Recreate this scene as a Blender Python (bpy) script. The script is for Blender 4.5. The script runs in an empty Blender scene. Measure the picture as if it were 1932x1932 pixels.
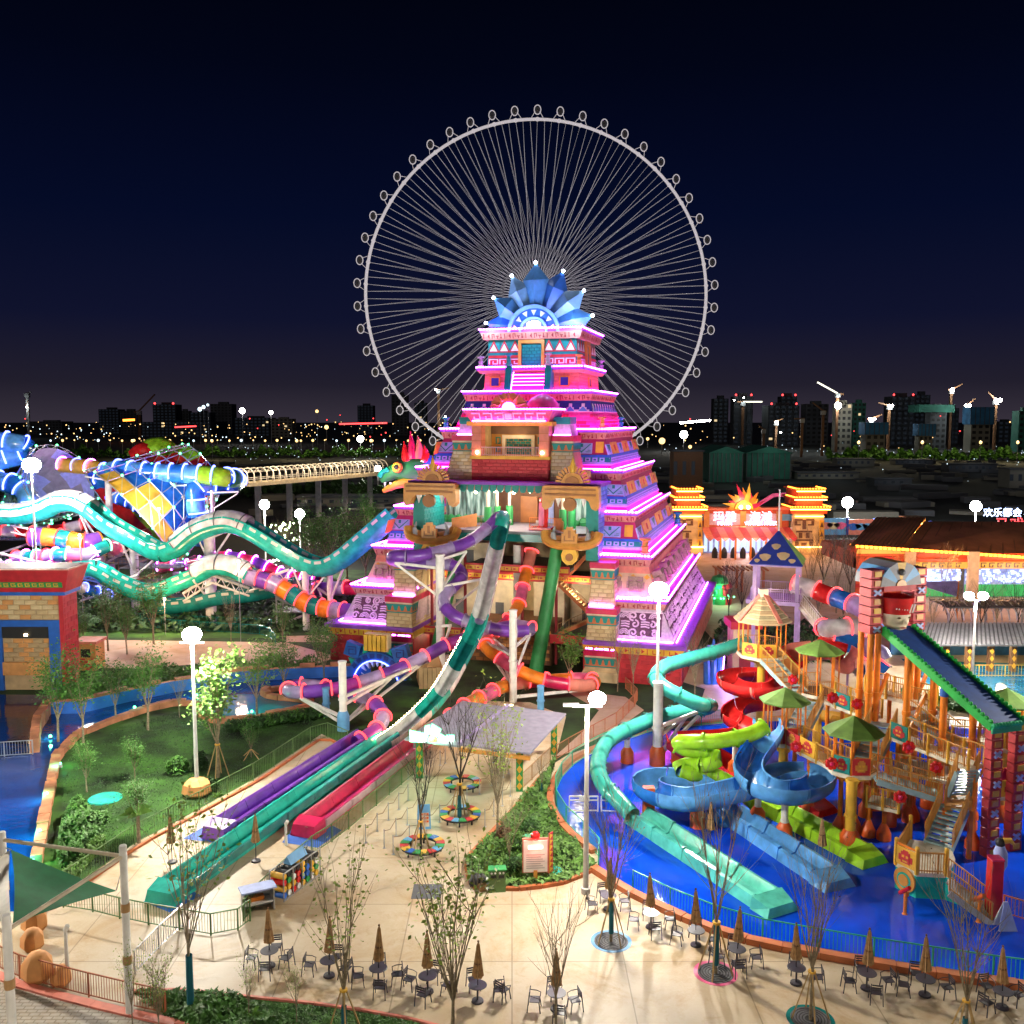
import bpy,math,random
from mathutils import Vector,Matrix
R = math.radians
rnd = random.Random(7)
scn = bpy.context.scene
COL = scn.collection
# ---------------------------------------------------------------- camera, sky, exposure
FOC = 1789.0; PIT = R(5.6); CH = 24.0
cam = bpy.data.objects.new('camera',bpy.data.cameras.new('camera')); COL.objects.link(cam)
cam.location = (0,0,CH); cam.rotation_euler = (R(90) - PIT,0,0)
cam.data.sensor_width = 36; cam.data.lens = 36 * FOC / 1932; cam.data.clip_end = 9000; cam.data.clip_start = .3
scn.camera = cam
W = bpy.data.worlds.new('World'); scn.world = W; W.use_nodes = True
nt = W.node_tree; nt.nodes.clear()
n_out = nt.nodes.new('ShaderNodeOutputWorld'); n_bg = nt.nodes.new('ShaderNodeBackground')
n_tc = nt.nodes.new('ShaderNodeTexCoord'); n_sx = nt.nodes.new('ShaderNodeSeparateXYZ'); n_cr = nt.nodes.new('ShaderNodeValToRGB')
nt.links.new(n_tc.outputs['Generated'],n_sx.inputs[0]); nt.links.new(n_sx.outputs['Z'],n_cr.inputs[0])
nt.links.new(n_cr.outputs[0],n_bg.inputs[0]); nt.links.new(n_bg.outputs[0],n_out.inputs[0])
E_ = n_cr.color_ramp.elements
E_[0].position = 0.0; E_[0].color = (.026,.021,.031,1)
E_[1].position = 1.0; E_[1].color = (.0003,.0005,.0016,1)
for p_,c_ in ((.035,(.0115,.0098,.0185,1)),(.10,(.0038,.0048,.019,1)),(.20,(.0011,.0026,.0145,1)),(.33,(.0005,.0012,.006,1)),(.45,(.0003,.0005,.002,1))):
    e = n_cr.color_ramp.elements.new(p_); e.color = c_
n_bg.inputs[1].default_value = 1.0
sun = bpy.data.lights.new('night_fill','SUN'); sun.energy = .1; sun.angle = R(25); sun.color = (1,.9,.82)  # weak, soft fill lamp added to lift the night shadows
so = bpy.data.objects.new('night_fill',sun); COL.objects.link(so); so.rotation_euler = (R(48),0,R(-14))
scn.view_settings.view_transform = 'Standard'; scn.view_settings.look = 'None'
scn.view_settings.exposure = .42; scn.view_settings.gamma = 1
scn.cycles.max_bounces = 5; scn.cycles.diffuse_bounces = 2; scn.cycles.glossy_bounces = 3; scn.cycles.transparent_max_bounces = 8
scn.cycles.sample_clamp_indirect = 4; scn.cycles.use_denoising = True; scn.cycles.use_light_tree = True
scn.cycles.caustics_reflective = False; scn.cycles.caustics_refractive = False
# ---------------------------------------------------------------- surveying: photo direction -> place
_cp,_sp = math.cos(PIT),math.sin(PIT)
def ray(u,v):
    x = (u - 966) / FOC; y = -(v - 966) / FOC
    return Vector((x,_cp + y * _sp,-_sp + y * _cp))
def g(u,v,z=0.0):
    r = ray(u,v); t = (z - CH) / r.z
    return Vector((r.x * t,r.y * t,z))
def at(u,v,Y):
    r = ray(u,v); t = Y / r.y
    return Vector((r.x * t,Y,CH + r.z * t))
# ---------------------------------------------------------------- materials
M = {}
def mat(name,col,rough=.5,metal=0,noise=(2.0,.12),bump=0,spec=.5,emit=None,es=0,alpha=1,trans=0):
    m = bpy.data.materials.new(name); m.use_nodes = True; t = m.node_tree
    b = t.nodes['Principled BSDF']
    b.inputs['Base Color'].default_value = (*col,1)
    b.inputs['Roughness'].default_value = rough; b.inputs['Metallic'].default_value = metal
    b.inputs['Specular IOR Level'].default_value = spec
    if alpha < 1: b.inputs['Alpha'].default_value = alpha
    if trans: b.inputs['Transmission Weight'].default_value = trans
    if emit is not None:
        b.inputs['Emission Color'].default_value = (*emit,1); b.inputs['Emission Strength'].default_value = es
        noise = None
    if noise:
        tc = t.nodes.new('ShaderNodeTexCoord'); nz = t.nodes.new('ShaderNodeTexNoise')
        nz.inputs['Scale'].default_value = noise[0]; nz.inputs['Detail'].default_value = 5
        t.links.new(tc.outputs['Object'],nz.inputs['Vector'])
        mr = t.nodes.new('ShaderNodeMapRange'); mr.inputs['From Min'].default_value = .3; mr.inputs['From Max'].default_value = .7
        mr.inputs['To Min'].default_value = 1 - noise[1] * 1.6; mr.inputs['To Max'].default_value = 1 + noise[1]
        t.links.new(nz.outputs['Fac'],mr.inputs[0])
        mx = t.nodes.new('ShaderNodeVectorMath'); mx.operation = 'SCALE'
        mx.inputs[0].default_value = col; t.links.new(mr.outputs[0],mx.inputs['Scale'])
        t.links.new(mx.outputs[0],b.inputs['Base Color'])
        if bump:
            bp = t.nodes.new('ShaderNodeBump'); bp.inputs['Strength'].default_value = bump; bp.inputs['Distance'].default_value = .1
            t.links.new(nz.outputs['Fac'],bp.inputs['Height']); t.links.new(bp.outputs[0],b.inputs['Normal'])
    M[name] = m; return m
def glow(name,col,s): return mat(name,(0,0,0),emit=col,es=s)
for a in [('red',(.52,.025,.035),.5),('darkred',(.28,.02,.03),.6),('crimson',(.6,.015,.09),.3),('pink',(.75,.12,.28),.35),('salmon',(.72,.22,.16),.6),('yellow',(.75,.42,.04),.5),
          ('gold',(.62,.27,.05),.4),('golddark',(.35,.13,.03),.5),('teal',(.0,.22,.2),.5),('tealdark',(.0,.1,.1),.5),('green',(.03,.3,.08),.5),('lime',(.3,.62,.03),.25),
          ('blue',(.02,.12,.5),.5),('lightblue',(.12,.34,.62),.5),('navy',(.02,.04,.28),.5),('sand',(.56,.40,.21),.8),('sand2',(.66,.5,.28),.8),('sand3',(.47,.32,.17),.8),('cream',(.68,.58,.42),.7),
          ('stone',(.34,.3,.27),.8),('white',(.78,.76,.72),.5),('offwhite',(.7,.66,.55),.55),('purple',(.17,.05,.38),.28),('purplel',(.36,.28,.52),.3),('purpled',(.06,.02,.16),.3),
          ('orange',(.8,.22,.02),.3),('orangered',(.75,.12,.02),.35),('black',(.015,.015,.017),.6),('grey',(.3,.3,.32),.6),('greyd',(.1,.1,.11),.6),('brown',(.16,.07,.03),.7),
          ('slideteal',(.02,.42,.34),.22),('slidetealdark',(.01,.2,.19),.25),('slidemint',(.1,.56,.44),.22),('slideblue',(.02,.16,.58),.22),('slidered',(.62,.02,.02),.22),('slidewhite',(.72,.7,.68),.22),
          ('slideorange',(.8,.2,.02),.22),('slidelime',(.36,.7,.03),.22),('slidesky',(.12,.38,.78),.22),('crystal',(.1,.3,.72),.35),('crystal2',(.24,.45,.8),.35),('crystald',(.04,.15,.58),.35),
          ('lblock',(.66,.3,.1),.75),('terracotta',(.55,.16,.06),.6),('woodtan',(.42,.24,.1),.7),('steel',(.5,.5,.52),.35)]:
    mat(*a,noise=(1.1,.22) if a[0].startswith('slide') or a[0] in ('purple','crimson','orange','pink','purplel') else (1.5,.12))
M['steel'].node_tree.nodes['Principled BSDF'].inputs['Metallic'].default_value = .6
glow('neonpink',(.85,.1,1),24); glow('neonhot',(1,.04,.5),40); glow('neonwhite',(1,.8,1),14); glow('neonred',(1,.06,.07),2.6); glow('neonblue',(.12,.16,1),7)
glow('neonorange',(1,.22,.02),7); glow('neongold',(1,.5,.1),12); glow('neonviolet',(.6,.16,1),22); glow('neongreen',(.1,1,.35),8); glow('lampwhite',(1,.96,.88),60)
glow('bulb',(1,.75,.4),25); glow('crystallight',(.75,.85,1),25)
# ---------------------------------------------------------------- mesh builder
JOINED = set('glyph_band light_strip red_pattern white_pattern blue_triangle_pattern stepped_zigzag blue_band teal_band white_trim lilac_panel yellow_panel red_mark tooth_pattern diamond_pattern carved_relief balusters railing stair_rail foot_light frieze_meander meander_mark scallop_trim fern_bank column_joint rim_joint crest_mark window_surround door_surround fence_bars rivets rungs lattice mesh_net light_dots lit_window stair_stringer bracket leaf_scatter jaw_ridge'.split())
class MB:
    def __init__(s): s.v = []; s.f = []
    def add(s,v,f):
        n = len(s.v); s.v += [tuple(p) for p in v]; s.f += [tuple(i + n for i in q) for q in f]; return s
    def hexa(s,p):
        return s.add(p,[(0,3,2,1),(4,5,6,7),(0,1,5,4),(1,2,6,5),(2,3,7,6),(3,0,4,7)])
    def box(s,x0,x1,y0,y1,z0,z1):
        return s.hexa([(x0,y0,z0),(x1,y0,z0),(x1,y1,z0),(x0,y1,z0),(x0,y0,z1),(x1,y0,z1),(x1,y1,z1),(x0,y1,z1)])
    def cbox(s,c,d,rz=0,ry=0):
        m = Matrix.Translation(c) @ Matrix.Rotation(rz,4,'Z') @ Matrix.Rotation(ry,4,'Y'); a,b,h = d[0] / 2,d[1] / 2,d[2] / 2
        return s.hexa([m @ Vector(q) for q in ((-a,-b,-h),(a,-b,-h),(a,b,-h),(-a,b,-h),(-a,-b,h),(a,-b,h),(a,b,h),(-a,b,h))])
    def bar(s,p,q,w,h=None):
        p = Vector(p); q = Vector(q); h = h or w; d = (q - p)
        if d.length < 1e-6: return s
        d.normalize(); up = Vector((0,0,1)) if abs(d.z) < .95 else Vector((0,1,0))
        a = d.cross(up).normalized() * w / 2; b = a.cross(d).normalized() * h / 2
        return s.hexa([p - a - b,p + a - b,p + a + b,p - a + b,q - a - b,q + a - b,q + a + b,q - a + b])
    def tube(s,pts,r,n=8,cap=True,a0=0,a1=2 * math.pi,th=0,up=(0,0,1),closed=False):
        """sweep a round (or part-round, when a1-a0 < 2 pi) section along pts"""
        pts = [Vector(p) for p in pts]; m = len(pts); full = a1 - a0 > 6.28
        k = n if full else n + 1; base = len(s.v); prev = None
        for i,p in enumerate(pts):
            if closed: t = pts[(i + 1) % m] - pts[i - 1]
            else: t = pts[min(i + 1,m - 1)] - pts[max(i - 1,0)]
            t.normalize(); u = Vector(up)
            if abs(t.dot(u)) > .97: u = prev if prev is not None else Vector((0,1,0))
            x = t.cross(u).normalized(); z = x.cross(t).normalized(); prev = z
            rr = r[i] if isinstance(r,(list,tuple)) else r
            for w in ((0,) if not th else (0,th)):
                for j in range(k):
                    a = a0 + (a1 - a0) * j / n
                    s.v.append(tuple(p + (x * math.cos(a) + z * math.sin(a)) * (rr + w)))
        L = k * (2 if th else 1)
        for i in range(m if closed else m - 1):
            i2 = (i + 1) % m
            for j in range(n):
                j2 = (j + 1) % k
                A = base + i * L; B = base + i2 * L
                s.f.append((A + j,A + j2,B + j2,B + j))
                if th: s.f.append((A + k + j,B + k + j,B + k + j2,A + k + j2))
            if th and not full:
                A = base + i * L; B = base + i2 * L
                s.f.append((A,B,B + k,A + k)); s.f.append((A + n,A + k + n,B + k + n,B + n))
        if cap and full and not th and not closed:
            s.f.append(tuple(base + j for j in range(k))[::-1]); s.f.append(tuple(base + (m - 1) * L + j for j in range(k)))
        return s
    def lathe(s,prof,n=16,o=(0,0,0),cap=True,a0=0,a1=2 * math.pi):
        o = Vector(o); base = len(s.v); full = a1 - a0 > 6.28; k = n if full else n + 1
        for r,z in prof:
            for j in range(k):
                a = a0 + (a1 - a0) * j / n; s.v.append((o.x + r * math.cos(a),o.y + r * math.sin(a),o.z + z))
        for i in range(len(prof) - 1):
            for j in range(n):
                j2 = (j + 1) % k; s.f.append((base + i * k + j,base + i * k + j2,base + i * k + k + j2,base + i * k + k + j))
        if cap and full:
            s.f.append(tuple(base + j for j in range(n))[::-1]); s.f.append(tuple(base + (len(prof) - 1) * k + j for j in range(n)))
        return s
    def ball(s,c,r,n=8,m=5,sc=(1,1,1)):
        return s.lathe([(max(1e-3,r * math.sin(math.pi * i / m)) * sc[0],-r * math.cos(math.pi * i / m) * sc[2]) for i in range(m + 1)],n,c)
    def prism(s,poly,z0,z1,top=None):
        n = len(poly); top = top or poly
        return s.add([(p[0],p[1],z0) for p in poly] + [(p[0],p[1],z1) for p in top],
                     [tuple(range(n))[::-1],tuple(range(n,2 * n))] + [(i,(i + 1) % n,n + (i + 1) % n,n + i) for i in range(n)])
    def ext(s,fr,poly,d0,d1):
        n = len(poly)
        return s.add([fr(p[0],p[1],d0) for p in poly] + [fr(p[0],p[1],d1) for p in poly],
                     [tuple(range(n))[::-1],tuple(range(n,2 * n))] + [(i,(i + 1) % n,n + (i + 1) % n,n + i) for i in range(n)])
    def rect(s,fr,x0,x1,y0,y1,d0,d1): return s.ext(fr,[(x0,y0),(x1,y0),(x1,y1),(x0,y1)],d0,d1)
    def build(s,name,m,parent=None,smooth=False,kind=None):
        me = bpy.data.meshes.new(name); me.from_pydata(s.v,[],s.f); me.materials.append(M[m] if isinstance(m,str) else m)
        if smooth:
            me.polygons.foreach_set('use_smooth',[True] * len(me.polygons)); me.update()
            try: me.set_sharp_from_angle(angle=R(40))
            except Exception: pass
        o = bpy.data.objects.new(name,me); COL.objects.link(o); o.parent = parent
        if kind: o['kind'] = kind
        elif name in JOINED: o['kind'] = 'stuff'
        return o
class Fr:
    """a flat frame: x along, y up the face, d outward"""
    def __init__(s,o,ux,uy):
        s.o = Vector(o); s.x = Vector(ux).normalized(); s.y = Vector(uy).normalized(); s.n = s.x.cross(s.y).normalized()
    def __call__(s,x,y,d=0): return s.o + s.x * x + s.y * y + s.n * d
    def mat(s,x,y,d=0):
        m = Matrix((s.x,s.n * -1,s.y)).transposed().to_4x4(); m.translation = s(x,y,d); return m
def tag(o,label,cat,group=None,kind=None):
    o['label'] = label; o['category'] = cat
    if group: o['group'] = group
    if kind: o['kind'] = kind
    return o
def thing(name,label,cat,group=None,loc=(0,0,0),rz=0):
    o = bpy.data.objects.new(name,None); COL.objects.link(o); o.location = loc; o.rotation_euler = (0,0,rz)
    o.empty_display_size = .3
    return tag(o,label,cat,group)
KIDS = {}
def kids(o):
    return [c for c in o.children]
def dup(root,loc=None,rz=None,label=None,group=None,sc=None):
    r = root.copy(); COL.objects.link(r)
    if loc is not None: r.location = loc
    if rz is not None: r.rotation_euler = (0,0,rz)
    if label: r['label'] = label
    if group: r['group'] = group
    if sc: r.scale = (sc,sc,sc)
    for ch in root.children:
        c = ch.copy(); COL.objects.link(c); c.parent = r
        for q in ch.children:
            d = q.copy(); COL.objects.link(d); d.parent = c
    return r
def inst(name,me,parent,mtx=None,kind=None):
    o = bpy.data.objects.new(name,me); COL.objects.link(o); o.parent = parent
    if mtx is not None: o.matrix_local = mtx
    return o
def pointlight(loc,power,col=(1,.93,.8),rad=.3,name='lamp_light',parent=None):
    l = bpy.data.lights.new(name,'POINT'); l.energy = power; l.color = col; l.shadow_soft_size = rad
    o = bpy.data.objects.new(name,l); COL.objects.link(o); o.location = loc; o.parent = parent; return o
_BR = {}
def brickmesh(w,h,d,m):
    k = (round(w,3),round(h,3),round(d,3),m)
    if k not in _BR:
        b = MB(); e = .12 * min(h,w)
        a,c = w / 2,h / 2
        b.add([(-a,0,-c),(a,0,-c),(a,0,c),(-a,0,c),(-a + e,-d,-c + e),(a - e,-d,-c + e),(a - e,-d,c - e),(-a + e,-d,c - e)],
              [(4,5,6,7),(0,1,5,4),(1,2,6,5),(2,3,7,6),(3,0,4,7)])
        me = bpy.data.meshes.new('brick'); me.from_pydata(b.v,[],b.f); me.materials.append(M[m]); _BR[k] = me
    return _BR[k]
def bricks(parent,fr,x0,x1,y0,y1,bw,bh,mats,gap=.04,d=.06,xf=None,name='brick',cap=300,stuffname='brick_wall_field'):
    """running-bond bricks on a face; xf(y) gives the two ends at that height"""
    rows = max(1,round((y1 - y0) / bh)); bh = (y1 - y0) / rows; n = 0
    for r in range(rows):
        ya = y0 + r * bh; yc = ya + bh / 2; a,b = (xf(yc) if xf else (x0,x1))
        x = a - (bw / 2 if r % 2 else 0)
        while x < b - .05:
            xa,xb = max(x,a),min(x + bw,b); x += bw
            if xb - xa < bw * .18 or n >= cap: continue
            w = round((xb - xa - gap) / .05) * .05
            inst(name,brickmesh(w,bh - gap,d,rnd.choice(mats)),parent,fr.mat((xa + xb) / 2,yc,rnd.uniform(-.012,.01))); n += 1
    return n
def spline(pts,n=8):
    """Catmull-Rom through pts"""
    P = [Vector(p) for p in pts]; P = [P[0] * 2 - P[1]] + P + [P[-1] * 2 - P[-2]]; out = []
    for i in range(1,len(P) - 2):
        a,b,c,d = P[i - 1:i + 3]
        for k in range(n):
            t = k / n
            out.append(.5 * ((2 * b) + (c - a) * t + (2 * a - 5 * b + 4 * c - d) * t * t + (3 * b - a - 3 * c + d) * t ** 3))
    out.append(P[-2]); return out
def resample(pts,step):
    out = [pts[0]]; acc = 0
    for a,b in zip(pts,pts[1:]):
        L = (b - a).length
        if L < 1e-9: continue
        while acc + L >= step:
            t = (step - acc) / L; a = a + (b - a) * t; out.append(a.copy()); L = (b - a).length; acc = 0
            if L < 1e-9: break
        acc += L
    if (out[-1] - pts[-1]).length > step * .3: out.append(pts[-1])
    return out
def text(name,body,fr_m,size,m,parent,ext=.02,align='CENTER'):
    cu = bpy.data.curves.new(name,'FONT'); cu.body = body; cu.size = size; cu.extrude = ext; cu.align_x = align; cu.align_y = 'CENTER'
    cu.materials.append(M[m]); cu.resolution_u = 2
    tmp = bpy.data.objects.new(name,cu); COL.objects.link(tmp); bpy.context.view_layer.update()
    me = bpy.data.meshes.new_from_object(tmp.evaluated_get(bpy.context.evaluated_depsgraph_get())); bpy.data.objects.remove(tmp)
    o = bpy.data.objects.new(name,me); COL.objects.link(o); o.parent = parent; o['kind'] = 'stuff'
    o.matrix_local = fr_m; return o
def wallm(p,ang=0):
    """upright text matrix at p, facing -Y turned by ang about Z"""
    return Matrix.Translation(p) @ Matrix.Rotation(ang,4,'Z') @ Matrix.Rotation(R(90),4,'X')
# ================================================================ the stepped pyramid
PC = Vector((3.43,104.89,0)); PA = -R(16.4)
pyr = thing('pyramid_temple','towering stepped pyramid in painted Mayan style with pink neon on every ledge','temple',None,PC,PA)
ROT = [Matrix.Rotation(R(90) * k,4,'Z') for k in range(4)]
def side(k,w0,z0,w1,z1):
    m = ROT[k]; o = m @ Vector((0,-w0,z0)); return Fr(o,m @ Vector((1,0,0)),m @ Vector((0,w0 - w1,z1 - z0)))
def frust(w0,z0,w1,z1,notch=None,y1=None):
    """square frustum, or a U in plan when notch=(half width, back y)"""
    def pl(w):
        if not notch: return [(-w,-w),(w,-w),(w,w),(-w,w)]
        a,b = notch
        return [(-w,-w),(-a,-w),(-a,b),(a,b),(a,-w),(w,-w),(w,w),(-w,w)]
    return MB().prism(pl(w0),z0,z1,pl(w1))
def ledge(w,z,th,m='salmon',notch=None,glyph=True,neon='neonpink',band='corniceband'):
    frust(w - .25,z - th,w,z - .28,notch).build('cornice',band,pyr)
    frust(w + .05,z - .28,w + .05,z,notch).build('ledge','violetledge',pyr)
    b = MB(); gy = MB()
    for k in (0,1,3):
        fr = side(k,w + .05,z,w + .05,z + 1)
        x = -w
        while x < w:
            if not (notch and k == 0 and abs(x) < notch[0]): b.rect(fr,x,x + .2,.0,.13,-.02,.1)
            x += .32
        if glyph and k != 3:
            fg = side(k,w - .25,z - th,w,z - .28); x = -w + .3; i = 0
            while x < w - .5:
                if not (notch and k == 0 and abs(x + .2) < notch[0] + .4):
                    t_ = i % 5; h = th - .28
                    if t_ == 0: gy.rect(fg,x,x + .08,.1,h - .1,0,.03)
                    elif t_ == 1: gy.ext(fg,[(x,h / 2),(x + .22,h - .1),(x + .22,.1)],0,.03)
                    elif t_ == 2:
                        gy.rect(fg,x,x + .3,h - .18,h - .1,0,.03); gy.rect(fg,x,x + .08,.1,h - .19,0,.03); gy.rect(fg,x + .22,x + .3,.22,h - .19,0,.03)
                    elif t_ == 3: gy.rect(fg,x,x + .32,h / 2 - .04,h / 2 + .04,0,.03); gy.rect(fg,x + .1,x + .2,.1,h / 2 - .05,0,.03)
                    else: gy.rect(fg,x,x + .18,.12,.3,0,.03); gy.rect(fg,x + .05,x + .13,.32,h - .1,0,.03)
                x += .46; i += 1
    b.build('light_strip',neon,pyr)
    if gy.v: gy.build('glyph_band','darkred',pyr)
def footstrip(w,z,notch=None,m='neonhot'):
    b = MB()
    for k in (0,1,3):
        fr = side(k,w,z,w,z + 1)
        if notch and k == 0:
            b.rect(fr,-w,-notch[0] - .1,.05,.14,.22,.32); b.rect(fr,notch[0] + .1,w,.05,.14,.22,.32)
        else: b.rect(fr,-w,w,.05,.14,.22,.32)
    b.build('foot_light',m,pyr)
mat('violetledge',(.25,.06,.5),.6); mat('corniceband',(.55,.25,.16),.7,noise=(3,.15)); mat('pinkwall',(.75,.06,.3),.6,noise=(3,.15)); mat('coral',(.78,.25,.17),.65,noise=(3,.18))
mat('magentawall',(.5,.015,.14),.6); mat('lilacstone',(.62,.45,.58),.75,noise=(4,.15)); mat('lilac',(.36,.44,.78),.6); mat('tealbrick',(.0,.2,.17),.6); mat('duskbrick',(.02,.1,.24),.6)
# --- top storey
frust(4.9,29.35,4.75,32.3).build('top_storey_wall','tealpaint' if 'tealpaint' in M else 'teal',pyr)
ledge(5.45,33.3,1.0)
frust(5.2,33.302,5.2,33.34).build('roof','navy',pyr)
for k in (0,1):
    fr = side(k,4.9,29.35,4.75,32.3)
    rd = MB(); wt = MB(); bl = MB(); st = MB()
    for sgn in (-1,1):
        a0,a1 = (1.25,4.75)
        xs = lambda x: x * sgn
        def rr(mb,x0,x1,y0,y1,d): mb.rect(fr,min(xs(x0),xs(x1)),max(xs(x0),xs(x1)),y0,y1,0,d)
        rr(rd,a0,a1,1.05,1.32,.05); rr(rd,a0,a1,1.62,1.72,.05); rr(bl,a0,a1,.0,.3,.05); rr(rd,a0,a1,.32,.98,.04)
        n = 3; s_ = (a1 - a0) / n
        for i in range(n):
            c = a0 + (i + .5) * s_
            rd.ext(fr,[(xs(c) - s_ / 2,1.73),(xs(c) + s_ / 2,1.73),(xs(c),2.9)],0,.05)
            wt.ext(fr,[(xs(c) - s_ * .36,1.76),(xs(c) + s_ * .36,1.76),(xs(c),2.5)],.05,.1)
        n = 3; s_ = (a1 - a0) / n
        for i in range(n):
            c = xs(a0 + (i + .5) * s_); h = s_ * .44
            for q in ((-h,h,.86,.95),(-h,-h + .12,.4,.85),(h - .12,h,.5,.85),(-.1,h,.4,.5),(-.1,.02,.51,.72)):
                wt.rect(fr,c + q[0],c + q[1],q[2],q[3],.04,.09)
    rd.build('red_pattern','red',pyr); wt.build('white_pattern','white',pyr); bl.build('blue_band','lightblue',pyr)
    dw = 1.1 if k == 0 else .7
    b = MB(); b.rect(fr,-dw - .3,-dw,0,2.9,0,.3); b.rect(fr,dw,dw + .3,0,2.9,0,.3); b.rect(fr,-dw,dw,2.5,2.9,0,.3)
    b.build('door_surround','gold',pyr)
    MB().rect(fr,-dw,dw,.02,2.48,.01,.06).build('door_panel','tealdark',pyr)
    bricks(pyr,Fr(fr(0,0,.06),fr.x,fr.y),-dw + .05,dw - .05,.1,2.4,.55,.33,['tealbrick','teal'],d=.04)
# --- second storey
ledge(5.75,29.35,.55,glyph=False)
frust(5.15,26.85,5.05,28.8).build('second_storey_wall','coral',pyr)
footstrip(5.15,26.85)
for k in (0,1):
    fr = side(k,5.15,26.85,5.05,28.8)
    bricks(pyr,fr,-5.1,-2.5 if k == 0 else 5.1,.1,1.9,.85,.38,['coral','salmon'],d=.035)
    if k == 0: bricks(pyr,fr,2.5,5.1,.1,1.9,.85,.38,['coral','salmon'],d=.035)
    for x in ((-3.9,3.6) if k == 0 else (0,)):
        b = MB(); q = .42
        b.rect(fr,x - q - .13,x - q,.5,1.6,0,.18); b.rect(fr,x + q,x + q + .13,.5,1.6,0,.18); b.rect(fr,x - q,x + q,1.47,1.6,0,.18); b.rect(fr,x - q,x + q,.5,.62,0,.18)
        w_ = b.build('window','yellow',pyr); MB().rect(fr,x - q,x + q,.62,1.47,.06,.1).build('pane','navy',w_)
# stair with neon treads
for i in range(7):
    z = 27.0 + i * .36; y = -6.5 + i * .2
    MB().box(-1.75,1.75,y,-5.0,z,z + .35).build('step','pinkwall',pyr)
    if i: MB().box(-1.7,1.7,y - .06,y - .01,z + .1,z + .17).build('tread_light','neonhot',pyr)
for s_ in (-1,1):
    x0,x1 = sorted((s_ * 1.78,s_ * 2.45)); MB().add([(x0,-6.9,26.82),(x1,-6.9,26.82),(x1,-5.0,26.82),(x0,-5.0,26.82),(x0,-6.1,29.5),(x1,-6.1,29.5),(x1,-5.0,29.5),(x0,-5.0,29.5)],[(0,3,2,1),(4,5,6,7),(0,1,5,4),(1,2,6,5),(2,3,7,6),(3,0,4,7)]).build('stair_wall','teal',pyr)
    MB().bar((s_ * 1.76,-6.62,26.95),(s_ * 1.76,-5.3,29.3),.08).build('stair_light','neonviolet',pyr)
def totem(x,y,z,s=1.0):
    MB().lathe([(.32 * s,0),(.36 * s,.25 * s),(.24 * s,.3 * s),(.24 * s,.6 * s),(.32 * s,.65 * s),(.2 * s,.7 * s),(.2 * s,1.0 * s),(.4 * s,1.1 * s),(.4 * s,1.25 * s)],8,(x,y,z)).build('totem',rnd.choice(['teal','gold','grey']),pyr)
for x,y,z in ((-2.1,-6.2,29.5),(2.1,-6.2,29.5),(-5.4,-5.4,29.36),(5.2,-5.4,29.36),(5.4,5.2,29.36),(-8.3,-8.3,22.96),(8.2,-8.2,22.96),(8.3,2,22.96),(13.4,-13.4,11.22),(13.4,12.9,11.22)): totem(x,y,z,1.0 if z > 20 else 1.35)
# --- third storey: stepped zigzag on blue, hot pink wall below
ledge(6.9,26.82,.95)
frust(6.95,24.7,6.6,25.9).build('zigzag_wall','navy',pyr)
frust(7.6,22.95,6.95,24.7).build('pink_wall','pinkwall',pyr)
footstrip(7.6,22.95)
for k in (0,1):
    fr = side(k,6.95,24.7,6.6,25.9); wz = MB(); tr = MB(); n = 10; s_ = 13.2 / n
    for i in range(n):
        c = -6.6 + (i + .5) * s_; h = s_ / 2
        wz.ext(fr,[(c - h,.08),(c - h,.25),(c - h * .55,.25),(c - h * .55,.5),(c - h * .25,.5),(c - h * .25,.9),(c + h * .25,.9),(c + h * .25,.5),(c + h * .55,.5),(c + h * .55,.25),(c + h,.25),(c + h,.08),(c,.7)][:12] + [],0,.05)
        tr.ext(fr,[(c - h * .7,.1),(c + h * .7,.1),(c,.6)],.05,.1)
    wz.rect(fr,-6.9,6.9,.0,.07,0,.06)
    wz.build('stepped_zigzag','white',pyr); tr.build('blue_triangle_pattern','lightblue',pyr)
    fr = side(k,7.6,22.95,6.95,24.7)
    bricks(pyr,fr,-7,7,.12,1.7,1.1,.4,['pinkwall','crimson'],d=.03,cap=90,xf=lambda y: (-7.6 + .37 * y,7.6 - .37 * y))
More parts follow.
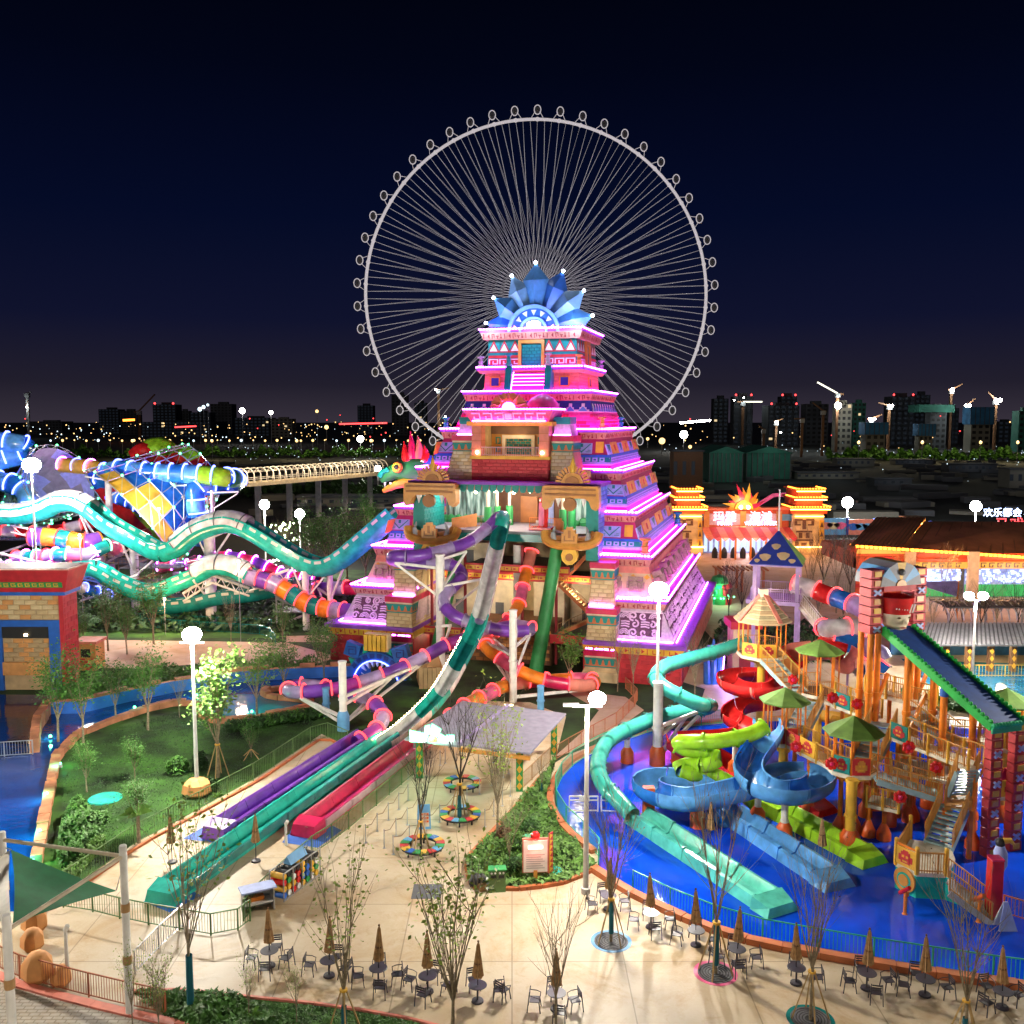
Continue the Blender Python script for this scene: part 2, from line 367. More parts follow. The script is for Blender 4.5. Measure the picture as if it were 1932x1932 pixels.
# --- painted storeys 4, 5, 6
def painted(w0,z0,w1,z1,notch=None):
    frust(w0,z0,w1,z1,notch).build('painted_wall','magentawall',pyr)
    H_ = z1 - z0
    for k in (0,1,3):
        fr = side(k,w0,z0,w1,z1); blk = MB(); yel = MB(); li = MB(); tl = MB(); bl = MB(); lt = MB()
        segs = [(-w0,w0)]
        if notch and k == 0: segs = [(-w0,-notch[0]),(notch[0],w0)]
        for (xa,xb) in segs:
            xa += .12; xb -= .12
            pk = .45
            lt.rect(fr,xa,xb,pk,pk + .12,0,.14); li.rect(fr,xa,xb,pk + .12,pk + .3,0,.09); tl.rect(fr,xa,xb,pk + .3,H_ * .42,0,.05); bl.rect(fr,xa,xb,H_ * .42,H_ * .5,0,.12)
            x = xa + .15
            while x + .55 < xb:
                li.rect(fr,x,x + .5,pk + .36,H_ * .4,.05,.1); tl.rect(fr,x + .12,x + .38,pk + .45,H_ * .36,.1,.13); x += .72
            L = xb - xa; x = xa + .1; i = 0
            pw = 1.0 if k else 1.7; ph0,ph1 = H_ * .54,H_ * .9
            while x + .7 < xb:
                if k == 0 and i % 2 == 0:
                    e = min(x + 2.1,xb)
                    li.rect(fr,x,e,ph0,ph1,0,.1)
                    if e - x > 1:
                        m_ = (x + e) / 2; tl.ext(fr,[(x + .1,ph1 - .07),(x + .2,ph1 - .07),(m_,ph0 + .22),(e - .2,ph1 - .07),(e - .1,ph1 - .07),(m_,ph0 + .08)],.1,.14)
                        tl.rect(fr,m_ - .13,m_ + .13,ph1 - .4,ph1 - .07,.1,.13)
                        for q in (x + .12,e - .62): tl.rect(fr,q,q + .5,ph0 + .15,ph0 + .2,.1,.13); tl.rect(fr,q + .2,q + .5,ph0 + .3,ph0 + .35,.1,.13)
                    x = e + .35
                elif k == 0: yel.rect(fr,x,min(x + .8,xb),ph0 + .1,ph1 + .15,0,.08); x += 1.15
                elif i % 2 == 0:
                    w_ = L * .115; li.rect(fr,x,x + w_,ph0 - .1,ph1 - .1,0,.12); tl.ext(fr,[(x + w_ * .15,ph1 - .2),(x + w_ * .8,ph1 - .2),(x + w_ * .5,ph0 + .1)],.12,.15); x += w_ * 1.3
                else:
                    w_ = L * .18; yel.rect(fr,x,x + w_,ph0 - .2,ph1 + .05,0,.08); q_ = w_ / 2 - .3
                    blk.rect(fr,x + q_,x + q_ + .12,ph0 + .2,ph1 - .25,.08,.12); blk.rect(fr,x + q_ + .5,x + q_ + .62,ph0 + .2,ph1 - .25,.08,.12); blk.rect(fr,x + q_ + .13,x + q_ + .49,ph1 - .4,ph1 - .25,.08,.12)
                    x += w_ * 1.15
                i += 1
        lt.build('white_trim','lilac',pyr); li.build('lilac_panel','lilac',pyr); tl.build('teal_band','teal',pyr); bl.build('blue_band','blue',pyr); yel.build('yellow_panel','yellow',pyr)
        if blk.v: blk.build('red_mark','red',pyr)
    footstrip(w0,z0,notch)
NA,NB = 9.9,-6.0
painted(9.4,19.02,8.5,22.0)
ledge(8.75,22.95,.95)
NO = (8.6,-6.0)
painted(11.35,15.12,10.5,18.05,NO); ledge(10.7,19.02,.97,notch=(7.6,-6.0))
painted(13.1,11.22,12.2,14.2,NO); ledge(12.4,15.12,.92,notch=NO)
# --- storey 7: stone masks
ledge(14.1,11.22,1.0,notch=NO)
frust(13.95,9.6,13.85,10.22,NO).build('rose_band','salmon',pyr)
frust(14.8,7.42,13.95,9.6,NO).build('mask_storey_wall','sand2',pyr); footstrip(14.8,7.42,NO,'neonpink')
def mask(fr,x,y,s):
    b = MB()
    b.rect(fr,x - .5 * s,x + .5 * s,y + .75 * s,y + 1.0 * s,0,.45 * s); b.rect(fr,x - .42 * s,x + .42 * s,y,y + .75 * s,0,.2 * s)
    b.ext(fr,[(x - .12 * s,y + .72 * s),(x - .2 * s,y + .28 * s),(x + .2 * s,y + .28 * s),(x + .12 * s,y + .72 * s)],.2 * s,.48 * s)
    b.rect(fr,x - .24 * s,x + .24 * s,y + .08 * s,y + .2 * s,.2 * s,.34 * s)
    for q in (-.3,.3): b.rect(fr,x + (q - .08) * s,x + (q + .08) * s,y + .48 * s,y + .6 * s,.2 * s,.3 * s); b.rect(fr,x + (q * 1.75 - .07) * s,x + (q * 1.75 + .07) * s,y + .2 * s,y + .7 * s,0,.3 * s)
    b.build('stone_mask','stonemask',pyr)
mat('stonemask',(.4,.28,.22),.8,noise=(5,.2),bump=.3)
fr = side(0,14.8,7.42,13.95,9.6)
for x in (-13,-11.3,10.6,13.0 - .3): mask(fr,x,.55,1.35)
fr = side(1,14.8,7.42,13.95,9.6)
for i in range(6): mask(fr,-11.8 + i * 4.6,.4,1.9)
dm = MB()
for k in (0,1):
    fr = side(k,14.8,7.42,13.95,9.6)
    for i in range(22):
        x = -13.6 + i * 1.3
        if k == 0 and abs(x) < 9.5: continue
        dm.ext(fr,[(x - .3,2.0),(x,1.75),(x + .3,2.0),(x,2.25)],0,.06)
dm.build('diamond_pattern','yellow',pyr)
# --- storey 8: curling relief
ledge(15.75,7.42,.9,notch=NO)
frust(16.55,3.78,15.35,6.52,NO).build('relief_storey_wall','lilacstone',pyr); footstrip(16.55,3.78,NO,'neonviolet')
mat('relief',(.82,.6,.76),.5,noise=(5,.1)); mat('reliefshade',(.16,.06,.12),.8,noise=(4,.2))  # recess shade put into the ground colour, bright ridges into the relief colour
def curl(fr,x,y,r0,turns,a,w=.13,flip=1):
    p = []; n = int(9 * turns) + 3
    for i in range(n):
        t = i / (n - 1); r = r0 * (1 - .8 * t); q = a + flip * t * turns * 2 * math.pi
        p.append(fr(x + r * math.cos(q),y + r * math.sin(q),.08))
    return p
def relief(k,xa,xb,H_,seed,w0,z0,w1,z1):
    fr = side(k,w0,z0,w1,z1); rr = random.Random(seed); b = MB(); x = xa + .4; i = 0
    while x < xb - .4:
        for y in (.75,1.55,2.3):
            q = rr.random(); xx = x + rr.uniform(-.15,.15)
            if q < .5: b.tube(curl(fr,xx,y,rr.uniform(.32,.48),rr.uniform(1.0,1.7),rr.random() * 6.3,flip=rr.choice((-1,1))),.085,4,up=tuple(fr.n))
            elif q < .75:
                for j in range(3):
                    r = .2 + .16 * j; b.tube([fr(xx + r * math.cos(t),y - .2 + r * math.sin(t),.06) for t in [math.pi * u / 5 for u in range(6)]],.06,4,up=tuple(fr.n))
            else:
                for j in range(3): b.tube([fr(xx - .4,y - .25 + j * .22,.06),fr(xx,y - .2 + j * .22,.08),fr(xx + .4,y - .3 + j * .24,.06)],.07,4,up=tuple(fr.n))
        x += .92
    MB().rect(fr,xa,xb,.3,2.72,0,.03).build('relief_ground','reliefshade',pyr)
    b.rect(fr,xa,xb,.3,.42,.03,.14); b.rect(fr,xa,xb,2.62,2.72,.03,.14)
    b.build('carved_relief','relief',pyr)
A8 = (16.55,3.78,15.35,6.52)
relief(1,-15.4,15.4,2.9,3,*A8); relief(0,-15.4,-11.7,2.9,4,*A8); relief(0,11.5,15.4,2.9,5,*A8)
# --- base
frust(17.4,0,17.4,2.75,(8.4,-6.0)).build('base_wall','red',pyr)
frust(17.8,3.42,17.8,3.78,(8.4,-6.0)).build('base_ledge','violetledge',pyr)
frust(17.55,2.75,17.65,3.42,(8.4,-6.0)).build('base_frieze','yellow',pyr)
gy = MB()
for k in (0,1):
    fr = side(k,17.55,2.75,17.65,3.42); x = -17.2; i = 0
    while x < 17:
        if k or abs(x) > 8.6:
            if i % 3 == 0: gy.rect(fr,x,x + .07,.05,.62,0,.03)
            elif i % 3 == 1: gy.rect(fr,x,x + .3,.12,.2,0,.03); gy.rect(fr,x,x + .08,.21,.5,0,.03)
            else: gy.ext(fr,[(x,.15),(x + .3,.33),(x,.52)],0,.03)
        x += .5; i += 1
gy.build('glyph_band','red',pyr)
fr = side(0,17.4,0,17.4,2.75)
bricks(pyr,fr,11.9,17.3,.05,2.7,.9,.42,['red','darkredb'],d=.04) if mat('darkredb',(.42,.02,.03),.6) else 0
bricks(pyr,fr,-17.3,-11.9,.05,2.7,.9,.42,['red','darkredb'],d=.04)
bricks(pyr,side(1,17.4,0,17.4,2.75),-17.3,17.3,.05,2.7,.9,.42,['red','darkredb'],d=.04,cap=140)
# --- the two stepped pillars either side of the open front
def pillar_cap(b5,x0,x1,y0,y1,z,e=.18):
    MB().box(x0 - e,x1 + e,y0 - e,y1 + e,z - .55,z).build('pillar_cap','crimson',pyr)
    MB().box(x0 - e * .6,x1 + e * .6,y0 - e * .6,y1 + e * .6,z - .7,z - .552).build('cap_trim','cream',pyr)
    MB().box(x0 - e * .4,x1 + e * .4,y0 - e * .4,y1 + e * .4,z - 1.6,z - .702).build('tooth_band','terracotta',pyr)
    t = MB()
    for fr,L in ((Fr((x0 - e * .4,y0 - e * .4,z - 1.6),(1,0,0),(0,0,1)),x1 - x0 + e * .8),(Fr((x1 + e * .4,y0 - e * .4,z - 1.6),(0,1,0),(0,0,1)),y1 - y0),(Fr((x0 - e * .4,y1 + e * .4,z - 1.6),(0,-1,0),(0,0,1)),y1 - y0)):
        n = max(3,round(L / .6)); s_ = L / n; t.rect(fr,0,L,.7,.86,0,.05); t.rect(fr,0,L,0,.1,0,.05)
        for i in range(n): t.ext(fr,[(i * s_ + .06,.7),(i * s_ + s_ * .3,.22),(i * s_ + s_ * .7,.22),(i * s_ + s_ - .06,.7)],0,.05)
    t.build('tooth_pattern','teal',pyr)
def taper(x0,x1,y0,y1,z0,z1,e,name,m):
    MB().prism([(x0 - e,y0 - e),(x1 + e,y0 - e),(x1 + e,y1),(x0 - e,y1)],z0,z1,[(x0,y0),(x1,y0),(x1,y1),(x0,y1)]).build(name,m,pyr)
def tbricks(x0,x1,y0,y1,z0,z1,e,mats,sides=(0,1,3),bw=.8,bh=.38):
    for k in sides:
        if k == 0: fr = Fr(((x0 + x1) / 2,y0 - e,z0),(1,0,0),(0,e,z1 - z0)); L = (x1 - x0) / 2
        elif k == 1: fr = Fr((x1 + e,(y0 + y1) / 2,z0),(0,1,0),(-e,0,z1 - z0)); L = (y1 - y0) / 2
        else: fr = Fr((x0 - e,(y0 + y1) / 2,z0),(0,-1,0),(e,0,z1 - z0)); L = (y1 - y0) / 2
        H_ = (fr(0,1) - fr(0,0)).length and math.hypot(e,z1 - z0)
        ff = (lambda y,L=L,e=e,H_=H_: (-L - e * (1 - y / H_) + .04,L + e * (1 - y / H_) - .04)) if k == 0 else (lambda y,L=L: (-L + .03,L - .03))
        bricks(pyr,fr,-L,L,.05,H_ - .05,bw,bh,mats,d=.05,xf=ff)
for s_ in (-1,1):
    x0,x1 = sorted((s_ * 8.75,s_ * 11.3))
    MB().box(x0 - .35,x1 + .35,-17.9,-12,0,.9).build('pillar_foot','sand2',pyr)
    taper(x0 - .1,x1 + .1,-17.5,-12,.9,1.4,.2,'pillar_foot','sand')
    pillar_cap(0,x0 - .1,x1 + .1,-17.6,-12,2.95)
    taper(x0,x1,-17.1,-12,2.95,5.2,.25,'pillar_wall','sand3'); tbricks(x0,x1,-17.1,-12,2.95,5.2,.25,['sand2','sand','sand2'])
    pillar_cap(0,x0,x1,-17.1,-12,6.75)
    MB().rect(Fr(((x0 + x1) / 2,-17.5,2.96),(1,0,0),(0,0,1)),-1.35,1.35,.02,.14,.0,.1).build('foot_light','neonviolet',pyr)
    X0,X1 = sorted((s_ * 8.8,s_ * 10.9))
    taper(X0,X1,-16.0,-11.5,6.75,9.2,.2,'pillar_wall','sand3'); tbricks(X0,X1,-16.0,-11.5,6.75,9.2,.2,['sand2','sand','sand2'])
    pillar_cap(0,X0,X1,-16.0,-11.5,10.8,.14)
    MB().rect(Fr(((X0 + X1) / 2,-16.35,6.76),(1,0,0),(0,0,1)),-1.15,1.15,.02,.14,.0,.1).build('foot_light','neonviolet',pyr)
    X0,X1 = sorted((s_ * 8.1,s_ * 9.25))
    MB().box(X0,X1,-15.2,-9.5,10.8,17.75).build('side_column','teal',pyr)
    fr = Fr((X1,-15.15,10.85),(0,1,0),(0,0,1)); bricks(pyr,fr,0,5.5,0,6.8,.8,.42,['lightblue','blueb'] if mat('blueb',(.08,.25,.55),.6) and s_ > 0 else ['teal'],d=.04)
MB().box(-9.6,9.6,-15.6,-8.6,17.75,18.02).build('stage_roof','violetledge',pyr)
MB().box(-9.0,9.0,-14.9,-14.5,17.2,17.748).build('stage_beam','salmon',pyr)
b = MB(); fr = Fr((0,-14.9,17.0),(1,0,0),(0,0,1))
for i in range(24): b.ext(fr,[(-8.9 + i * .75,.7),(-8.9 + i * .75,.2),(-8.75 + i * .75,0),(-8.45 + i * .75,0),(-8.3 + i * .75,.2),(-8.2 + i * .75,.7)],0,.1)
b.build('scallop_trim','teal',pyr)
# --- balcony block over the stage
MB().box(-3.9,3.9,-13.0,-8.7,18.02,20.1).build('balcony_base','darkredb',pyr)
bricks(pyr,Fr((0,-13.0,18.02),(1,0,0),(0,0,1)),-3.88,3.88,.03,2.05,.75,.34,['red','darkredb','red'],d=.04)
bricks(pyr,Fr((3.9,-12.95,18.02),(0,1,0),(0,0,1)),0,3.5,.03,2.05,.75,.34,['red','darkredb'],d=.04)
MB().box(-4.05,4.05,-13.15,-8.7,20.1,20.4).build('balcony_ledge','yellow',pyr)
for s_ in (-1,1):
    x0,x1 = sorted((s_ * 2.95,s_ * 3.9)); MB().box(x0,x1,-12.95,-11.6,20.4,23.35).build('balcony_column','salmon',pyr)
    MB().ball((s_ * 3.3,-13.08,20.75),.16).build('uplight','bulb',pyr)
    b = MB()
    for z in (21.1,21.85,22.6): b.box(x0 - .02,x1 + .02,-12.97,-11.6,z,z + .05)
    b.build('column_joint','terracotta',pyr)
    MB().box(*sorted((s_ * 2.9,s_ * 3.85)),-11.58,-8.7,20.4,23.35).build('side_wall','sand',pyr)
    fr = Fr(((s_ * 2.2),-9.6,20.6),(1,0,0),(0,0,1)); b = MB()
    for q in ((-.25,.25,1.5,1.6),(-.25,-.15,.9,1.5),(.15,.25,.9,1.5),(-.05,.25,.9,1.0),(-.25,.25,.55,.65),(-.25,-.15,.1,.55),(-.25,.25,.1,.2),(.15,.25,.1,.4)): b.rect(fr,*q,0,.1)
    b.build('meander_mark','teal',pyr)
MB().box(-2.9,2.9,-9.6,-8.7,20.4,23.35).build('balcony_back_wall','gold',pyr)
MB().box(-2.85,2.85,-9.9,-9.62,22.5,23.3).build('relief_panel','brown',pyr)
fr = Fr((0,-9.62,20.4),(1,0,0),(0,0,1)); b = MB(); b.rect(fr,-1.7,-1.35,0,2.0,0,.3); b.rect(fr,1.35,1.7,0,2.0,0,.3); b.rect(fr,-1.35,1.35,1.65,2.0,0,.3); b.build('window_surround','cream',pyr)
bricks(pyr,Fr((0,-9.65,20.4),(1,0,0),(0,0,1)),-1.33,1.33,.05,1.62,.5,.26,['tealbrick','teal','tealdark'],d=.05)
b = MB(); b.bar((-2.9,-12.9,21.25),(2.9,-12.9,21.25),.09); b.bar((-2.9,-12.9,20.5),(2.9,-12.9,20.5),.06); b.build('balcony_rail','pinkl' if mat('pinkl',(.6,.35,.4),.5) else 0,pyr)
b = MB()
for i in range(26): b.box(-2.85 + i * .228,-2.81 + i * .228,-12.92,-12.88,20.42,21.22)
b.build('balusters','pinkl',pyr)
MB().box(-4.3,4.3,-13.3,-8.7,23.35,23.75).build('balcony_lintel','yellow',pyr)
MB().prism([(-3.9,-13.1),(3.9,-13.1),(3.9,-8.7),(-3.9,-8.7)],23.75,24.85,[(-4.5,-13.7),(4.5,-13.7),(4.5,-8.7),(-4.5,-8.7)]).build('frieze','pink',pyr)
fr = Fr((0,-13.1,23.75),(1,0,0),(0,-.6,1.1)); b = MB()
for s_ in (-1,1):
    for c in (.9,2.1,3.3):
        for q in ((-.45,.45,.85,.97),(-.45,-.33,.25,.84),(-.32,.25,.25,.37),(.13,.25,.38,.62)): b.rect(fr,min(s_ * (c + q[0]),s_ * (c + q[1])),max(s_ * (c + q[0]),s_ * (c + q[1])),q[2],q[3],0,.07)
b.rect(fr,-.35,.35,.3,.9,0,.08)
b.build('frieze_meander','relief',pyr)
MB().box(-3.7,3.7,-13.42,-13.35,23.78,23.88).build('frieze_light','neonhot',pyr)
MB().box(-4.6,4.6,-13.8,-8.0,24.85,25.0).build('balcony_roof','pink',pyr)
b = MB()
for i in range(29): b.box(-4.5 + i * .32,-4.3 + i * .32,-13.9,-13.78,24.88,25.02)
for i in range(14): b.box(4.58,4.7,-13.6 + i * .32,-13.4 + i * .32,24.88,25.02)
b.build('light_strip','neonpink',pyr)
# sun emblem over the balcony
fr = Fr((0,-13.2,25.0),(1,0,0),(0,0,1))
for i in range(11):
    a = math.pi * (i + .5) / 11; c,s = math.cos(a),math.sin(a); b = MB(); w_ = .27
    b.ext(fr,[(c * .7 + s * w_ * .5,s * .7 - c * w_ * .5),(c * 1.75 + s * w_,s * 1.4 - c * w_),(c * 1.95,s * 1.6),(c * 1.75 - s * w_,s * 1.4 + c * w_),(c * .7 - s * w_ * .5,s * .7 + c * w_ * .5)],-.15,.1)
    b.build('sun_ray','golddark',pyr)
for i in range(5):
    a = math.pi * (i + .5) / 5; c,s = math.cos(a),math.sin(a)
    MB().add([fr(c * .9 - s * .22,s * .9 + c * .22,.12),fr(c * .9 + s * .22,s * .9 - c * .22,.12),fr(c * .9,s * .9,.45),fr(c * 1.9,s * 1.75,.2)],[(0,1,2),(0,2,3),(1,3,2),(0,3,1)]).build('sun_spike','salmon',pyr)
MB().ext(fr,[(.62 * math.cos(math.pi * i / 10),.62 * math.sin(math.pi * i / 10)) for i in range(11)],-.1,.3).build('sun_core','neonhot',pyr)
MB().lathe([(1.7,0),(1.55,.6),(1.1,1.1),(.5,1.4),(.01,1.5)],14,(2.4,-9.5,25.0)).build('dome','pink',pyr,True)
# sloped brick shoulders
for s_ in (-1,1):
    x0,x1 = sorted((s_ * 3.95,s_ * 5.6)); o = .0 if s_ < 0 else 0
    bx = [(s_ * 3.95,-12.6),(s_ * 6.9,-12.6),(s_ * 6.9,-8.8),(s_ * 3.95,-8.8)]; tx = [(s_ * 3.95,-12.2),(s_ * 6.1,-12.2),(s_ * 6.1,-8.8),(s_ * 3.95,-8.8)]
    if s_ < 0: bx.reverse(); tx.reverse()
    MB().prism(bx,18.02,20.9,tx).build('shoulder_wall','sand3',pyr)
    fr = Fr((s_ * 3.95,-12.6,18.02),(1,0,0),(0,.4,2.88))
    bricks(pyr,fr,0,1,.03,2.85,.72,.34,['cream','sand2','cream'],d=.04,xf=(lambda y,s_=s_: tuple(sorted((s_ * .05,s_ * (2.9 - .8 * y / 2.9))))))
    pillar_cap(0,*sorted((s_ * 4.1,s_ * 6.1)),-12.2,-8.8,22.4,.12)
    MB().prism([(min(s_ * 4.1,s_ * 5.9),-11.6),(max(s_ * 4.1,s_ * 5.9),-11.6),(max(s_ * 4.1,s_ * 5.9),-8.8),(min(s_ * 4.1,s_ * 5.9),-8.8)],22.4,23.5,[(min(s_ * 4.1,s_ * 5.6),-11.4),(max(s_ * 4.1,s_ * 5.6),-11.4),(max(s_ * 4.1,s_ * 5.6),-8.8),(min(s_ * 4.1,s_ * 5.6),-8.8)]).build('upper_shoulder','lilacstone',pyr)
    MB().box(*sorted((s_ * 4.0,s_ * 5.7)),-11.5,-8.8,23.5,24.2).build('upper_shoulder_cap','teal',pyr)
    MB().box(*sorted((s_ * 4.1,s_ * 5.8)),-11.9,-11.8,22.42,22.52).build('foot_light','neonviolet',pyr)
# --- the open stage: floor, jungle mural, posts, bulbs
MB().box(-9.0,9.0,-14.3,-6.1,12.85,13.2).build('stage_floor','grey',pyr)
MB().box(-9.0,9.0,-14.6,-14.32,12.25,12.95).build('stage_edge','slidetealdark',pyr)
mm = mat('mural',(.1,.2,.14),.7,noise=None); t = mm.node_tree; bs = t.nodes['Principled BSDF']
tc = t.nodes.new('ShaderNodeTexCoord'); mp = t.nodes.new('ShaderNodeMapping'); mp.inputs['Scale'].default_value = (2.2,2.2,.25); t.links.new(tc.outputs['Object'],mp.inputs[0])
nz = t.nodes.new('ShaderNodeTexNoise'); nz.inputs['Scale'].default_value = 1.6; nz.inputs['Detail'].default_value = 6; t.links.new(mp.outputs[0],nz.inputs['Vector'])
cr = t.nodes.new('ShaderNodeValToRGB'); cr.color_ramp.elements[0].position = .35; cr.color_ramp.elements[0].color = (.03,.05,.04,1); cr.color_ramp.elements[1].position = .62; cr.color_ramp.elements[1].color = (.45,.62,.55,1)
e = cr.color_ramp.elements.new(.48); e.color = (.1,.2,.16,1); t.links.new(nz.outputs['Fac'],cr.inputs[0]); t.links.new(cr.outputs[0],bs.inputs['Base Color'])
MB().box(-8.9,-3.2,-7.6,-7.4,13.25,17.6).build('forest_mural','mural',pyr); MB().box(4.6,8.9,-7.6,-7.4,13.25,17.6).build('forest_mural','mural',pyr)
MB().box(-3.2,4.6,-6.6,-6.4,13.25,17.6).build('stage_back_wall','brown',pyr)
b = MB()
for x0,x1 in ((-8.8,-3.4),(4.8,8.8)):
    for i in range(26):
        x = rnd.uniform(x0,x1); h = rnd.uniform(.3,1.1); b.ball((x,-7.9,13.25 + h * .3),h * .45,6,4)
b.build('fern_bank','green',pyr)
MB().box(1.6,2.9,-6.75,-6.62,13.25,15.6).build('service_door','lilac',pyr); MB().box(-.6,1.2,-6.9,-6.62,13.25,16).build('wood_panel','golddark',pyr)
for x,y in ((-2.9,-11),(-2.2,-10),(-1.2,-9),(5.0,-11.5),(5.6,-10.2)):
    MB().lathe([(.16,2),(.16,4.5)],8,(x,y,13.2)).build('stage_post','cream',pyr); MB().lathe([(.42,0),(.36,2.0)],8,(x,y,13.2)).build('post_sleeve','green',pyr)
for x,y in ((-3.2,-13.8),(-1.9,-12),(.6,-13.6),(1.8,-12),(4.6,-13.8)):
    MB().ball((x,y,16.9),.17).build('hanging_bulb','bulb',pyr); MB().bar((x,y,17.0),(x,y,17.7),.04).build('bulb_cord','black',pyr)
pl = pointlight((0,-11.5,16.4),900,(1,.86,.62),.6,'stage_lamp',pyr); pl = pointlight((-6,-11.5,16.2),500,(1,.95,.8),.6,'stage_lamp',pyr); pl = pointlight((6.8,-11.5,16.2),500,(1,.95,.8),.6,'stage_lamp',pyr)
def rail(parent,pts,h=1.05,m='orange',step=.18,name='railing',r=.05,bal=True,mb=None):
    b = mb or MB(); pts = [Vector(p) for p in pts]
    for p,q in zip(pts,pts[1:]):
        b.bar(p + Vector((0,0,h)),q + Vector((0,0,h)),r); b.bar(p + Vector((0,0,.12)),q + Vector((0,0,.12)),r * .7)
        L = (q - p).length; n = max(1,int(L / step))
        for i in range(n + 1):
            c = p.lerp(q,i / n); b.bar(c + Vector((0,0,.0)),c + Vector((0,0,h)),r * (.4 if i % 8 else 1.1))
    return b.build(name,m,parent) if not mb else None
rail(pyr,[(-5.6,-13.9,13.2),(-3.6,-11.0,13.2),(-1.0,-10.6,13.2)]); rail(pyr,[(5.6,-13.9,13.2),(4.4,-11.2,13.2),(1.5,-11.0,13.2)])
MB().ext(Fr((-5.7,-13.9,13.25),(.6,.8,0),(0,0,1)),[(0,0),(3.0,0),(3.0,1.3),(0,1.0)],0,.06).build('rail_panel','lblock',pyr)
MB().ext(Fr((4.1,-11.4,13.25),(.5,-.85,0),(0,0,1)),[(0,0),(2.6,0),(2.6,1.3),(0,1.0)],0,.06).build('rail_panel','lblock',pyr)
for x in (-.2,2.9): MB().box(x - .3,x + .3,-12.72,-12.66,13.85,14.15).build('notice','white',pyr)
# upright red launch capsule
cap = MB(); cap.tube([(3.2,-12.2,13.25),(3.2,-12.1,14.9),(3.25,-12.0,16.0)],[.45,.5,.42],10); cap.build('launch_capsule','slidered',pyr,True)
MB().ball((3.25,-12.0,16.0),.5,10,6).build('capsule_top','slidered',pyr,True); MB().box(2.0,4.2,-13.2,-11.6,13.21,13.5).build('capsule_base','slidered',pyr); MB().box(3.0,3.4,-12.65,-13.2,13.7,15.9).build('capsule_window','pink',pyr)
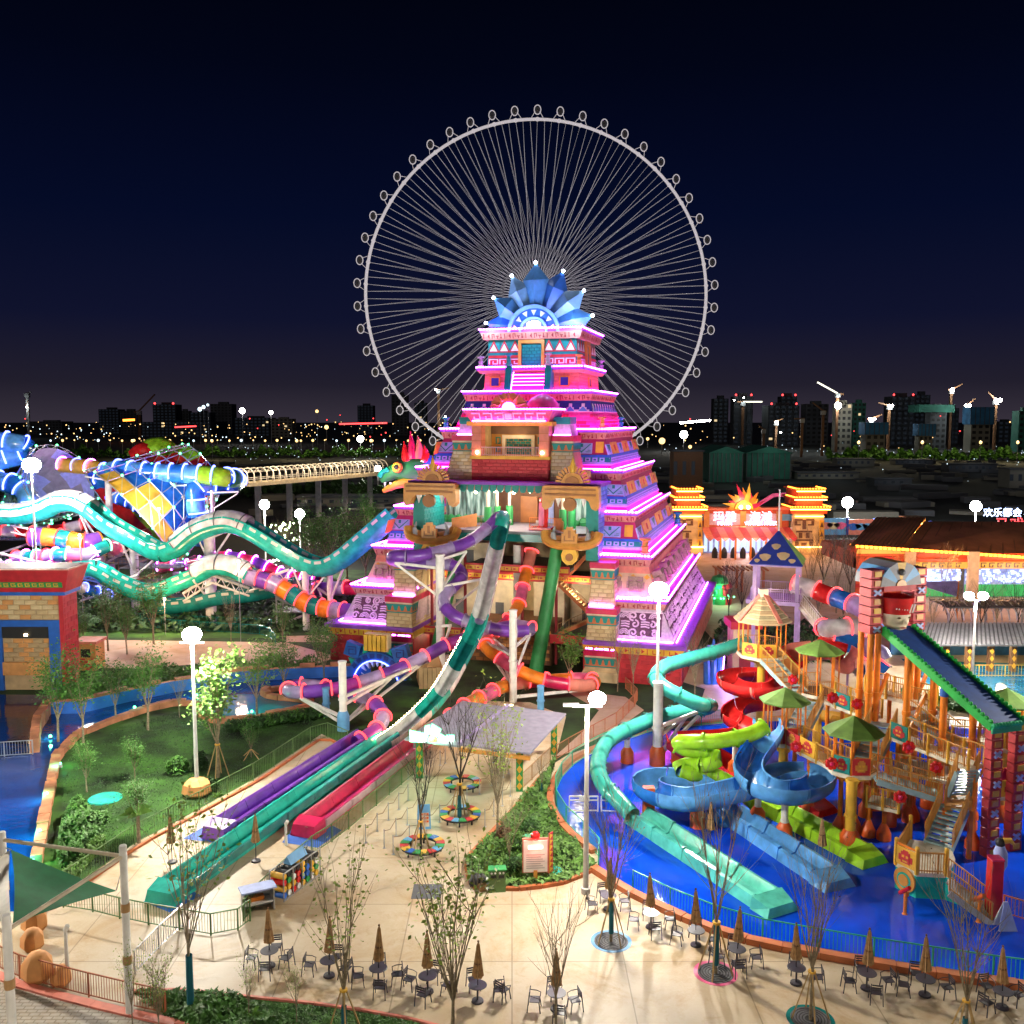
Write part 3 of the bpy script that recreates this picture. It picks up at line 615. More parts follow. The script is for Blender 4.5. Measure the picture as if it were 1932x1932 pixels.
# jaguar jaws at the stage corners
for s_ in (-1,1):
    cx = s_ * 6.95 - .1
    fr = Fr((cx,-15.75,15.2),(1,0,0),(0,0,1))
    P_ = [(-3.0,2.6),(-3.1,2.2),(-3.1,.2),(-2.7,-.1),(-2.2,.1),(-2.0,1.2),(-1.4,1.5),(1.4,1.5),(2.0,1.2),(2.2,.1),(2.7,-.1),(3.1,.2),(3.1,2.2),(3.0,2.6)]
    # three welded pieces: middle bar and two drooping ends
    b = MB(); b.ext(fr,[(-2.7,1.5),(2.7,1.5),(2.65,2.5),(2.5,2.65),(-2.5,2.65),(-2.65,2.5)],-.4,.7)
    for q in (-1,1):
        pl_ = [(q * 2.7,1.5),(q * 2.7,.7),(q * 2.4,.4),(q * 2.0,.6),(q * 1.75,1.25),(q * 1.35,1.5)]
        if q > 0: pl_.reverse()
        b.ext(fr,pl_,-.4,.7)
    b.build('upper_jaw','gold',pyr)
    b = MB(); b.ext(fr,[(-2.4,1.75),(2.4,1.75),(2.4,1.95),(-2.4,1.95)],.7,.8); b.ext(fr,[(-2.4,2.25),(2.4,2.25),(2.4,2.4),(-2.4,2.4)],.7,.8); b.build('jaw_ridge','golddark',pyr)
    MB().ext(fr,[(.62 * math.cos(i * math.pi / 8),.95 + .62 * math.sin(i * math.pi / 8)) for i in range(16)],.5,.95).build('nose','golddark',pyr)
    for q in (-1.2,1.2): MB().add([fr(q - .25,1.5,.1),fr(q + .25,1.5,.1),fr(q + .2,1.5,.6),fr(q - .2,1.5,.6),fr(q,.65,.4)],[(0,1,2,3),(0,4,1),(1,4,2),(2,4,3),(3,4,0)]).build('fang','white',pyr)
    # fan crest above
    f2 = Fr((cx,-15.3,18.05),(1,0,0),(0,0,1))
    MB().ext(f2,[(1.05 * math.cos(math.pi * i / 10),1.0 * math.sin(math.pi * i / 10)) for i in range(11)],-.2,.35).build('crest_disc','gold',pyr)
    MB().ext(f2,[(.7 * math.cos(math.pi * i / 10),.66 * math.sin(math.pi * i / 10)) for i in range(11)],.35,.45).build('crest_inner_disc','golddark',pyr)
    for i in range(13):
        if i == 6: continue
        a = math.pi * (i + .5) / 13; c,s = math.cos(a),math.sin(a)
        MB().ext(f2,[(c * 1.1 + s * .09,s * 1.05 - c * .09),(c * 1.65 + s * .12,s * 1.6 - c * .12),(c * 1.65 - s * .12,s * 1.6 + c * .12),(c * 1.1 - s * .09,s * 1.05 + c * .09)],-.1,.15).build('crest_ray','gold',pyr)
    MB().lathe([(.12,0),(.2,.9),(.28,1.5),(.01,2.4)],8,(cx,-15.45,18.1)).build('crest_spike','yellow',pyr,True)
    # lower jaw with tusks
    b = MB(); b.tube(spline([(cx - 2.6,-15.6,13.45),(cx - 2.35,-16.0,12.70),(cx - 1.4,-16.3,12.35),(cx,-16.4,12.25),(cx + 1.4,-16.3,12.35),(cx + 2.35,-16.0,12.70),(cx + 2.6,-15.6,13.45)],4),.42,8); b.build('lower_jaw','gold',pyr,True)
    b = MB(); b.tube(spline([(cx - 2.1,-15.5,13.45),(cx - 1.75,-15.8,12.95),(cx,-15.9,12.75),(cx + 1.75,-15.8,12.95),(cx + 2.1,-15.5,13.45)],4),.35,8); b.build('gum','golddark',pyr,True)
    f3 = Fr((cx,-16.55,12.55),(1,0,0),(0,0,1))
    MB().ext(f3,[(-.75,0),(.75,0),(.75,.9),(.55,.9),(.55,1.25),(.3,1.25),(.3,1.5),(-.3,1.5),(-.3,1.25),(-.55,1.25),(-.55,.9),(-.75,.9)],-.3,.15).build('jaw_crest','gold',pyr)
    b = MB()
    for q in ((-.5,.5,.2,.3),(-.5,-.4,.31,.7),(.4,.5,.31,.7),(-.12,.12,.5,1.2)): b.rect(f3,*q,.15,.22)
    b.build('crest_mark','golddark',pyr)
    for q in (-1.5,1.5): MB().tube(spline([(cx + q,-15.9,12.65),(cx + q * 1.12,-16.1,13.25),(cx + q * 1.0,-16.1,14.05)],4),[.3] * 3 + [.26,.24,.2,.15,.1,.04],8).build('tusk','grey',pyr,True)
    MB().ext(f3,[(-.55,-.5),(.55,-.5),(.8,-1.1),(.7,-1.6),(.3,-2.0),(-.3,-2.0),(-.7,-1.6),(-.8,-1.1)],-.5,.1).build('pendant','yellow',pyr)
    MB().ext(f3,[(.36 * math.cos(i * math.pi / 6),-1.3 + .36 * math.sin(i * math.pi / 6)) for i in range(12)],.1,.2).build('pendant_disc','golddark',pyr)
# --- inside below the stage: floors, cream rooms, stairs, green props
for z,y in ((9.3,-13.5),(8.0,-10.5),(2.9,-14.5)):
    xa,xb = (-4.4,6.2) if z > 9 else ((-8.5,8.5) if z > 3 else (-8.5,-4.5))
    MB().box(xa,xb,y,-6.1,z,z + .3).build('gallery_floor','greyd',pyr)
    MB().box(xa,xb,y - .2,y - .02,z - .25,z + .55).build('gallery_fascia','red',pyr)
    MB().box(xa + .1,xb - .1,y - .26,y - .21,z - .05,z + .35).build('gallery_frieze','yellow',pyr)
    gy = MB(); x = xa + .3
    while x < xb - .6: gy.box(x,x + .08,y - .3,y - .262,z,z + .3); gy.box(x + .2,x + .45,y - .3,y - .262,z + .08,z + .22); x += .75
    gy.build('glyph_band','red',pyr)
MB().box(4.6,8.4,-14.7,-6.1,2.9,3.2).build('gallery_floor','greyd',pyr); MB().box(4.6,8.4,-14.9,-14.72,2.6,3.45).build('gallery_fascia','red',pyr)
MB().box(-8.4,8.4,-6.3,-6.0,0,11.6).build('back_wall','sand2',pyr)
for x0,x1,y0,z0,z1 in ((-8.3,-4.6,-9.5,3.2,7.9),(-3.9,-.6,-9.0,3.0,7.7),(1.4,4.6,-9.0,3.0,7.7),(5.2,8.3,-8.2,3.3,7.7),(-8.3,-3.0,-8.6,8.3,11.2)):
    MB().box(x0,x1,y0,-6.32,z0,z1).build('room_wall','cream',pyr)
    MB().box((x0 + x1) / 2 - .45,(x0 + x1) / 2 + .45,y0 - .05,y0 - .01,z0 + .05,z0 + 2.1).build('room_door','greyd',pyr)
MB().box(-4.2,4.4,-13.5,-6.4,0,3.9).build('brick_podium','brown',pyr)
bricks(pyr,Fr((0,-13.5,0),(1,0,0),(0,0,1)),-4.15,4.35,.05,3.85,.8,.4,['brown','lblock','golddark'],d=.05)
for x0,z0,x1,z1,y in ((4.8,7.9,8.3,4.8,-11.5),(8.3,4.8,5.0,3.2,-12.6),(-8.3,5.2,-4.8,7.9,-10.6),(7.9,11.4,5.2,8.4,-11.0)):
    n = 12
    for i in range(n):
        t_ = i / n; MB().cbox(Vector((x0 + (x1 - x0) * t_,y,z0 + (z1 - z0) * t_)),(.34,1.3,.12)).build('stair_step','sand3',pyr)
    b = MB()
    for dy in (-.7,.7): b.bar((x0,y + dy,z0 - .1),(x1,y + dy,z1 - .1),.1,.3)
    b.build('stair_stringer','terracotta',pyr); rail(pyr,[(x0,y - .7,z0),(x1,y - .7,z1)],.95,'woodtan',.3,'stair_rail')
for x,y in ((-8.2,-13),(-4.7,-12.8),(4.7,-12.8),(1.2,-12.6)): MB().box(x - .12,x + .12,y - .12,y + .12,0,11.6).build('steel_post','darkred',pyr)
for (xa,ya,xb,yb,r_) in ((-4.4,-15.2,-7.0,-15.8,.55),(5.2,-14.6,3.6,-16.4,.62)): MB().tube([(xa,ya,11.8),((xa + xb) / 2,(ya + yb) / 2,6),(xb,yb,0)],[r_,r_ * 1.05,r_ * 1.15],12).build('green_prop','green',pyr,True)
MB().tube([(0.6,-12,11.6),(.6,-12,0)],.5,12).build('white_prop','white',pyr,True)
pointlight((-6.3,-12.4,7.2),260,(1,.8,.5),.3,'gallery_lamp',pyr); pointlight((6.6,-11.9,7.3),260,(1,.8,.5),.3,'gallery_lamp',pyr); pointlight((0,-11.5,7.4),300,(1,.8,.5),.3,'gallery_lamp',pyr); pointlight((-6.2,-11.9,2.3),200,(1,.8,.5),.3,'gallery_lamp',pyr)
pointlight((0,-11.6,22.6),90,(1,.8,.5),.3,'balcony_lamp',pyr)
# --- crystal crown
crn = thing('crystal_crown','blue crystal sun crown glowing white on the flat top of the pyramid','rooftop ornament',None,PC + Vector((0,0,33.34)) + Vector((-.28 * 4.1,-.96 * 4.1,0)) + Vector((.3,-.1,-.35)),PA)
for i,(a,L) in enumerate(((0,6.9),(25,6.25),(-26,6.6),(53,5.75),(-53,6.4),(81,5.6),(-78,6.2))):
    a = R(a); d = Vector((-math.sin(a),0,math.cos(a))); x = Vector((math.cos(a),0,math.sin(a))); w_ = 1.38 if i in (0,2,4,6) else 1.25; yb = -.35 + .12 * (i % 3)
    def q(u,v,y): return d * u + x * v + Vector((0,yb + y,0))
    b = MB(); V = [q(2.0,-.6,0),q(2.0,0,-.5),q(2.0,.6,0),q(2.0,0,.5),q(L - 1.75,-w_,0),q(L - 1.9,0,-.95),q(L - 1.75,w_,0),q(L - 1.9,0,.95),q(L,0,0)]
    V = [v + Vector((0,0,.28)) for v in V]
    b.add(V,[(0,1,5,4),(1,2,6,5),(2,3,7,6),(3,0,4,7),(4,5,8),(5,6,8),(6,7,8),(7,4,8),(0,3,2,1)])
    b.build('crystal_petal',('crystal','crystal2','crystald')[i % 3] if i else 'crystal',crn)
    MB().ball(V[8] + Vector((0,-.1,0)),.17).build('tip_light','crystallight',crn)
fr = Fr((0,-1.0,0),(1,0,0),(0,0,1))
def halfring(r0,r1,d0,d1,n=20):
    b = MB()
    for i in range(n):
        a,c = math.pi * i / n,math.pi * (i + 1) / n
        b.ext(fr,[(r0 * math.cos(a),r0 * math.sin(a)),(r1 * math.cos(a),r1 * math.sin(a)),(r1 * math.cos(c),r1 * math.sin(c)),(r0 * math.cos(c),r0 * math.sin(c))],d0,d1)
    return b
MB().ext(fr,[(2.75 * math.cos(math.pi * i / 20),2.75 * math.sin(math.pi * i / 20)) for i in range(21)],-1.0,.1).build('crown_disc','crystald',crn)
halfring(2.45,2.8,.1,.4).build('outer_ring','crystal2',crn); halfring(1.3,1.55,.1,.45).build('inner_ring','crystal2',crn)
for i in range(7):
    a = math.pi * (i + .5) / 7; c,s = math.cos(a),math.sin(a)
    MB().ext(fr,[(c * 2.25 - s * .28,s * 2.25 + c * .28),(c * 1.7,s * 1.7),(c * 2.25 + s * .28,s * 2.25 - c * .28)][::-1],.1,.25).build('triangle_inlay','white',crn)
for i,(x,y,w_,h_) in enumerate(((-.02,.5,.45,.48),(0.05,1.08,.34,.14),(-.6,.75,.17,.26),(.62,.75,.18,.3),(-.85,.3,.22,.24),(.85,.28,.22,.24),(-.45,1.03,.13,.1),(.45,1.08,.12,.1))):
    MB().ext(fr,[(x - w_,y - h_ * .8),(x - w_ * .4,y - h_),(x + w_ * .8,y - h_),(x + w_,y + h_ * .5),(x + w_ * .3,y + h_),(x - w_ * .8,y + h_ * .8)],.1,.3).build('crystal_tile','white',crn)
pointlight((0,-3.2,.4),520,(.4,.6,1),.4,'crown_floodlight',crn); pointlight((-4.6,-2.6,.4),600,(.4,.6,1),.4,'crown_floodlight',crn); pointlight((4.6,-2.6,.4),600,(.4,.6,1),.4,'crown_floodlight',crn)
# ================================================================ ferris wheel
FW = Vector((8.0,305,0)); WR = 53.9; wc = at(1013,558,305)
fw = thing('ferris_wheel','giant white ferris wheel with spoke cables standing far behind the pyramid','ferris wheel',None,wc,R(2))
mat('wheelglow',(.8,.78,.8),.5,emit=(.8,.74,.78),es=.4,noise=None)  # lit look of the wheel steel is put in as its own emission
mat('cableglow',(.8,.78,.8),.5,emit=(.75,.7,.75),es=.36,noise=None)  # cables likewise given a glow of their own
P_ = [(WR * math.cos(2 * math.pi * i / 100),0,WR * math.sin(2 * math.pi * i / 100)) for i in range(100)]
def ringmb(r,y,rad,n=8): return MB().tube([(r * math.cos(2 * math.pi * i / 100),y,r * math.sin(2 * math.pi * i / 100)) for i in range(100)],rad,n,closed=True,up=(0,1,0))
ringmb(WR,0,.48).build('rim','wheelglow',fw,True)
b = MB()
for i in range(50):
    a = 2 * math.pi * (i + .5) / 50; c,s = math.cos(a),math.sin(a); b.ball((WR * c,0,WR * s),.7,6,4)
b.build('rim_joint','wheelglow',fw)
NS = 300
for i in range(NS):
    a = 2 * math.pi * (i // 2 * 2 + 1) / NS; y = -3.6 if i % 2 else 3.6
    k = R(78) * (1 if (i // 2) % 2 else -1) * (1 if i % 2 else .8)
    MB().bar((1.8 * math.cos(a + k),y,1.8 * math.sin(a + k)),(WR * math.cos(a),0,WR * math.sin(a)),.05).build('spoke_cable','cableglow',fw)
MB().tube([(0,-5,0),(0,5,0)],2.4,16,up=(1,0,0)).build('hub','wheelglow',fw,True)
gd = MB().tube([(1.05 * math.cos(t),0,1.4 * math.sin(t)) for t in [2 * math.pi * i / 14 for i in range(14)]],.15,5,closed=True,up=(0,1,0))
gme = gd.build('capsule_ring','wheelglow',fw); gc = MB().lathe([(.01,-1.25),(.65,-.9),(.9,0),(.65,.9),(.01,1.25)],10); cme = gc.build('capsule','greyd',fw)
gme.name = 'capsule_ring'
for i in range(50):
    a = 2 * math.pi * (i + .5) / 50; c,s = math.cos(a),math.sin(a); p = Vector((c * (WR + 2.6),0,s * (WR + 2.6)))
    o = cme if i == 0 else inst('capsule',cme.data,fw); o.location = p
    r_ = gme if i == 0 else inst('capsule_ring',gme.data,None); r_.parent = o; r_.location = (0,-.8,0) if i else (0,-.8,0)
    t = Vector((-s,0,c)); bb = MB()
    for q in (-1,1): bb.bar(Vector((c,0,s)) * (WR + .5) + t * q * 1.8 - p,Vector((0,-.3,0)) + t * q * .5,.12)
    bb.build('capsule_arm','wheelglow',o)
b = MB()
for dx in (-5,5):
    for y in (-14,14): b.bar((0 + dx * .1,y * .3,0),(31 + dx * .4,y,-wc.z),.55); b.bar((0 + dx * .1,y * .3,0),(-31 + dx * .4,y,-wc.z),.55)
b.build('support_leg','wheelglow',fw)
# ================================================================ ground
def sheet(name,pts,z,m,kind='structure',th=None):
    b = MB()
    if th: b.prism([(p[0],p[1]) for p in pts],z - th,z)
    else: b.add([(p[0],p[1],z) for p in pts],[tuple(range(len(pts)))])
    return b.build(name,m,None,kind=kind)
def gp(*uv,z=0): return [g(u,v,z) for u,v in uv]
def paving_mat(name,c1,c2,rough,sc,joint=None):
    m = mat(name,c1,rough,noise=None); t = m.node_tree; b = t.nodes['Principled BSDF']; tc = t.nodes.new('ShaderNodeTexCoord')
    n1 = t.nodes.new('ShaderNodeTexNoise'); n1.inputs['Scale'].default_value = sc; n1.inputs['Detail'].default_value = 8; n1.inputs['Roughness'].default_value = .62; t.links.new(tc.outputs['Object'],n1.inputs['Vector'])
    cr = t.nodes.new('ShaderNodeValToRGB'); cr.color_ramp.elements[0].position = .34; cr.color_ramp.elements[0].color = (*c2,1); cr.color_ramp.elements[1].position = .58; cr.color_ramp.elements[1].color = (*c1,1)
    t.links.new(n1.outputs['Fac'],cr.inputs[0]); last = cr.outputs[0]
    if joint:
        br = t.nodes.new('ShaderNodeTexBrick'); br.inputs['Scale'].default_value = 1; br.inputs['Brick Width'].default_value = joint[0]; br.inputs['Row Height'].default_value = joint[1]; br.inputs['Mortar Size'].default_value = joint[2]; br.offset = .0 if joint[0] > 1 else .5
        br.inputs['Color1'].default_value = (1,1,1,1); br.inputs['Color2'].default_value = (.93,.93,.93,1); br.inputs['Mortar'].default_value = (.6,.58,.55,1); t.links.new(tc.outputs['Object'],br.inputs['Vector'])
        mx = t.nodes.new('ShaderNodeMix'); mx.data_type = 'RGBA'; mx.blend_type = 'MULTIPLY'; mx.inputs[0].default_value = 1; t.links.new(last,mx.inputs[6]); t.links.new(br.outputs['Color'],mx.inputs[7]); last = mx.outputs[2]
    for sc_i,lo,hi,cc in ((1.1,.56,.7,(.86,.79,.68,1)),(.3,.5,.66,(.86,.74,.58,1)),(6.0,.62,.7,(.88,.85,.8,1))):
        n3 = t.nodes.new('ShaderNodeTexNoise'); n3.inputs['Scale'].default_value = sc_i; n3.inputs['Detail'].default_value = 9; n3.inputs['Roughness'].default_value = .7; n3.inputs['Distortion'].default_value = .6; t.links.new(tc.outputs['Object'],n3.inputs['Vector'])
        c3 = t.nodes.new('ShaderNodeValToRGB'); c3.color_ramp.elements[0].position = lo; c3.color_ramp.elements[0].color = (1,1,1,1); c3.color_ramp.elements[1].position = hi; c3.color_ramp.elements[1].color = cc; t.links.new(n3.outputs['Fac'],c3.inputs[0])
        m3 = t.nodes.new('ShaderNodeMix'); m3.data_type = 'RGBA'; m3.blend_type = 'MULTIPLY'; m3.inputs[0].default_value = 1; t.links.new(last,m3.inputs[6]); t.links.new(c3.outputs[0],m3.inputs[7]); last = m3.outputs[2]
    t.links.new(last,b.inputs['Base Color'])
    n2 = t.nodes.new('ShaderNodeTexNoise'); n2.inputs['Scale'].default_value = 9; t.links.new(tc.outputs['Object'],n2.inputs['Vector'])
    bp = t.nodes.new('ShaderNodeBump'); bp.inputs['Strength'].default_value = .25; bp.inputs['Distance'].default_value = .03; t.links.new(n2.outputs['Fac'],bp.inputs['Height']); t.links.new(bp.outputs[0],b.inputs['Normal'])
mat('earth',(.012,.014,.014),.9,noise=(.02,.5)); mat('lawn',(.03,.1,.008),.95,noise=(.35,.6),bump=.5); mat('darklawn',(.02,.05,.01),.95,noise=(.4,.5),bump=.5)
paving_mat('paving',(.60,.50,.36),(.50,.37,.22),.5,.16,(5,5,.03)); paving_mat('pavers',(.55,.5,.44),(.45,.4,.34),.7,.5,(.42,.22,.03)); paving_mat('pathstone',(.5,.34,.26),(.38,.26,.2),.7,.2)
def water_mat(name,c,rough,bump,sc):
    m = mat(name,c,rough,noise=(.25,.25),spec=.5); t = m.node_tree; b = t.nodes['Principled BSDF']; tc = t.nodes.new('ShaderNodeTexCoord')
    n = t.nodes.new('ShaderNodeTexNoise'); n.inputs['Scale'].default_value = sc; n.inputs['Detail'].default_value = 3; t.links.new(tc.outputs['Object'],n.inputs['Vector'])
    bp = t.nodes.new('ShaderNodeBump'); bp.inputs['Strength'].default_value = bump; bp.inputs['Distance'].default_value = .06; t.links.new(n.outputs['Fac'],bp.inputs['Height']); t.links.new(bp.outputs[0],b.inputs['Normal'])
water_mat('poolblue',(.004,.065,.68),.05,.17,3.4); water_mat('riverblue',(.003,.05,.26),.06,.3,2.2); water_mat('deepwater',(.002,.012,.09),.08,.25,1.2); water_mat('pondwater',(.02,.16,.28),.06,.3,1.8)
sheet('ground',[(-4000,-80),(4000,-80),(4000,6500),(-4000,6500)],-.05,'earth')
sheet('plaza',[(-70,5),(70,5),(70,95),(-70,95)],0,'paving')
sheet('rear_plaza',[(22,95),(140,95),(140,185),(22,185)],0,'pathstone')
sheet('back_garden_lawn',[(-95,95),(21.9,95),(21.9,150),(-95,150)],0,'darklawn')
sheet('back_garden_lawn',gp((-300,1312),(-300,1220),(1000,1220),(1210,1262),(1330,1300),(1310,1362),(1226,1371),(1142,1398),(1070,1425),(1046,1440),(1068,1352),(1000,1325),(880,1322),(840,1345),(760,1388),(700,1400),(656,1408),(607,1385),(583,1345),(547,1290),(300,1312)),.006,'darklawn')
sheet('path',gp((100,1206),(540,1212),(640,1240),(560,1262),(430,1248),(260,1262),(100,1258),z=.01),.012,'pathstone')
sheet('path',gp((540,1200),(700,1196),(640,1212),(540,1211),z=.01),.012,'pathstone')
sheet('path',gp((1060,1300),(1180,1315),(1215,1340),(1170,1372),(1075,1420),(1046,1428),(1100,1380),(1130,1340)),.012,'pathstone')
sheet('back_lawn',gp((150,1190),(560,1190),(520,1204),(150,1203)),.014,'lawn')
sheet('lawn',gp((69,1632),(84,1551),(106,1434),(146,1392),(219,1363),(273,1345),(328,1333),(372,1332),(383,1356),(405,1367),(474,1363),(547,1349),(590,1346),(607,1385),(485,1467),(346,1543),(255,1591),(157,1660),(60,1722)),.018,'lawn')
sheet('lawn',gp((590,1346),(610,1310),(700,1290),(850,1300),(835,1330),(750,1384),(656,1406),(607,1385)),.022,'lawn')
sheet('pool',gp((-400,1720),(-300,1330),(-60,1310),(100,1312),(88,1347),(66,1383),(62,1420),(106,1434),(84,1551),(69,1632),(60,1720)),.01,'riverblue')
sheet('pool',gp((-400,1404),(-300,1330),(-60,1310),(100,1312),(88,1347),(66,1383),(62,1404)),.026,'deepwater')
RIV_F = [(88,1347),(153,1345),(237,1325),(328,1306),(437,1288),(540,1281),(634,1277),(700,1274)]
RIV_N = [(106,1434),(146,1390),(219,1361),(273,1343),(328,1331),(372,1330),(383,1354),(405,1365),(474,1361),(547,1347),(583,1339)]
sheet('river',gp(*([(60,1425),(66,1383)] + RIV_F + [(640,1290),(600,1300),(590,1330)] + RIV_N[::-1])),.03,'riverblue')
sheet('pond',gp((383,1354),(390,1322),(450,1310),(490,1311),(520,1322),(560,1326),(583,1334),(560,1346),(474,1361),(405,1365)),.036,'pondwater')
POOL = [(1375,1364),(1301,1371),(1226,1381),(1142,1410),(1090,1436),(1062,1465),(1048,1492),(1048,1520),(1064,1550),(1091,1578),(1131,1608),(1129,1640),(1194,1682),(1280,1724),(1381,1763),(1441,1778),(1509,1790),(1575,1803),(1712,1825),(1852,1847),(1932,1857),(2200,1895)]
sheet('splash_pool',gp(*(POOL + [(2600,1700),(2300,1420),(1800,1372),(1500,1360)])),.02,'poolblue')
sheet('back_pool',gp((1700,1243),(1790,1248),(2100,1258),(2200,1330),(1860,1322),(1760,1300)),.026,'pondwater')
sheet('paver_walk',gp((-100,1842),(39,1852),(130,1880),(247,1904),(338,1924),(420,1960),(420,2300),(-200,2300)),.03,'pavers')
sheet('planting_strip',gp((247,1872),(330,1870),(503,1888),(640,1902),(797,1930),(900,1960),(900,2200),(400,2200),(338,1924)),.012,'lawn')
BED = [(1051,1428),(1038,1470),(1038,1500),(1040,1528),(1058,1560),(1088,1592),(1124,1641),(1073,1666),(1000,1679),(952,1681),(887,1675),(878,1626),(909,1593),(971,1528),(1022,1466)]
mat('soil',(.035,.03,.012),.95,noise=(1.5,.4),bump=.6)
sheet('planting_bed',gp(*BED),.03,'soil')
for i,uv in enumerate((((397,1553),(345,1583),(420,1592),(450,1585)),((555,1560),(532,1590),(600,1600),(645,1567),(600,1545)),((270,1702),(320,1722),(380,1690),(330,1665)))): sheet('blue_mat',gp(*uv),.02,'blue')
for u,v in ((198,1507),(1044,1643)): tag(MB().lathe([(1.05 if u < 900 else .45,0),(1.0 if u < 900 else .45,.06)],18).build('manhole_cover','slideteal'),'round green cover lying in the ' + ('grass of the left lawn' if u < 900 else 'planting bed beside the lit notice'),'cover').location = g(u,v,.02 if u < 900 else .1)
tag(MB().prism([(-.75,-.75),(.75,-.75),(.75,.75),(-.75,.75)],.004,.012).build('drain_cover','greyd'),'dark square drain cover set in the open plaza','drain').location = g(806,1682)
# ---------------------------------------------------------------- kerbs, river banks, fences
def kerb(name,label,pts,w,h,m,z=0,cat='kerb',jitter=0,seg=1.4):
    t = thing(name,label,cat); P = resample([Vector(p) for p in pts],seg)
    for p,q in zip(P,P[1:]):
        d = (q - p).normalized() * .012; hh = h * (1 + rnd.uniform(-jitter,jitter)); ww = w * (1 + rnd.uniform(-jitter,jitter))
        b = MB(); b.bar(p + d + Vector((0,0,hh / 2)),q - d + Vector((0,0,hh / 2)),ww,hh); b.build('kerb_stone',m,t)
    return t
mat('kerborange',(.58,.17,.06),.6,noise=(1.2,.2)); mat('bankstone',(.5,.2,.1),.8,noise=(.8,.3),bump=.4)
def fence(name,label,pts,h,m,post=2.0,step=.14,z=0,r=.05,mid=False,baser=.1):
    t = thing(name,label,'fence'); P = resample([Vector(p) for p in pts],post); up = Vector((0,0,1)); bars = MB()
    for i,p in enumerate(P):
        MB().bar(p,p + up * h,r * 1.3).build('post',m,t)
        if i + 1 < len(P):
            q = P[i + 1]; MB().bar(p + up * (h - r / 2),q + up * (h - r / 2),r).build('top_rail',m,t); MB().bar(p + up * baser,q + up * baser,r * .8).build('bottom_rail',m,t)
            n = max(1,int((q - p).length / step))
            for k in range(1,n): c = p.lerp(q,k / n); bars.bar(c + up * baser,c + up * (h - r),r * .38)
    bars.build('fence_bars',m,t); return t
mat('fencegreen',(.02,.42,.2),.4); mat('fenceolive',(.1,.2,.06),.5); mat('fencerust',(.4,.12,.05),.5)
fence('pool_fence','green railing curving round the left side of the splash pool',gp(*POOL[:12]),1.15,'fencegreen',2.4,.16)
fence('pool_fence','green railing between the splash pool and the parasol tables',gp(*POOL[12:]),1.15,'fencegreen',2.4,.16)
def off(pts,d):
    P = [Vector(p) for p in pts]; out = []
    for i,p in enumerate(P):
        t = (P[min(i + 1,len(P) - 1)] - P[max(i - 1,0)]).normalized(); out.append(p + Vector((t.y,-t.x,0)) * -d)
    return out
kerb('pool_kerb','terracotta kerb curving round the left side of the splash pool',off(gp(*POOL[:11]),.35 * -1),.4,.25,'kerborange',jitter=.06,seg=1.6)
kerb('pool_kerb','terracotta kerb at the foot of the green railing by the tables',off(gp(*POOL[11:]),-.35),.45,.3,'kerborange',jitter=.06,seg=1.6)
kerb('bed_kerb','orange kerb edging the front of the planting bed',gp(*BED[6:]),.22,.2,'kerborange',jitter=.05,seg=1.2)
fence('lawn_fence','long olive railing between the lawn and the racing slides',gp((656,1408),(607,1387),(485,1469),(346,1545),(255,1593),(157,1662),(60,1724)),1.2,'fenceolive',2.6,.2,r=.045)
kerb('lawn_kerb','orange kerb running along the foot of the lawn railing',off(gp((656,1410),(607,1389),(485,1471),(346,1547),(255,1595),(157,1664),(60,1728)),.3),.15,.15,'kerborange',seg=2)
kerb('river_bank','rough terracotta rock bank on the near side of the lazy river',gp(*([(69,1632),(84,1551),(106,1434)] + RIV_N[1:])),.55,.45,'bankstone',jitter=.25,seg=1.2)
kerb('river_bank','rough terracotta rock bank on the far side of the lazy river',[p + Vector((0,.3,0)) for p in gp(*([(62,1424),(66,1383)] + RIV_F))],.6,1.15,'bankstone',jitter=.15,seg=1.4)
kerb('river_bank','curled rock tongue reaching into the pond',gp((583,1339),(588,1331),(570,1324),(530,1321),(500,1316),(494,1308),(520,1303),(560,1304)),.5,.5,'bankstone',jitter=.2,seg=1.2)
sheet('pond_tongue',gp((560,1304),(520,1305),(500,1312),(535,1319),(585,1326),(600,1312)),.05,'darklawn')
t = thing('river_wall','deep blue painted wall along the far side of the lazy river','wall')
P = gp(*([(66,1390)] + RIV_F))
for p,q in zip(P,P[1:]): MB().bar(p + Vector((0,-.12,.5)),q + Vector((0,-.12,.5)),.2,1.0).build('wall_panel','blue',t)
for i,(u,v) in enumerate(((95,1392),(254,1337),(371,1314),(383,1352),(475,1345))):
    tt = thing('pond_light',['small green light at the mouth of the lazy river','green light halfway along the lazy river wall','green light where the river meets the pond','green light on the near bank of the pond','green light on the far side of the pond'][i],'lamp','green underwater lamps'); tt.location = g(u,v,.1)
    MB().ball((0,0,.12),.12).build('lens','neongreen',tt); MB().box(-.1,.1,-.1,.1,0,.05).build('base','grey',tt); pointlight((0,0,.5),60,(.1,1,.5),.1,'lamp_light',tt)
fence('bridge_rail','brown railing along the paver walk at the lower left',gp((-60,1800),(35,1845),(130,1872),(245,1900),(330,1918)),1.1,'fencerust',1.9,.13)
kerb('walk_kerb','pink kerb at the edge of the paver walk',off(gp((-60,1806),(35,1851),(130,1878),(245,1906),(338,1926),(420,1960)),-.25),.4,.12,'salmon',seg=2)
kerb('lawn_edge','thin terracotta edging between plaza and bottom planting strip',gp((247,1872),(330,1868),(503,1886),(640,1900),(797,1928),(900,1958)),.12,.1,'salmon',seg=2)
fence('queue_fence','green railing along the paved strip left of the ring benches',gp((460,1738),(497,1695),(590,1612),(640,1580),(780,1462)),1.1,'fenceolive',1.8,.16)
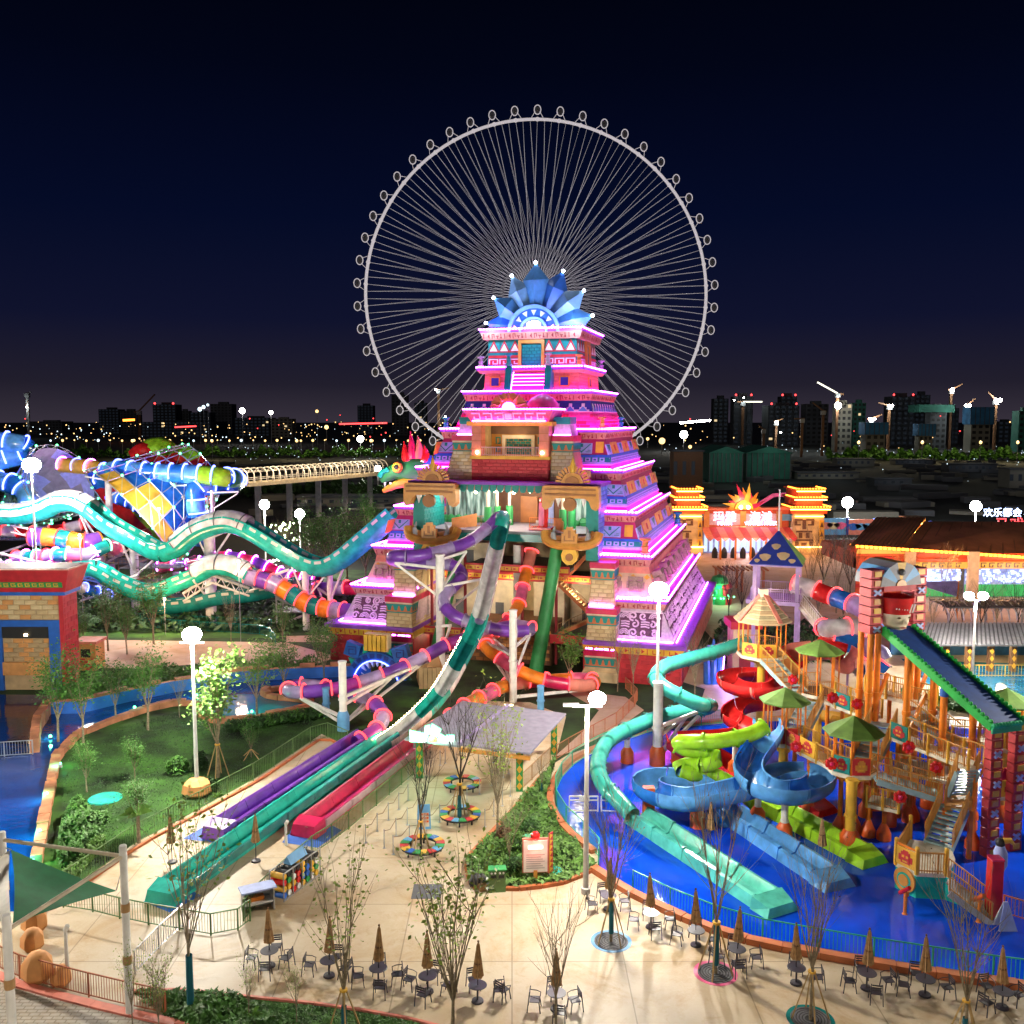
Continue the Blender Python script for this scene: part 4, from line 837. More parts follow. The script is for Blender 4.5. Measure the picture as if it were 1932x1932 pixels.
fence('plaza_fence','green railing crossing the lower left plaza below the teal slide',gp((120,1712),(183,1722),(250,1740),(322,1752),(397,1765),(428,1772),(472,1738)),1.1,'fenceolive',1.7,.15)
fence('plaza_fence','white-lit railing sloping down beside the shade sail post',gp((255,1838),(300,1790),(345,1748)),1.1,'steel',2,.18)
fence('garden_fence','teal railing along the garden path below the wave slide',gp((270,1183),(400,1192),(505,1198),(520,1216)),1.1,'slidetealdark',2.5,.25)
fence('garden_fence','second teal railing behind the garden path',gp((230,1172),(380,1180),(512,1186)),1.1,'slidetealdark',2.5,.25)
fence('path_fence','brown railing beside the path right of the canopy',gp((1180,1300),(1205,1325),(1165,1368),(1075,1418),(1046,1436)),1.1,'fencerust',1.8,.18)
fence('canopy_fence','brown railing along the right side of the queue canopy',gp((985,1490),(1040,1436)),1.1,'woodtan',1.8,.16)
fence('river_fence','grey railing across the mouth of the river',gp((-50,1432),(0,1428),(62,1424)),1.1,'steel',2,.18)
fence('back_pool_fence','dark green railing in front of the back pool',gp((1700,1322),(1860,1328),(2000,1336)),1.1,'fencegreen',2.4,.25)
# ---------------------------------------------------------------- lamp posts
def floodlamp(u,v,vt,power,label,heads=2,col=(1,.93,.8),rock=False,s=1):
    p = g(u,v); top = at(u,vt,p.y).z
    t = thing('lamp_post',label,'lamp post','tall floodlight posts',p)
    MB().lathe([(.24,0),(.24,.3),(.15,.32),(.09,top)],10).build('post','white',t,True)
    MB().bar((-.75,0,top),(.75,0,top),.09).build('crossbar','white',t)
    for q in ((-.62,.62) if heads == 2 else ((.5,) if heads == 1 else (0,))):
        MB().ball(Vector((q,0,top + .05 + .3 * s)),.36 * s,16,11,(1.12,1,.9)).build('lamp_head','lampwhite',t,True)  # globe made oversized so its shape takes in the lamp's glare
    if heads == 1: MB().cbox(Vector((-.8,0,top + .06)),(.8,.35,.1)).build('lamp_cover','white',t)
    if power: pointlight((0,-.1,top - .35),power,col,.35,'lamp_light',t)
    return t
floodlamp(1105,1685,1332,6500,'tall white lamp post at the corner of the planting bed',1,s=1.1)
floodlamp(1238,1440,1128,11000,'tall lamp post standing before the pyramid corner beside the teal tube slide',0,s=1.7)
floodlamp(372,1497,1212,12500,'white lamp post on the lawn rising from a rock foot',0,s=1.5)
floodlamp(1833,1300,1132,12000,'twin-headed lamp post at the back pool on the right',2,s=1.1)
floodlamp(75,1196,890,16000,'lamp post rising behind the red and blue building',0,s=2.4)
floodlamp(2150,1560,1180,10000,'added out-of-view lamp post on the far side of the splash pool')  # unseen post beyond the right edge, added for its light
floodlamp(-420,1700,1290,20000,'added out-of-view lamp post by the left pool')  # unseen post beyond the left edge, added for its light
tag(MB().lathe([(.6,0),(.95,.25),(.85,.8),(.5,1.05),(.2,1.1)],7).build('lamp_rock','lblock'),'orange rock wrapped round the foot of the lawn lamp post','rock').location = g(372,1500)
for sx,sy,pw,lab in ((-16,14,5000,'added fill lamp post behind the viewer on the left of the plaza'),(20,10,4500,'added fill lamp post behind the viewer on the right of the plaza')):
    t = thing('lamp_post',lab,'lamp post','tall floodlight posts',(sx,sy,0)); MB().lathe([(.24,0),(.15,.32),(.09,11)],10).build('post','white',t,True); MB().cbox(Vector((0,0,11.2)),(.8,.6,.4)).build('lamp_head','lampwhite',t); pointlight((0,0,10.6),pw,(1,.9,.74),.35,'lamp_light',t)  # unseen posts added behind the camera to brighten the plaza
# ---------------------------------------------------------------- slides
def slide(name,label,pts,r,cols,seg=2.0,ring=None,ringstep=1,open_=False,flange=None,cat='slide',group=None,th=.07,ringr=.08,up=(0,0,1),a=(math.pi * .98,math.pi * 2.02),nn=12,wts=1):
    t = thing(name,label,cat,group); P = spline(pts,6); P = resample(P,seg / 4); n = 4; i = 0; k = 0
    while i < len(P) - 1:
        Q = P[i:i + n + 1]
        if len(Q) < 2: break
        c = cols[k % len(cols)]; op = open_ if isinstance(open_,bool) else open_(k)
        b = MB()
        if op: b.tube(Q,r,nn,a0=a[0],a1=a[1],th=th)
        else: b.tube(Q,r,nn,cap=False)
        b.build('slide_section',c,t,True)
        d = (Q[1] - Q[0]).normalized()
        if not op or flange:
            b = MB(); b.tube([Q[0] - d * .06,Q[0] + d * .06],r + (.07 if not op else .04),nn,a0=a[0] if op else 0,a1=a[1] if op else 2 * math.pi,th=.05); b.build('joint_flange',flange or c,t,True)
        if ring and k % ringstep == 0:
            u = Vector(up); x = d.cross(u).normalized(); z = x.cross(d)
            b = MB(); b.tube([Q[0] + (x * math.cos(w) + z * math.sin(w)) * (r + .12) for w in [math.pi * (-.15 + 1.3 * j / 12) for j in range(13)]],ringr,5,up=tuple(d)); b.build('neon_ring',ring if isinstance(ring,str) else ring[k % len(ring)],t)
        i += n; k += 1
    return t,P
def A(*L): return [at(*q) for q in L]
def G(*L): return [g(*q) for q in L]
slide('tube_slide','purple enclosed tube slide curling down from the stage to the left racing lane',A((938,978,91),(915,1000,89),(880,1024,87),(830,1040,85.5),(780,1049,84),(746,1049,84),(742,1056,86),(775,1063,87.5),(820,1063,88),(858,1068,88),(872,1086,87),(858,1104,85.5),(840,1122,84),(840,1145,83),(865,1166,82),(915,1182,81.5),(960,1191,81.5),(995,1190,82)),.56,['purple','purplel','purple','purplel','purple'],2.3,None,flange='purplel')
slide('tube_slide','violet tube slide with red neon hoops crossing in front of the pyramid',A((1003,1186,83.5),(975,1180,84.5),(935,1187,84),(890,1201,82.8),(844,1216,81.5),(810,1234,80.5),(782,1249,79.5),(742,1267,78),(687,1285,77),(640,1298,76),(595,1304,75.5),(557,1306,75.5),(544,1300,77),(565,1293,78.5),(610,1297,78),(665,1309,76.3),(702,1325,74),(722,1347,72.2),(715,1372,70),(690,1392,68),(668,1404,67)),.56,['purplel','purple','purplel','violetp','purple'] if mat('violetp',(.32,.04,.3),.28) else 0,2.2,'neonred',flange='purplel')
slide('tube_slide','orange and pink tube slide with red neon hoops right of the steep slide',A((1003,1040,92),(996,1070,91),(988,1100,89.5),(978,1143,87),(950,1180,85),(918,1203,83.5),(918,1222,82),(938,1238,81),(971,1261,80),(1019,1281,79.5),(1066,1291,79.5),(1108,1293,79.8),(1122,1286,81.5),(1100,1280,83),(1040,1283,82.3),(982,1289,80.8),(950,1295,79.2),(916,1312,76.8),(880,1330,74.3),(840,1362,71.2),(810,1388,69)),.56,['salmon','orange','pink','orange','crimson'],2.2,'neonred',flange='salmon')
st,SP = slide('steep_slide','steep white and teal open slide dropping from the stage to the middle racing lane',A((948,984,90.5),(942,1010,89.3),(924,1088,84.8),(906,1161,81),(891,1199,79),(869,1241,77),(836,1299,74),(800,1340,71.5),(760,1376,69),(725,1400,67.2)),.72,['slidetealdark','slidewhite','slidewhite','slidewhite','slideteal','slidetealdark','slidewhite','slideteal','slidewhite','slidewhite','slidetealdark','slidewhite','slideteal'],3.0,open_=True,flange='slidewhite',a=(math.pi * .92,math.pi * 2.08))
MB().tube([at(946,978,91.4),at(946,986,90.4),at(943,1000,89.9)],.85,14,cap=False).build('launch_hood','slideteal',st,True)
b = MB()
for p,q in zip(SP[int(len(SP) * .52):],SP[int(len(SP) * .52) + 1:]):
    d = (q - p).normalized(); x = d.cross(Vector((0,0,1))).normalized()
    for w in (.15,.65): c = p.lerp(q,w); b.cbox(c + x * .86 + Vector((0,0,.12)),(.13,.13,.13))
b.build('light_dots','bulb',st)
def lane(name,label,p0,p1,w,h,m,m2,endm,flare=None):
    p0 = Vector(p0); p1 = Vector(p1); d = (p1 - p0); L = d.length; d.normalize(); x = d.cross(Vector((0,0,1))).normalized(); n = round(L / 3.0)
    t = thing(name,label,'slide','racing slide lanes',p0); M4 = Matrix((x,d,Vector((0,0,1)))).transposed().to_4x4()
    def T(a,s,z): return (x * a + d * s + Vector((0,0,z)))
    prof = [(-w / 2 - .22,0),(-w / 2 - .26,h),(-w / 2 - .1,h + .06),(-w / 2,h - .05),(-w * .28,.16),(0,.1),(w * .28,.16),(w / 2,h - .05),(w / 2 + .1,h + .06),(w / 2 + .26,h),(w / 2 + .22,0)]
    for i in range(n):
        s0,s1 = L * i / n + .02,L * (i + 1) / n - .02; b = MB(); b.add([T(a,s0,z) for a,z in prof] + [T(a,s1,z) for a,z in prof],[(j,j + 1,12 + j,11 + j) for j in range(10)] + [tuple(range(11))[::-1],tuple(range(11,22))]); b.build('lane_section',m,t)
        for q in (-1,1):
            b = MB(); b.add([T(q * (w / 2 + .27),s0,h * .35),T(q * (w / 2 + .27),s1,h * .35),T(q * (w / 2 + .27),s1,h * .95),T(q * (w / 2 + .27),s0,h * .95),T(q * (w / 2 + .38),s0 + .1,h * .42),T(q * (w / 2 + .38),s1 - .1,h * .42),T(q * (w / 2 + .34),s1 - .1,h * .95),T(q * (w / 2 + .34),s0 + .1,h * .95)],[(4,5,6,7),(0,1,5,4),(1,2,6,5),(2,3,7,6),(3,0,4,7)]); b.build('side_panel',m2,t)
    b = MB(); b.hexa([T(-w / 2 - .35,L,0),T(w / 2 + .35,L,0),T(w / 2 + .3,L + 1.1,0),T(-w / 2 - .3,L + 1.1,0),T(-w / 2 - .3,L,h + .12),T(w / 2 + .3,L,h + .12),T(w / 2 + .15,L + 1.0,h - .05),T(-w / 2 - .15,L + 1.0,h - .05)]); b.build('end_block',endm,t)
    return t
lane('racing_slide','purple racing slide lane ending in a purple block on a blue mat',g(690,1398),g(424,1572),1.1,.8,'purple','purpled','purple')
lane('racing_slide','long teal racing slide lane ending lowest on the plaza',g(735,1398),g(326,1690),1.1,.75,'slideteal','slidetealdark','slideteal')
lane('racing_slide','crimson racing slide lane ending in a pink block on a blue mat',g(800,1402),g(590,1566),1.1,.75,'crimson','pinkl','crimson')
def column(u,v,vt,r,label,Y=None,foot=None,arms=(),m='white',footm='lightblue',footh=1.2,footr=1.6):
    p = g(u,v) if Y is None else at(u,v,Y); top = at(u,vt,p.y).z
    t = thing('support_column',label,'column','steel columns carrying the slides',(p.x,p.y,0))
    MB().lathe([(r,0),(r,top)],14).build('shaft',m,t,True); MB().lathe([(r * 1.15,top),(r * 1.15,top + .12)],14).build('cap',m,t)
    MB().lathe([(r * 1.25,top * .45),(r * 1.25,top * .45 + .1)],14).build('joint_collar',m,t)
    if foot: MB().lathe([(r * footr,0),(r * footr,footh),(r * 1.1,footh + .35)],12).build('foot',footm,t,True)
    for q in arms:
        q = Vector(q) - Vector((p.x,p.y,0)); MB().bar((0,0,min(q.z - .5,top - .25)),q,.22).build('arm',m,t); MB().bar((0,0,max(.5,min(q.z,top) - 3.2)),q,.18).build('brace',m,t)
    return t
column(832,1292,1048,.4,'tall white column carrying the upper purple tube',arms=[at(745,1062,84),at(880,1040,86),at(925,1090,86),at(850,1180,82)])
column(968,1325,1153,.33,'white column under the crossing of the neon tubes',arms=[at(905,1205,83),at(1000,1196,82),at(1110,1300,79.5),at(930,1205,83)])
column(648,1378,1250,.3,'white column with blue foot in the lawn',foot=1,arms=[at(560,1313,75.5),at(742,1275,78),at(800,1250,80)])
column(616,1352,1300,.28,'short blue column behind the neon tube',m='lightblue')
column(1020,1345,1296,.28,'short blue column under the orange tube',m='lightblue')

for i,(u,v) in enumerate(((128,1440),(104,1496),(92,1566),(80,1622))): t = thing('pool_lamp','small teal lamp, ' + ['topmost','second from the top','third from the top','lowest'][i] + ' on the left pool bank','lamp','teal bank lamps',g(u,v,.5) - Vector((.5,0,0))); MB().ball((0,0,0),.07,6,4).build('lens','neongreen',t); MB().box(-.08,.08,-.08,.08,-.3,-.07).build('base','grey',t); pointlight((-.3,0,.15),90,(.05,1,.6),.1,'lamp_light',t)
# ================================================================ left side rides
def trough(name,label,pts,r,cols,seg,opens,**k):
    """family raft slide: wide half pipe, some stretches roofed over, with a line of small windows"""
    t,P = slide(name,label,pts,r,cols,seg,open_=lambda i: opens(i),a=(math.pi * .98,math.pi * 2.02),th=.12,nn=14,**k)
    b = MB(); b2 = MB()
    for i in range(0,len(P) - 1,2):
        p,q = P[i],P[min(i + 2,len(P) - 1)]; d = (q - p)
        if d.length < .05: continue
        d.normalize(); x = d.cross(Vector((0,0,1))).normalized(); z = x.cross(d)
        for s_ in (-1,1):
            c = x * s_ * (r + .1)
            b2.bar(p + c + z * .36,q + c + z * .36,.05,.75); m_ = (q - p) * .22; b.bar(p + m_ + c + z * .48,q - m_ + c + z * .48,.09,.32)
            b2.bar(p + c + z * .78,q + c + z * .78,.1); b2.bar(p + c,p + c + z * .78,.07)
            if s_ < 0: b2.bar(p + c - z * .1,p + c * 1.05 - z * .7,.08)
    b.build('screen_panel','glasspanel',t,kind='stuff'); b2.build('screen_frame',cols[0],t,kind='stuff'); return t,P
mat('glasspanel',(.5,.55,.5),.2,noise=None)
op = lambda lo: (lambda i: i not in lo)
trough('wave_slide','great white and teal wave slide running level with the pyramid ledges',A((-60,985,114),(0,971,114),(36,971,114),(80,962,113.5),(112,947,113),(146,948,112.5),(175,963,112),(204,988,111.5),(255,1017,111),(300,1040,110.5),(332,1032,110.2),(365,1006,110),(401,990,109.6),(437,986,109.2),(475,1000,108.6),(529,1034,108),(575,1060,107.4),(610,1068,107),(645,1052,106.4),(690,1015,105.5),(745,968,104.5)),1.15,['slideteal','slideteal'],3.0,op(()),flange='slideteal')
for i,(uv,lab) in enumerate(((((-60,985,114),(0,971,114),(36,971,114),(80,962,113.5),(112,947,113),(146,948,112.5),(172,962,112)),'white tunnel roof over the first hump of the wave slide'),(((335,1030,110.2),(365,1005,110),(401,989,109.6),(437,985,109.2),(470,997,108.7)),'white ribbed tunnel roof over the second hump of the wave slide'),(((372,1083,108),(401,1069,107.6),(437,1071,107.2),(468,1086,106.8)),'white ribbed tunnel roof on the lower teal slide'))):
    t = thing('slide_tunnel',lab,'slide tunnel'); P = resample(spline([at(*q) for q in uv],5),.75); k = 0
    while k < len(P) - 1:
        Q = P[k:k + 5]
        if len(Q) < 2: break
        MB().tube(Q,1.3,14,a0=-.1,a1=math.pi + .1,th=.1).build('tunnel_section','slidewhite',t,True); MB().tube([Q[0],Q[0] + (Q[1] - Q[0]).normalized() * .15],1.38,14,a0=-.1,a1=math.pi + .1,th=.08).build('tunnel_rib','greyd' if i else 'lilac',t,True); k += 4
trough('raft_slide','lower teal raft slide dipping under the wave slide',A((100,1079,108.5),(150,1074,108.5),(180,1074,108.4),(219,1098,108.2),(277,1118,108),(328,1101,108),(372,1083,108),(401,1069,107.6),(437,1071,107.2),(470,1088,106.8)),.95,['slideteal'],3.0,op(()),flange='slideteal')
trough('raft_slide','lowest teal raft slide near the ground behind the garden railings',A((300,1146,110),(360,1140,110),(410,1128,110),(470,1122,110),(520,1112,110),(560,1102,110)),.8,['slidetealdark'],3.0,op(()),flange='slideteal')
slide('tube_slide','purple and white tube with packed red neon hoops entering the pyramid flank',A((466,1088,107),(510,1099,106.6),(547,1119,106),(583,1141,105.2),(620,1150,104.4),(665,1156,103.4)),1.0,['purplel','purple','purplel','orange','slidetealdark','orange','slidetealdark','orange'],1.4,'neonred',flange='purplel')
slide('tube_slide','purple tube running level behind the last column to the pyramid flank',A((600,1112,112),(650,1110,110),(690,1108,109),(720,1107,108)),.85,['purple','purplel','crimson'],2.2,'neonred',2,flange='purplel')
slide('tube_slide','purple and pink tube with neon hoops leaving behind the left building',A((-20,1074,107),(40,1075,107),(90,1076,107.5),(140,1077,108),(160,1084,108.5)),.95,['purple','purplel','pink'],2.2,['neonred','neonpink'],flange='purplel')
slide('tube_slide','orange and teal chequered tube under the first white hump',A((60,1012,112),(100,1014,112),(130,1019,112),(165,1024,112),(190,1020,113)),1.1,['purple','orange','slidetealdark','orange'],1.6,'neonred',2,flange='orange')
slide('tube_slide','tangle of pink tube with red and cyan hoops below the orange tube',A((30,1052,112),(80,1050,111),(120,1046,110),(165,1046,110.5),(205,1030,112),(225,1040,114)),.8,['purplel','slidetealdark','pink'],1.5,['neonred','neonpink','neongreen'],flange='pink')
slide('neon_tube_slide','long blue tube with blue neon hoops ending in a green bend above the lattice cone',A((196,905,126),(200,893,125),(222,886,124.5),(260,890,124),(300,893,124),(345,894,124),(390,897,124),(425,901,124.5),(444,904,127),(440,912,129),(405,916,126),(372,920,124),(368,938,124),(372,975,124)),1.25,['slideblue','slidesky','slideblue','slidesky','slideblue','slidesky','slideblue','slidesky','slidelime','slidelime','green','slideblue'],1.8,'neonblue',flange='slideblue',ringr=.12)
slide('neon_tube_slide','coil of blue tube with violet neon hoops at the far left edge',A((-70,835,130),(-20,832,130),(20,835,130),(48,842,131),(40,858,131),(0,868,130),(-30,885,129),(-10,905,128),(30,916,127.5),(50,930,127),(55,950,127)),1.35,['slidesky','slideblue','slidesky'],2.0,'neonblue',flange='slidesky',ringr=.13)
slide('neon_tube_slide','yellow tube bridging from the grey funnel to the blue neon tube',A((118,877,130),(150,880,129),(175,882,128),(196,887,127)),1.0,['yellow'],2.5,['neonpink','neonblue'],flange='yellow')
def funnel(name,label,c,axis,r0,r1,L,cols,lat,lights='neongreen'):
    """big cone ride lying on its side: coloured shell and steel lattice studded with lights"""
    t = thing(name,label,'funnel ride',None,c); ax = Vector(axis).normalized(); x = ax.cross(Vector((0,0,1))).normalized(); z = x.cross(ax); N = 20; K = 6
    def pt(i,j,e=0): a = 2 * math.pi * i / N; r = r0 + (r1 - r0) * j / K + e; return ax * (L * j / K) + (x * math.cos(a) + z * math.sin(a)) * r
    for k,cname in enumerate(cols):
        b = MB()
        for i in range(N):
            for j in range(K):
                if ((i + 2 * j) // 4) % len(cols) == k: b.add([pt(i,j),pt(i + 1,j),pt(i + 1,j + 1),pt(i,j + 1)],[(0,1,2,3)])
        b.build('shell_panel',cname,t,True,kind='stuff')
    b = MB(); l = MB()
    for i in range(N):
        for j in range(K + 1):
            b.bar(pt(i,j,.5),pt(i + 1,j,.5),.1); b.bar(pt(i,j,0),pt(i,j,.5),.08)
            if j < K: b.bar(pt(i,j,.5),pt(i,j + 1,.5),.1); b.bar(pt(i,j,.5),pt(i + 1,j + 1,.5),.07)
            if (i + j) % 2 == 0: l.ball(pt(i,j,.62),.16,5,3)
    b.build('lattice',lat,t); l.build('light_dots',lights,t); return t
funnel('lattice_funnel','coloured cone ride in a green-lit steel lattice behind the wave slide',at(250,985,126),(.6,.45,.55),8.5,3.5,12,['yellow','slideblue','slidered','slidelime'],'steel')
funnel('lattice_funnel','pale grey funnel ride with green light dots behind the far left lamp',at(118,905,130),(-.75,.3,-.45),5.0,2.2,10,['lilac','grey'],'steel')
tag(MB().tube(spline(A((275,870,136),(300,858,136),(325,880,136),(338,910,136),(345,960,136)),5),2.6,12,cap=True).build('ride_shell','slidelime',None,True),'lime and orange curved shell rising behind the green lit lattice cone','ride shell')
tag(MB().tube(spline(A((262,868,135),(275,858,135),(288,866,135)),5),1.9,12,cap=True).build('ride_shell','slidered',None,True),'red rounded cap beside the lime shell','ride shell')
tag(MB().tube(spline(A((335,925,133),(350,945,133),(352,985,133)),5),2.3,12,cap=True).build('ride_shell','slideblue',None,True),'blue flank panel right of the lattice cone','ride shell')
def Cz(u,vb,vt,r,label,arms=()): column(u,vb,vt,r,label,arms=arms)
Cz(399,1174,1013,.62,'thick white column under the second hump of the wave slide',[at(372,1012,110),at(440,996,109),at(365,1095,107)])
Cz(257,1162,1035,.5,'white column under the dip of the wave slide',[at(228,1020,111),at(300,1048,110)])
Cz(194,1150,1020,.5,'white column left of the wave slide dip',[at(150,968,112),at(255,1030,111)])
Cz(578,1188,1079,.4,'white column under the last dip of the wave slide',[at(545,1055,107),at(620,1078,107)])
Cz(624,1185,1083,.35,'pink-lit column next to the pyramid flank',[at(650,1065,106),at(600,1110,110)])
for u,vb,vt,l in ((212,1100,902,'white column at the left end of the blue neon tube'),(333,1100,912,'white column at the middle of the blue neon tube'),(405,1095,925,'slim column under the green bend')):
    p = at(u,vb,124); tt = at(u,vt,124).z; t = thing('support_column',l,'column','steel columns carrying the slides',(p.x,124,0)); MB().lathe([(.45 if u < 400 else .25,0),(.42 if u < 400 else .22,tt)],12).build('shaft','white',t,True)
    b = MB(); b.bar((0,0,tt - .3),(3.5,0,tt - .2),.2); b.bar((0,0,tt - 2.5),(3.4,0,tt - .4),.16); b.bar((0,0,tt - .3),(-3,0,tt + .2),.2); b.build('bracket','white',t)
# steel stair tower and small frames among the slides
def frame_tower(name,label,c,w,d,h,m,nz=3,cat='scaffold tower'):
    t = thing(name,label,cat,None,c)
    for x in (-w / 2,w / 2):
        for y in (-d / 2,d / 2): MB().bar((x,y,0),(x,y,h),.16).build('post',m,t)
    for k in range(1,nz + 1):
        z = h * k / nz
        MB().box(-w / 2,w / 2,-d / 2,d / 2,z - .12,z).build('deck','greyd',t)
        b = MB(); s_ = 1 if k % 2 else -1; b.bar((-w / 2 * s_,-d / 2,z - h / nz),(w / 2 * s_,-d / 2,z),.12,.25); b.build('stair_flight',m,t)
        rail(t,[(-w / 2,-d / 2,z),(w / 2,-d / 2,z),(w / 2,d / 2,z)],1.0,m,.5)
    return t
frame_tower('stair_tower','dark steel stair tower between the teal raft slides',at(300,1128,116).xy.to_3d(),8,4,6,'brown')
frame_tower('stair_tower','brown stair frames under the first hump of the wave slide',at(225,1110,120).xy.to_3d(),7,5,9,'woodtan')
frame_tower('stair_tower','small steel frame beside the column at the pyramid flank',at(560,1160,110).xy.to_3d(),4,3,5,'grey')
frame_tower('stair_tower','pale steel frame at the far left under the neon coil',at(30,1060,120).xy.to_3d(),9,5,9,'white')
for u,v,Y,c,pw in ((150,1010,106,(1,.95,.9),2200),(450,1060,101,(1,.7,.5),2500),(310,1130,104,(1,.6,.3),1500),(60,1000,108,(.5,.5,1),2000),(300,960,118,(.9,1,.9),2200)):
    p = at(u,v,Y); t = thing('work_lamp',{150: 'small white work lamp above the stair frames',450: 'warm lamp among the neon tubes',310: 'orange lamp in the stair tower',60: 'bluish lamp near the neon coil',300: 'lamp in front of the lattice cone'}[u],'lamp','small lamps among the slides',p); MB().ball((0,0,0),.16,6,4).build('bulb','bulb',t); MB().bar((0,0,0),(0,0,-p.z),.06).build('pole','grey',t); pointlight((0,-.5,0),pw,c,.4,'lamp_light',t)
# far-off lawn lamps
for u,vb,vt,l in ((502,1075,952,'lamp post at the wave slide'),(567,1040,970,'lamp post beside the lit tree')):
    p = at(u,vb,150); tz = at(u,vt,150).z; t = thing('lamp_post','distant ' + l,'lamp post','tall floodlight posts',(p.x,150,0)); MB().bar((0,0,0),(0,0,tz),.18).build('post','white',t); MB().ball((0,0,tz),.8,10,6).build('lamp_head','lampwhite',t); pointlight((0,-1,tz - 1),9000,(1,.95,.85),.4,'lamp_light',t)
# ---------------------------------------------------------------- red and blue building at the left
bd = thing('mayan_building','red, yellow brick and blue building at the left edge with black window bands','building',None,(-46.5,82.5,0))
MB().box(-8,6.6,0,2.4,0,8.6).build('wall','sand3',bd); MB().box(6.62,7.0,-.3,2.4,0,10.6).build('red_side_wall','red',bd)
MB().box(-8,7.3,-.5,2.6,8.6,8.9).build('blue_course','blue',bd)
MB().prism([(-8,-.45),(7.3,-.45),(7.3,2.6),(-8,2.6)],8.9,10.9,[(-8,-1.0),(7.9,-1.0),(7.9,3),(-8,3)]).build('parapet','red',bd); MB().box(-8,8.0,-1.1,3.1,10.9,11.0).build('parapet_cap','salmon',bd); MB().box(-8,7.6,-.7,2.7,11.0,11.03).build('roof','darkred',bd)
MB().rect(Fr((0,-.6,9.3),(1,0,0),(0,-.27,1)),-8,7.2,.05,.55,0,.06).build('frieze','green',bd)
b = MB(); fr = Fr((0,-.6,9.3),(1,0,0),(0,-.27,1))
for i in range(24):
    x = -7.8 + i * .62
    for q in ((0,.4,.42,.48),(0,.07,.14,.41),(.08,.4,.14,.2),(.33,.4,.2,.34),(.18,.32,.28,.34)): b.rect(fr,x + q[0],x + q[1],q[2],q[3],.06,.09)
b.build('frieze_meander','yellow',bd)
bricks(bd,Fr((0,0,6.35),(1,0,0),(0,0,1)),-8,6.6,.02,2.2,1.0,.42,['lblock','sand2','sand'],d=.06)
for x in (-8,-3.9,.4,5.6): MB().box(x,x + 1.0,-.25,-.01,0,6.3).build('blue_pier','blue',bd)
MB().box(-8,6.6,-.2,-.01,5.75,6.33).build('blue_beam','blue',bd)
for x in (-2.9,1.4,-7): MB().box(x,x + 4.1 if x != -7 else x + 3.1,-.12,-.02,4.7,5.73).build('window','black',bd); bricks(bd,Fr((0,-.02,2.6),(1,0,0),(0,0,1)),x,x + (4.15 if x != -7 else 3.1),0,2.05,.9,.4,['lblock','sand3'],d=.06,name='brick'); MB().box(x,x + 3.9,-.3,-.03,1.4,2.55).build('counter','lblock',bd); MB().box(x + 2,x + 2.25,-.2,-.125,4.9,5.1).build('window_lamp','bulb',bd)
bricks(bd,Fr((7.0,1,0),(0,1,0),(0,0,1)),-1.1,1.3,.1,8.4,1.1,.5,['red','darkredb'],d=.04,cap=120)
kb = thing('brick_kiosk','small red brick kiosk with dark window beside the building','kiosk',None,at(171,1262,90).xy.to_3d())
MB().box(-1,1,-1,1,0,2.6).build('wall','lblock',kb); MB().box(-1.2,1.2,-1.2,1.2,2.6,2.85).build('cornice','salmon',kb); MB().box(-.4,.5,-1.08,-1.02,1.3,2.1).build('window','black',kb)
bricks(kb,Fr((0,-1,0),(1,0,0),(0,0,1)),-1,1,0,1.2,.5,.25,['lblock','red'],d=.04)
# covered footbridge with hooped roof
fb = thing('footbridge','long covered footbridge with hooped steel roof beyond the slides','footbridge')
P0 = at(455,925,210); P1 = at(720,905,255); P0.z = P1.z = 9.5; b = (P1 - P0).normalized(); n_ = 26; xx = b.cross(Vector((0,0,1))).normalized()
MB().bar(P0,P1 + b * 30,4.5,.8).build('deck','cream',fb)
for i in range(n_):
    c = P0.lerp(P1,i / (n_ - 1)) + Vector((0,0,.4)); MB().tube([c + xx * 2.2 * math.cos(a) + Vector((0,0,3.2 * math.sin(a) ** .6 if math.sin(a) > 0 else 0)) for a in [math.pi * k / 8 for k in range(9)]],.14,4,up=tuple(b)).build('roof_hoop','white',fb)
for zz,s_ in ((1.2,1),(1.2,-1),(3.5,0),(2.8,1),(2.8,-1)): MB().bar(P0 + Vector((0,0,zz)) + xx * 2.2 * s_ * (1 if zz < 2 else .7),P1 + Vector((0,0,zz)) + xx * 2.2 * s_ * (1 if zz < 2 else .7),.12).build('side_rail','white',fb)
for i in range(5): c = P0.lerp(P1,(i + .5) / 5); MB().bar((c.x,c.y,0),(c.x,c.y,9.2),1.2).build('pier','grey',fb); pointlight(c + Vector((0,-8,6)),2500,(1,.75,.45),.4,'bridge_lamp',fb)
# serpent head slide on the pyramid's left flank
sh = thing('serpent_head','giant green and yellow feathered serpent head with red plumes on the pyramid flank','serpent head',None,at(768,893,103))
MB().tube(spline([(1.5,.5,.2),(-.2,0,.3),(-1.6,-.2,.1),(-2.8,-.3,-.8)],5),[1.5,1.45,1.4,1.35,1.3,1.2,1.1,1.0,.95,.85,.8,.75,.7,.6,.5,.3],12).build('head','green',sh,True)
MB().tube(spline([(1.0,-.3,-1.0),(-.8,-.6,-1.1),(-2.6,-.6,-1.9)],6),[.6,.6,.58,.56,.55,.5,.48,.45,.42,.4,.35,.3,.2],10).build('lower_jaw','yellow',sh,True)
MB().ball((-.9,-1.2,.7),.6,10,7).build('eye_patch','yellow',sh,True); MB().ball((-.95,-1.65,.75),.28,8,5).build('eye','black',sh,True); MB().tube([(-1.9,-.9,.5),(-2.6,-.9,.2),(-2.9,-.8,-.3)],.3,8).build('snout_curl','slideteal',sh,True)
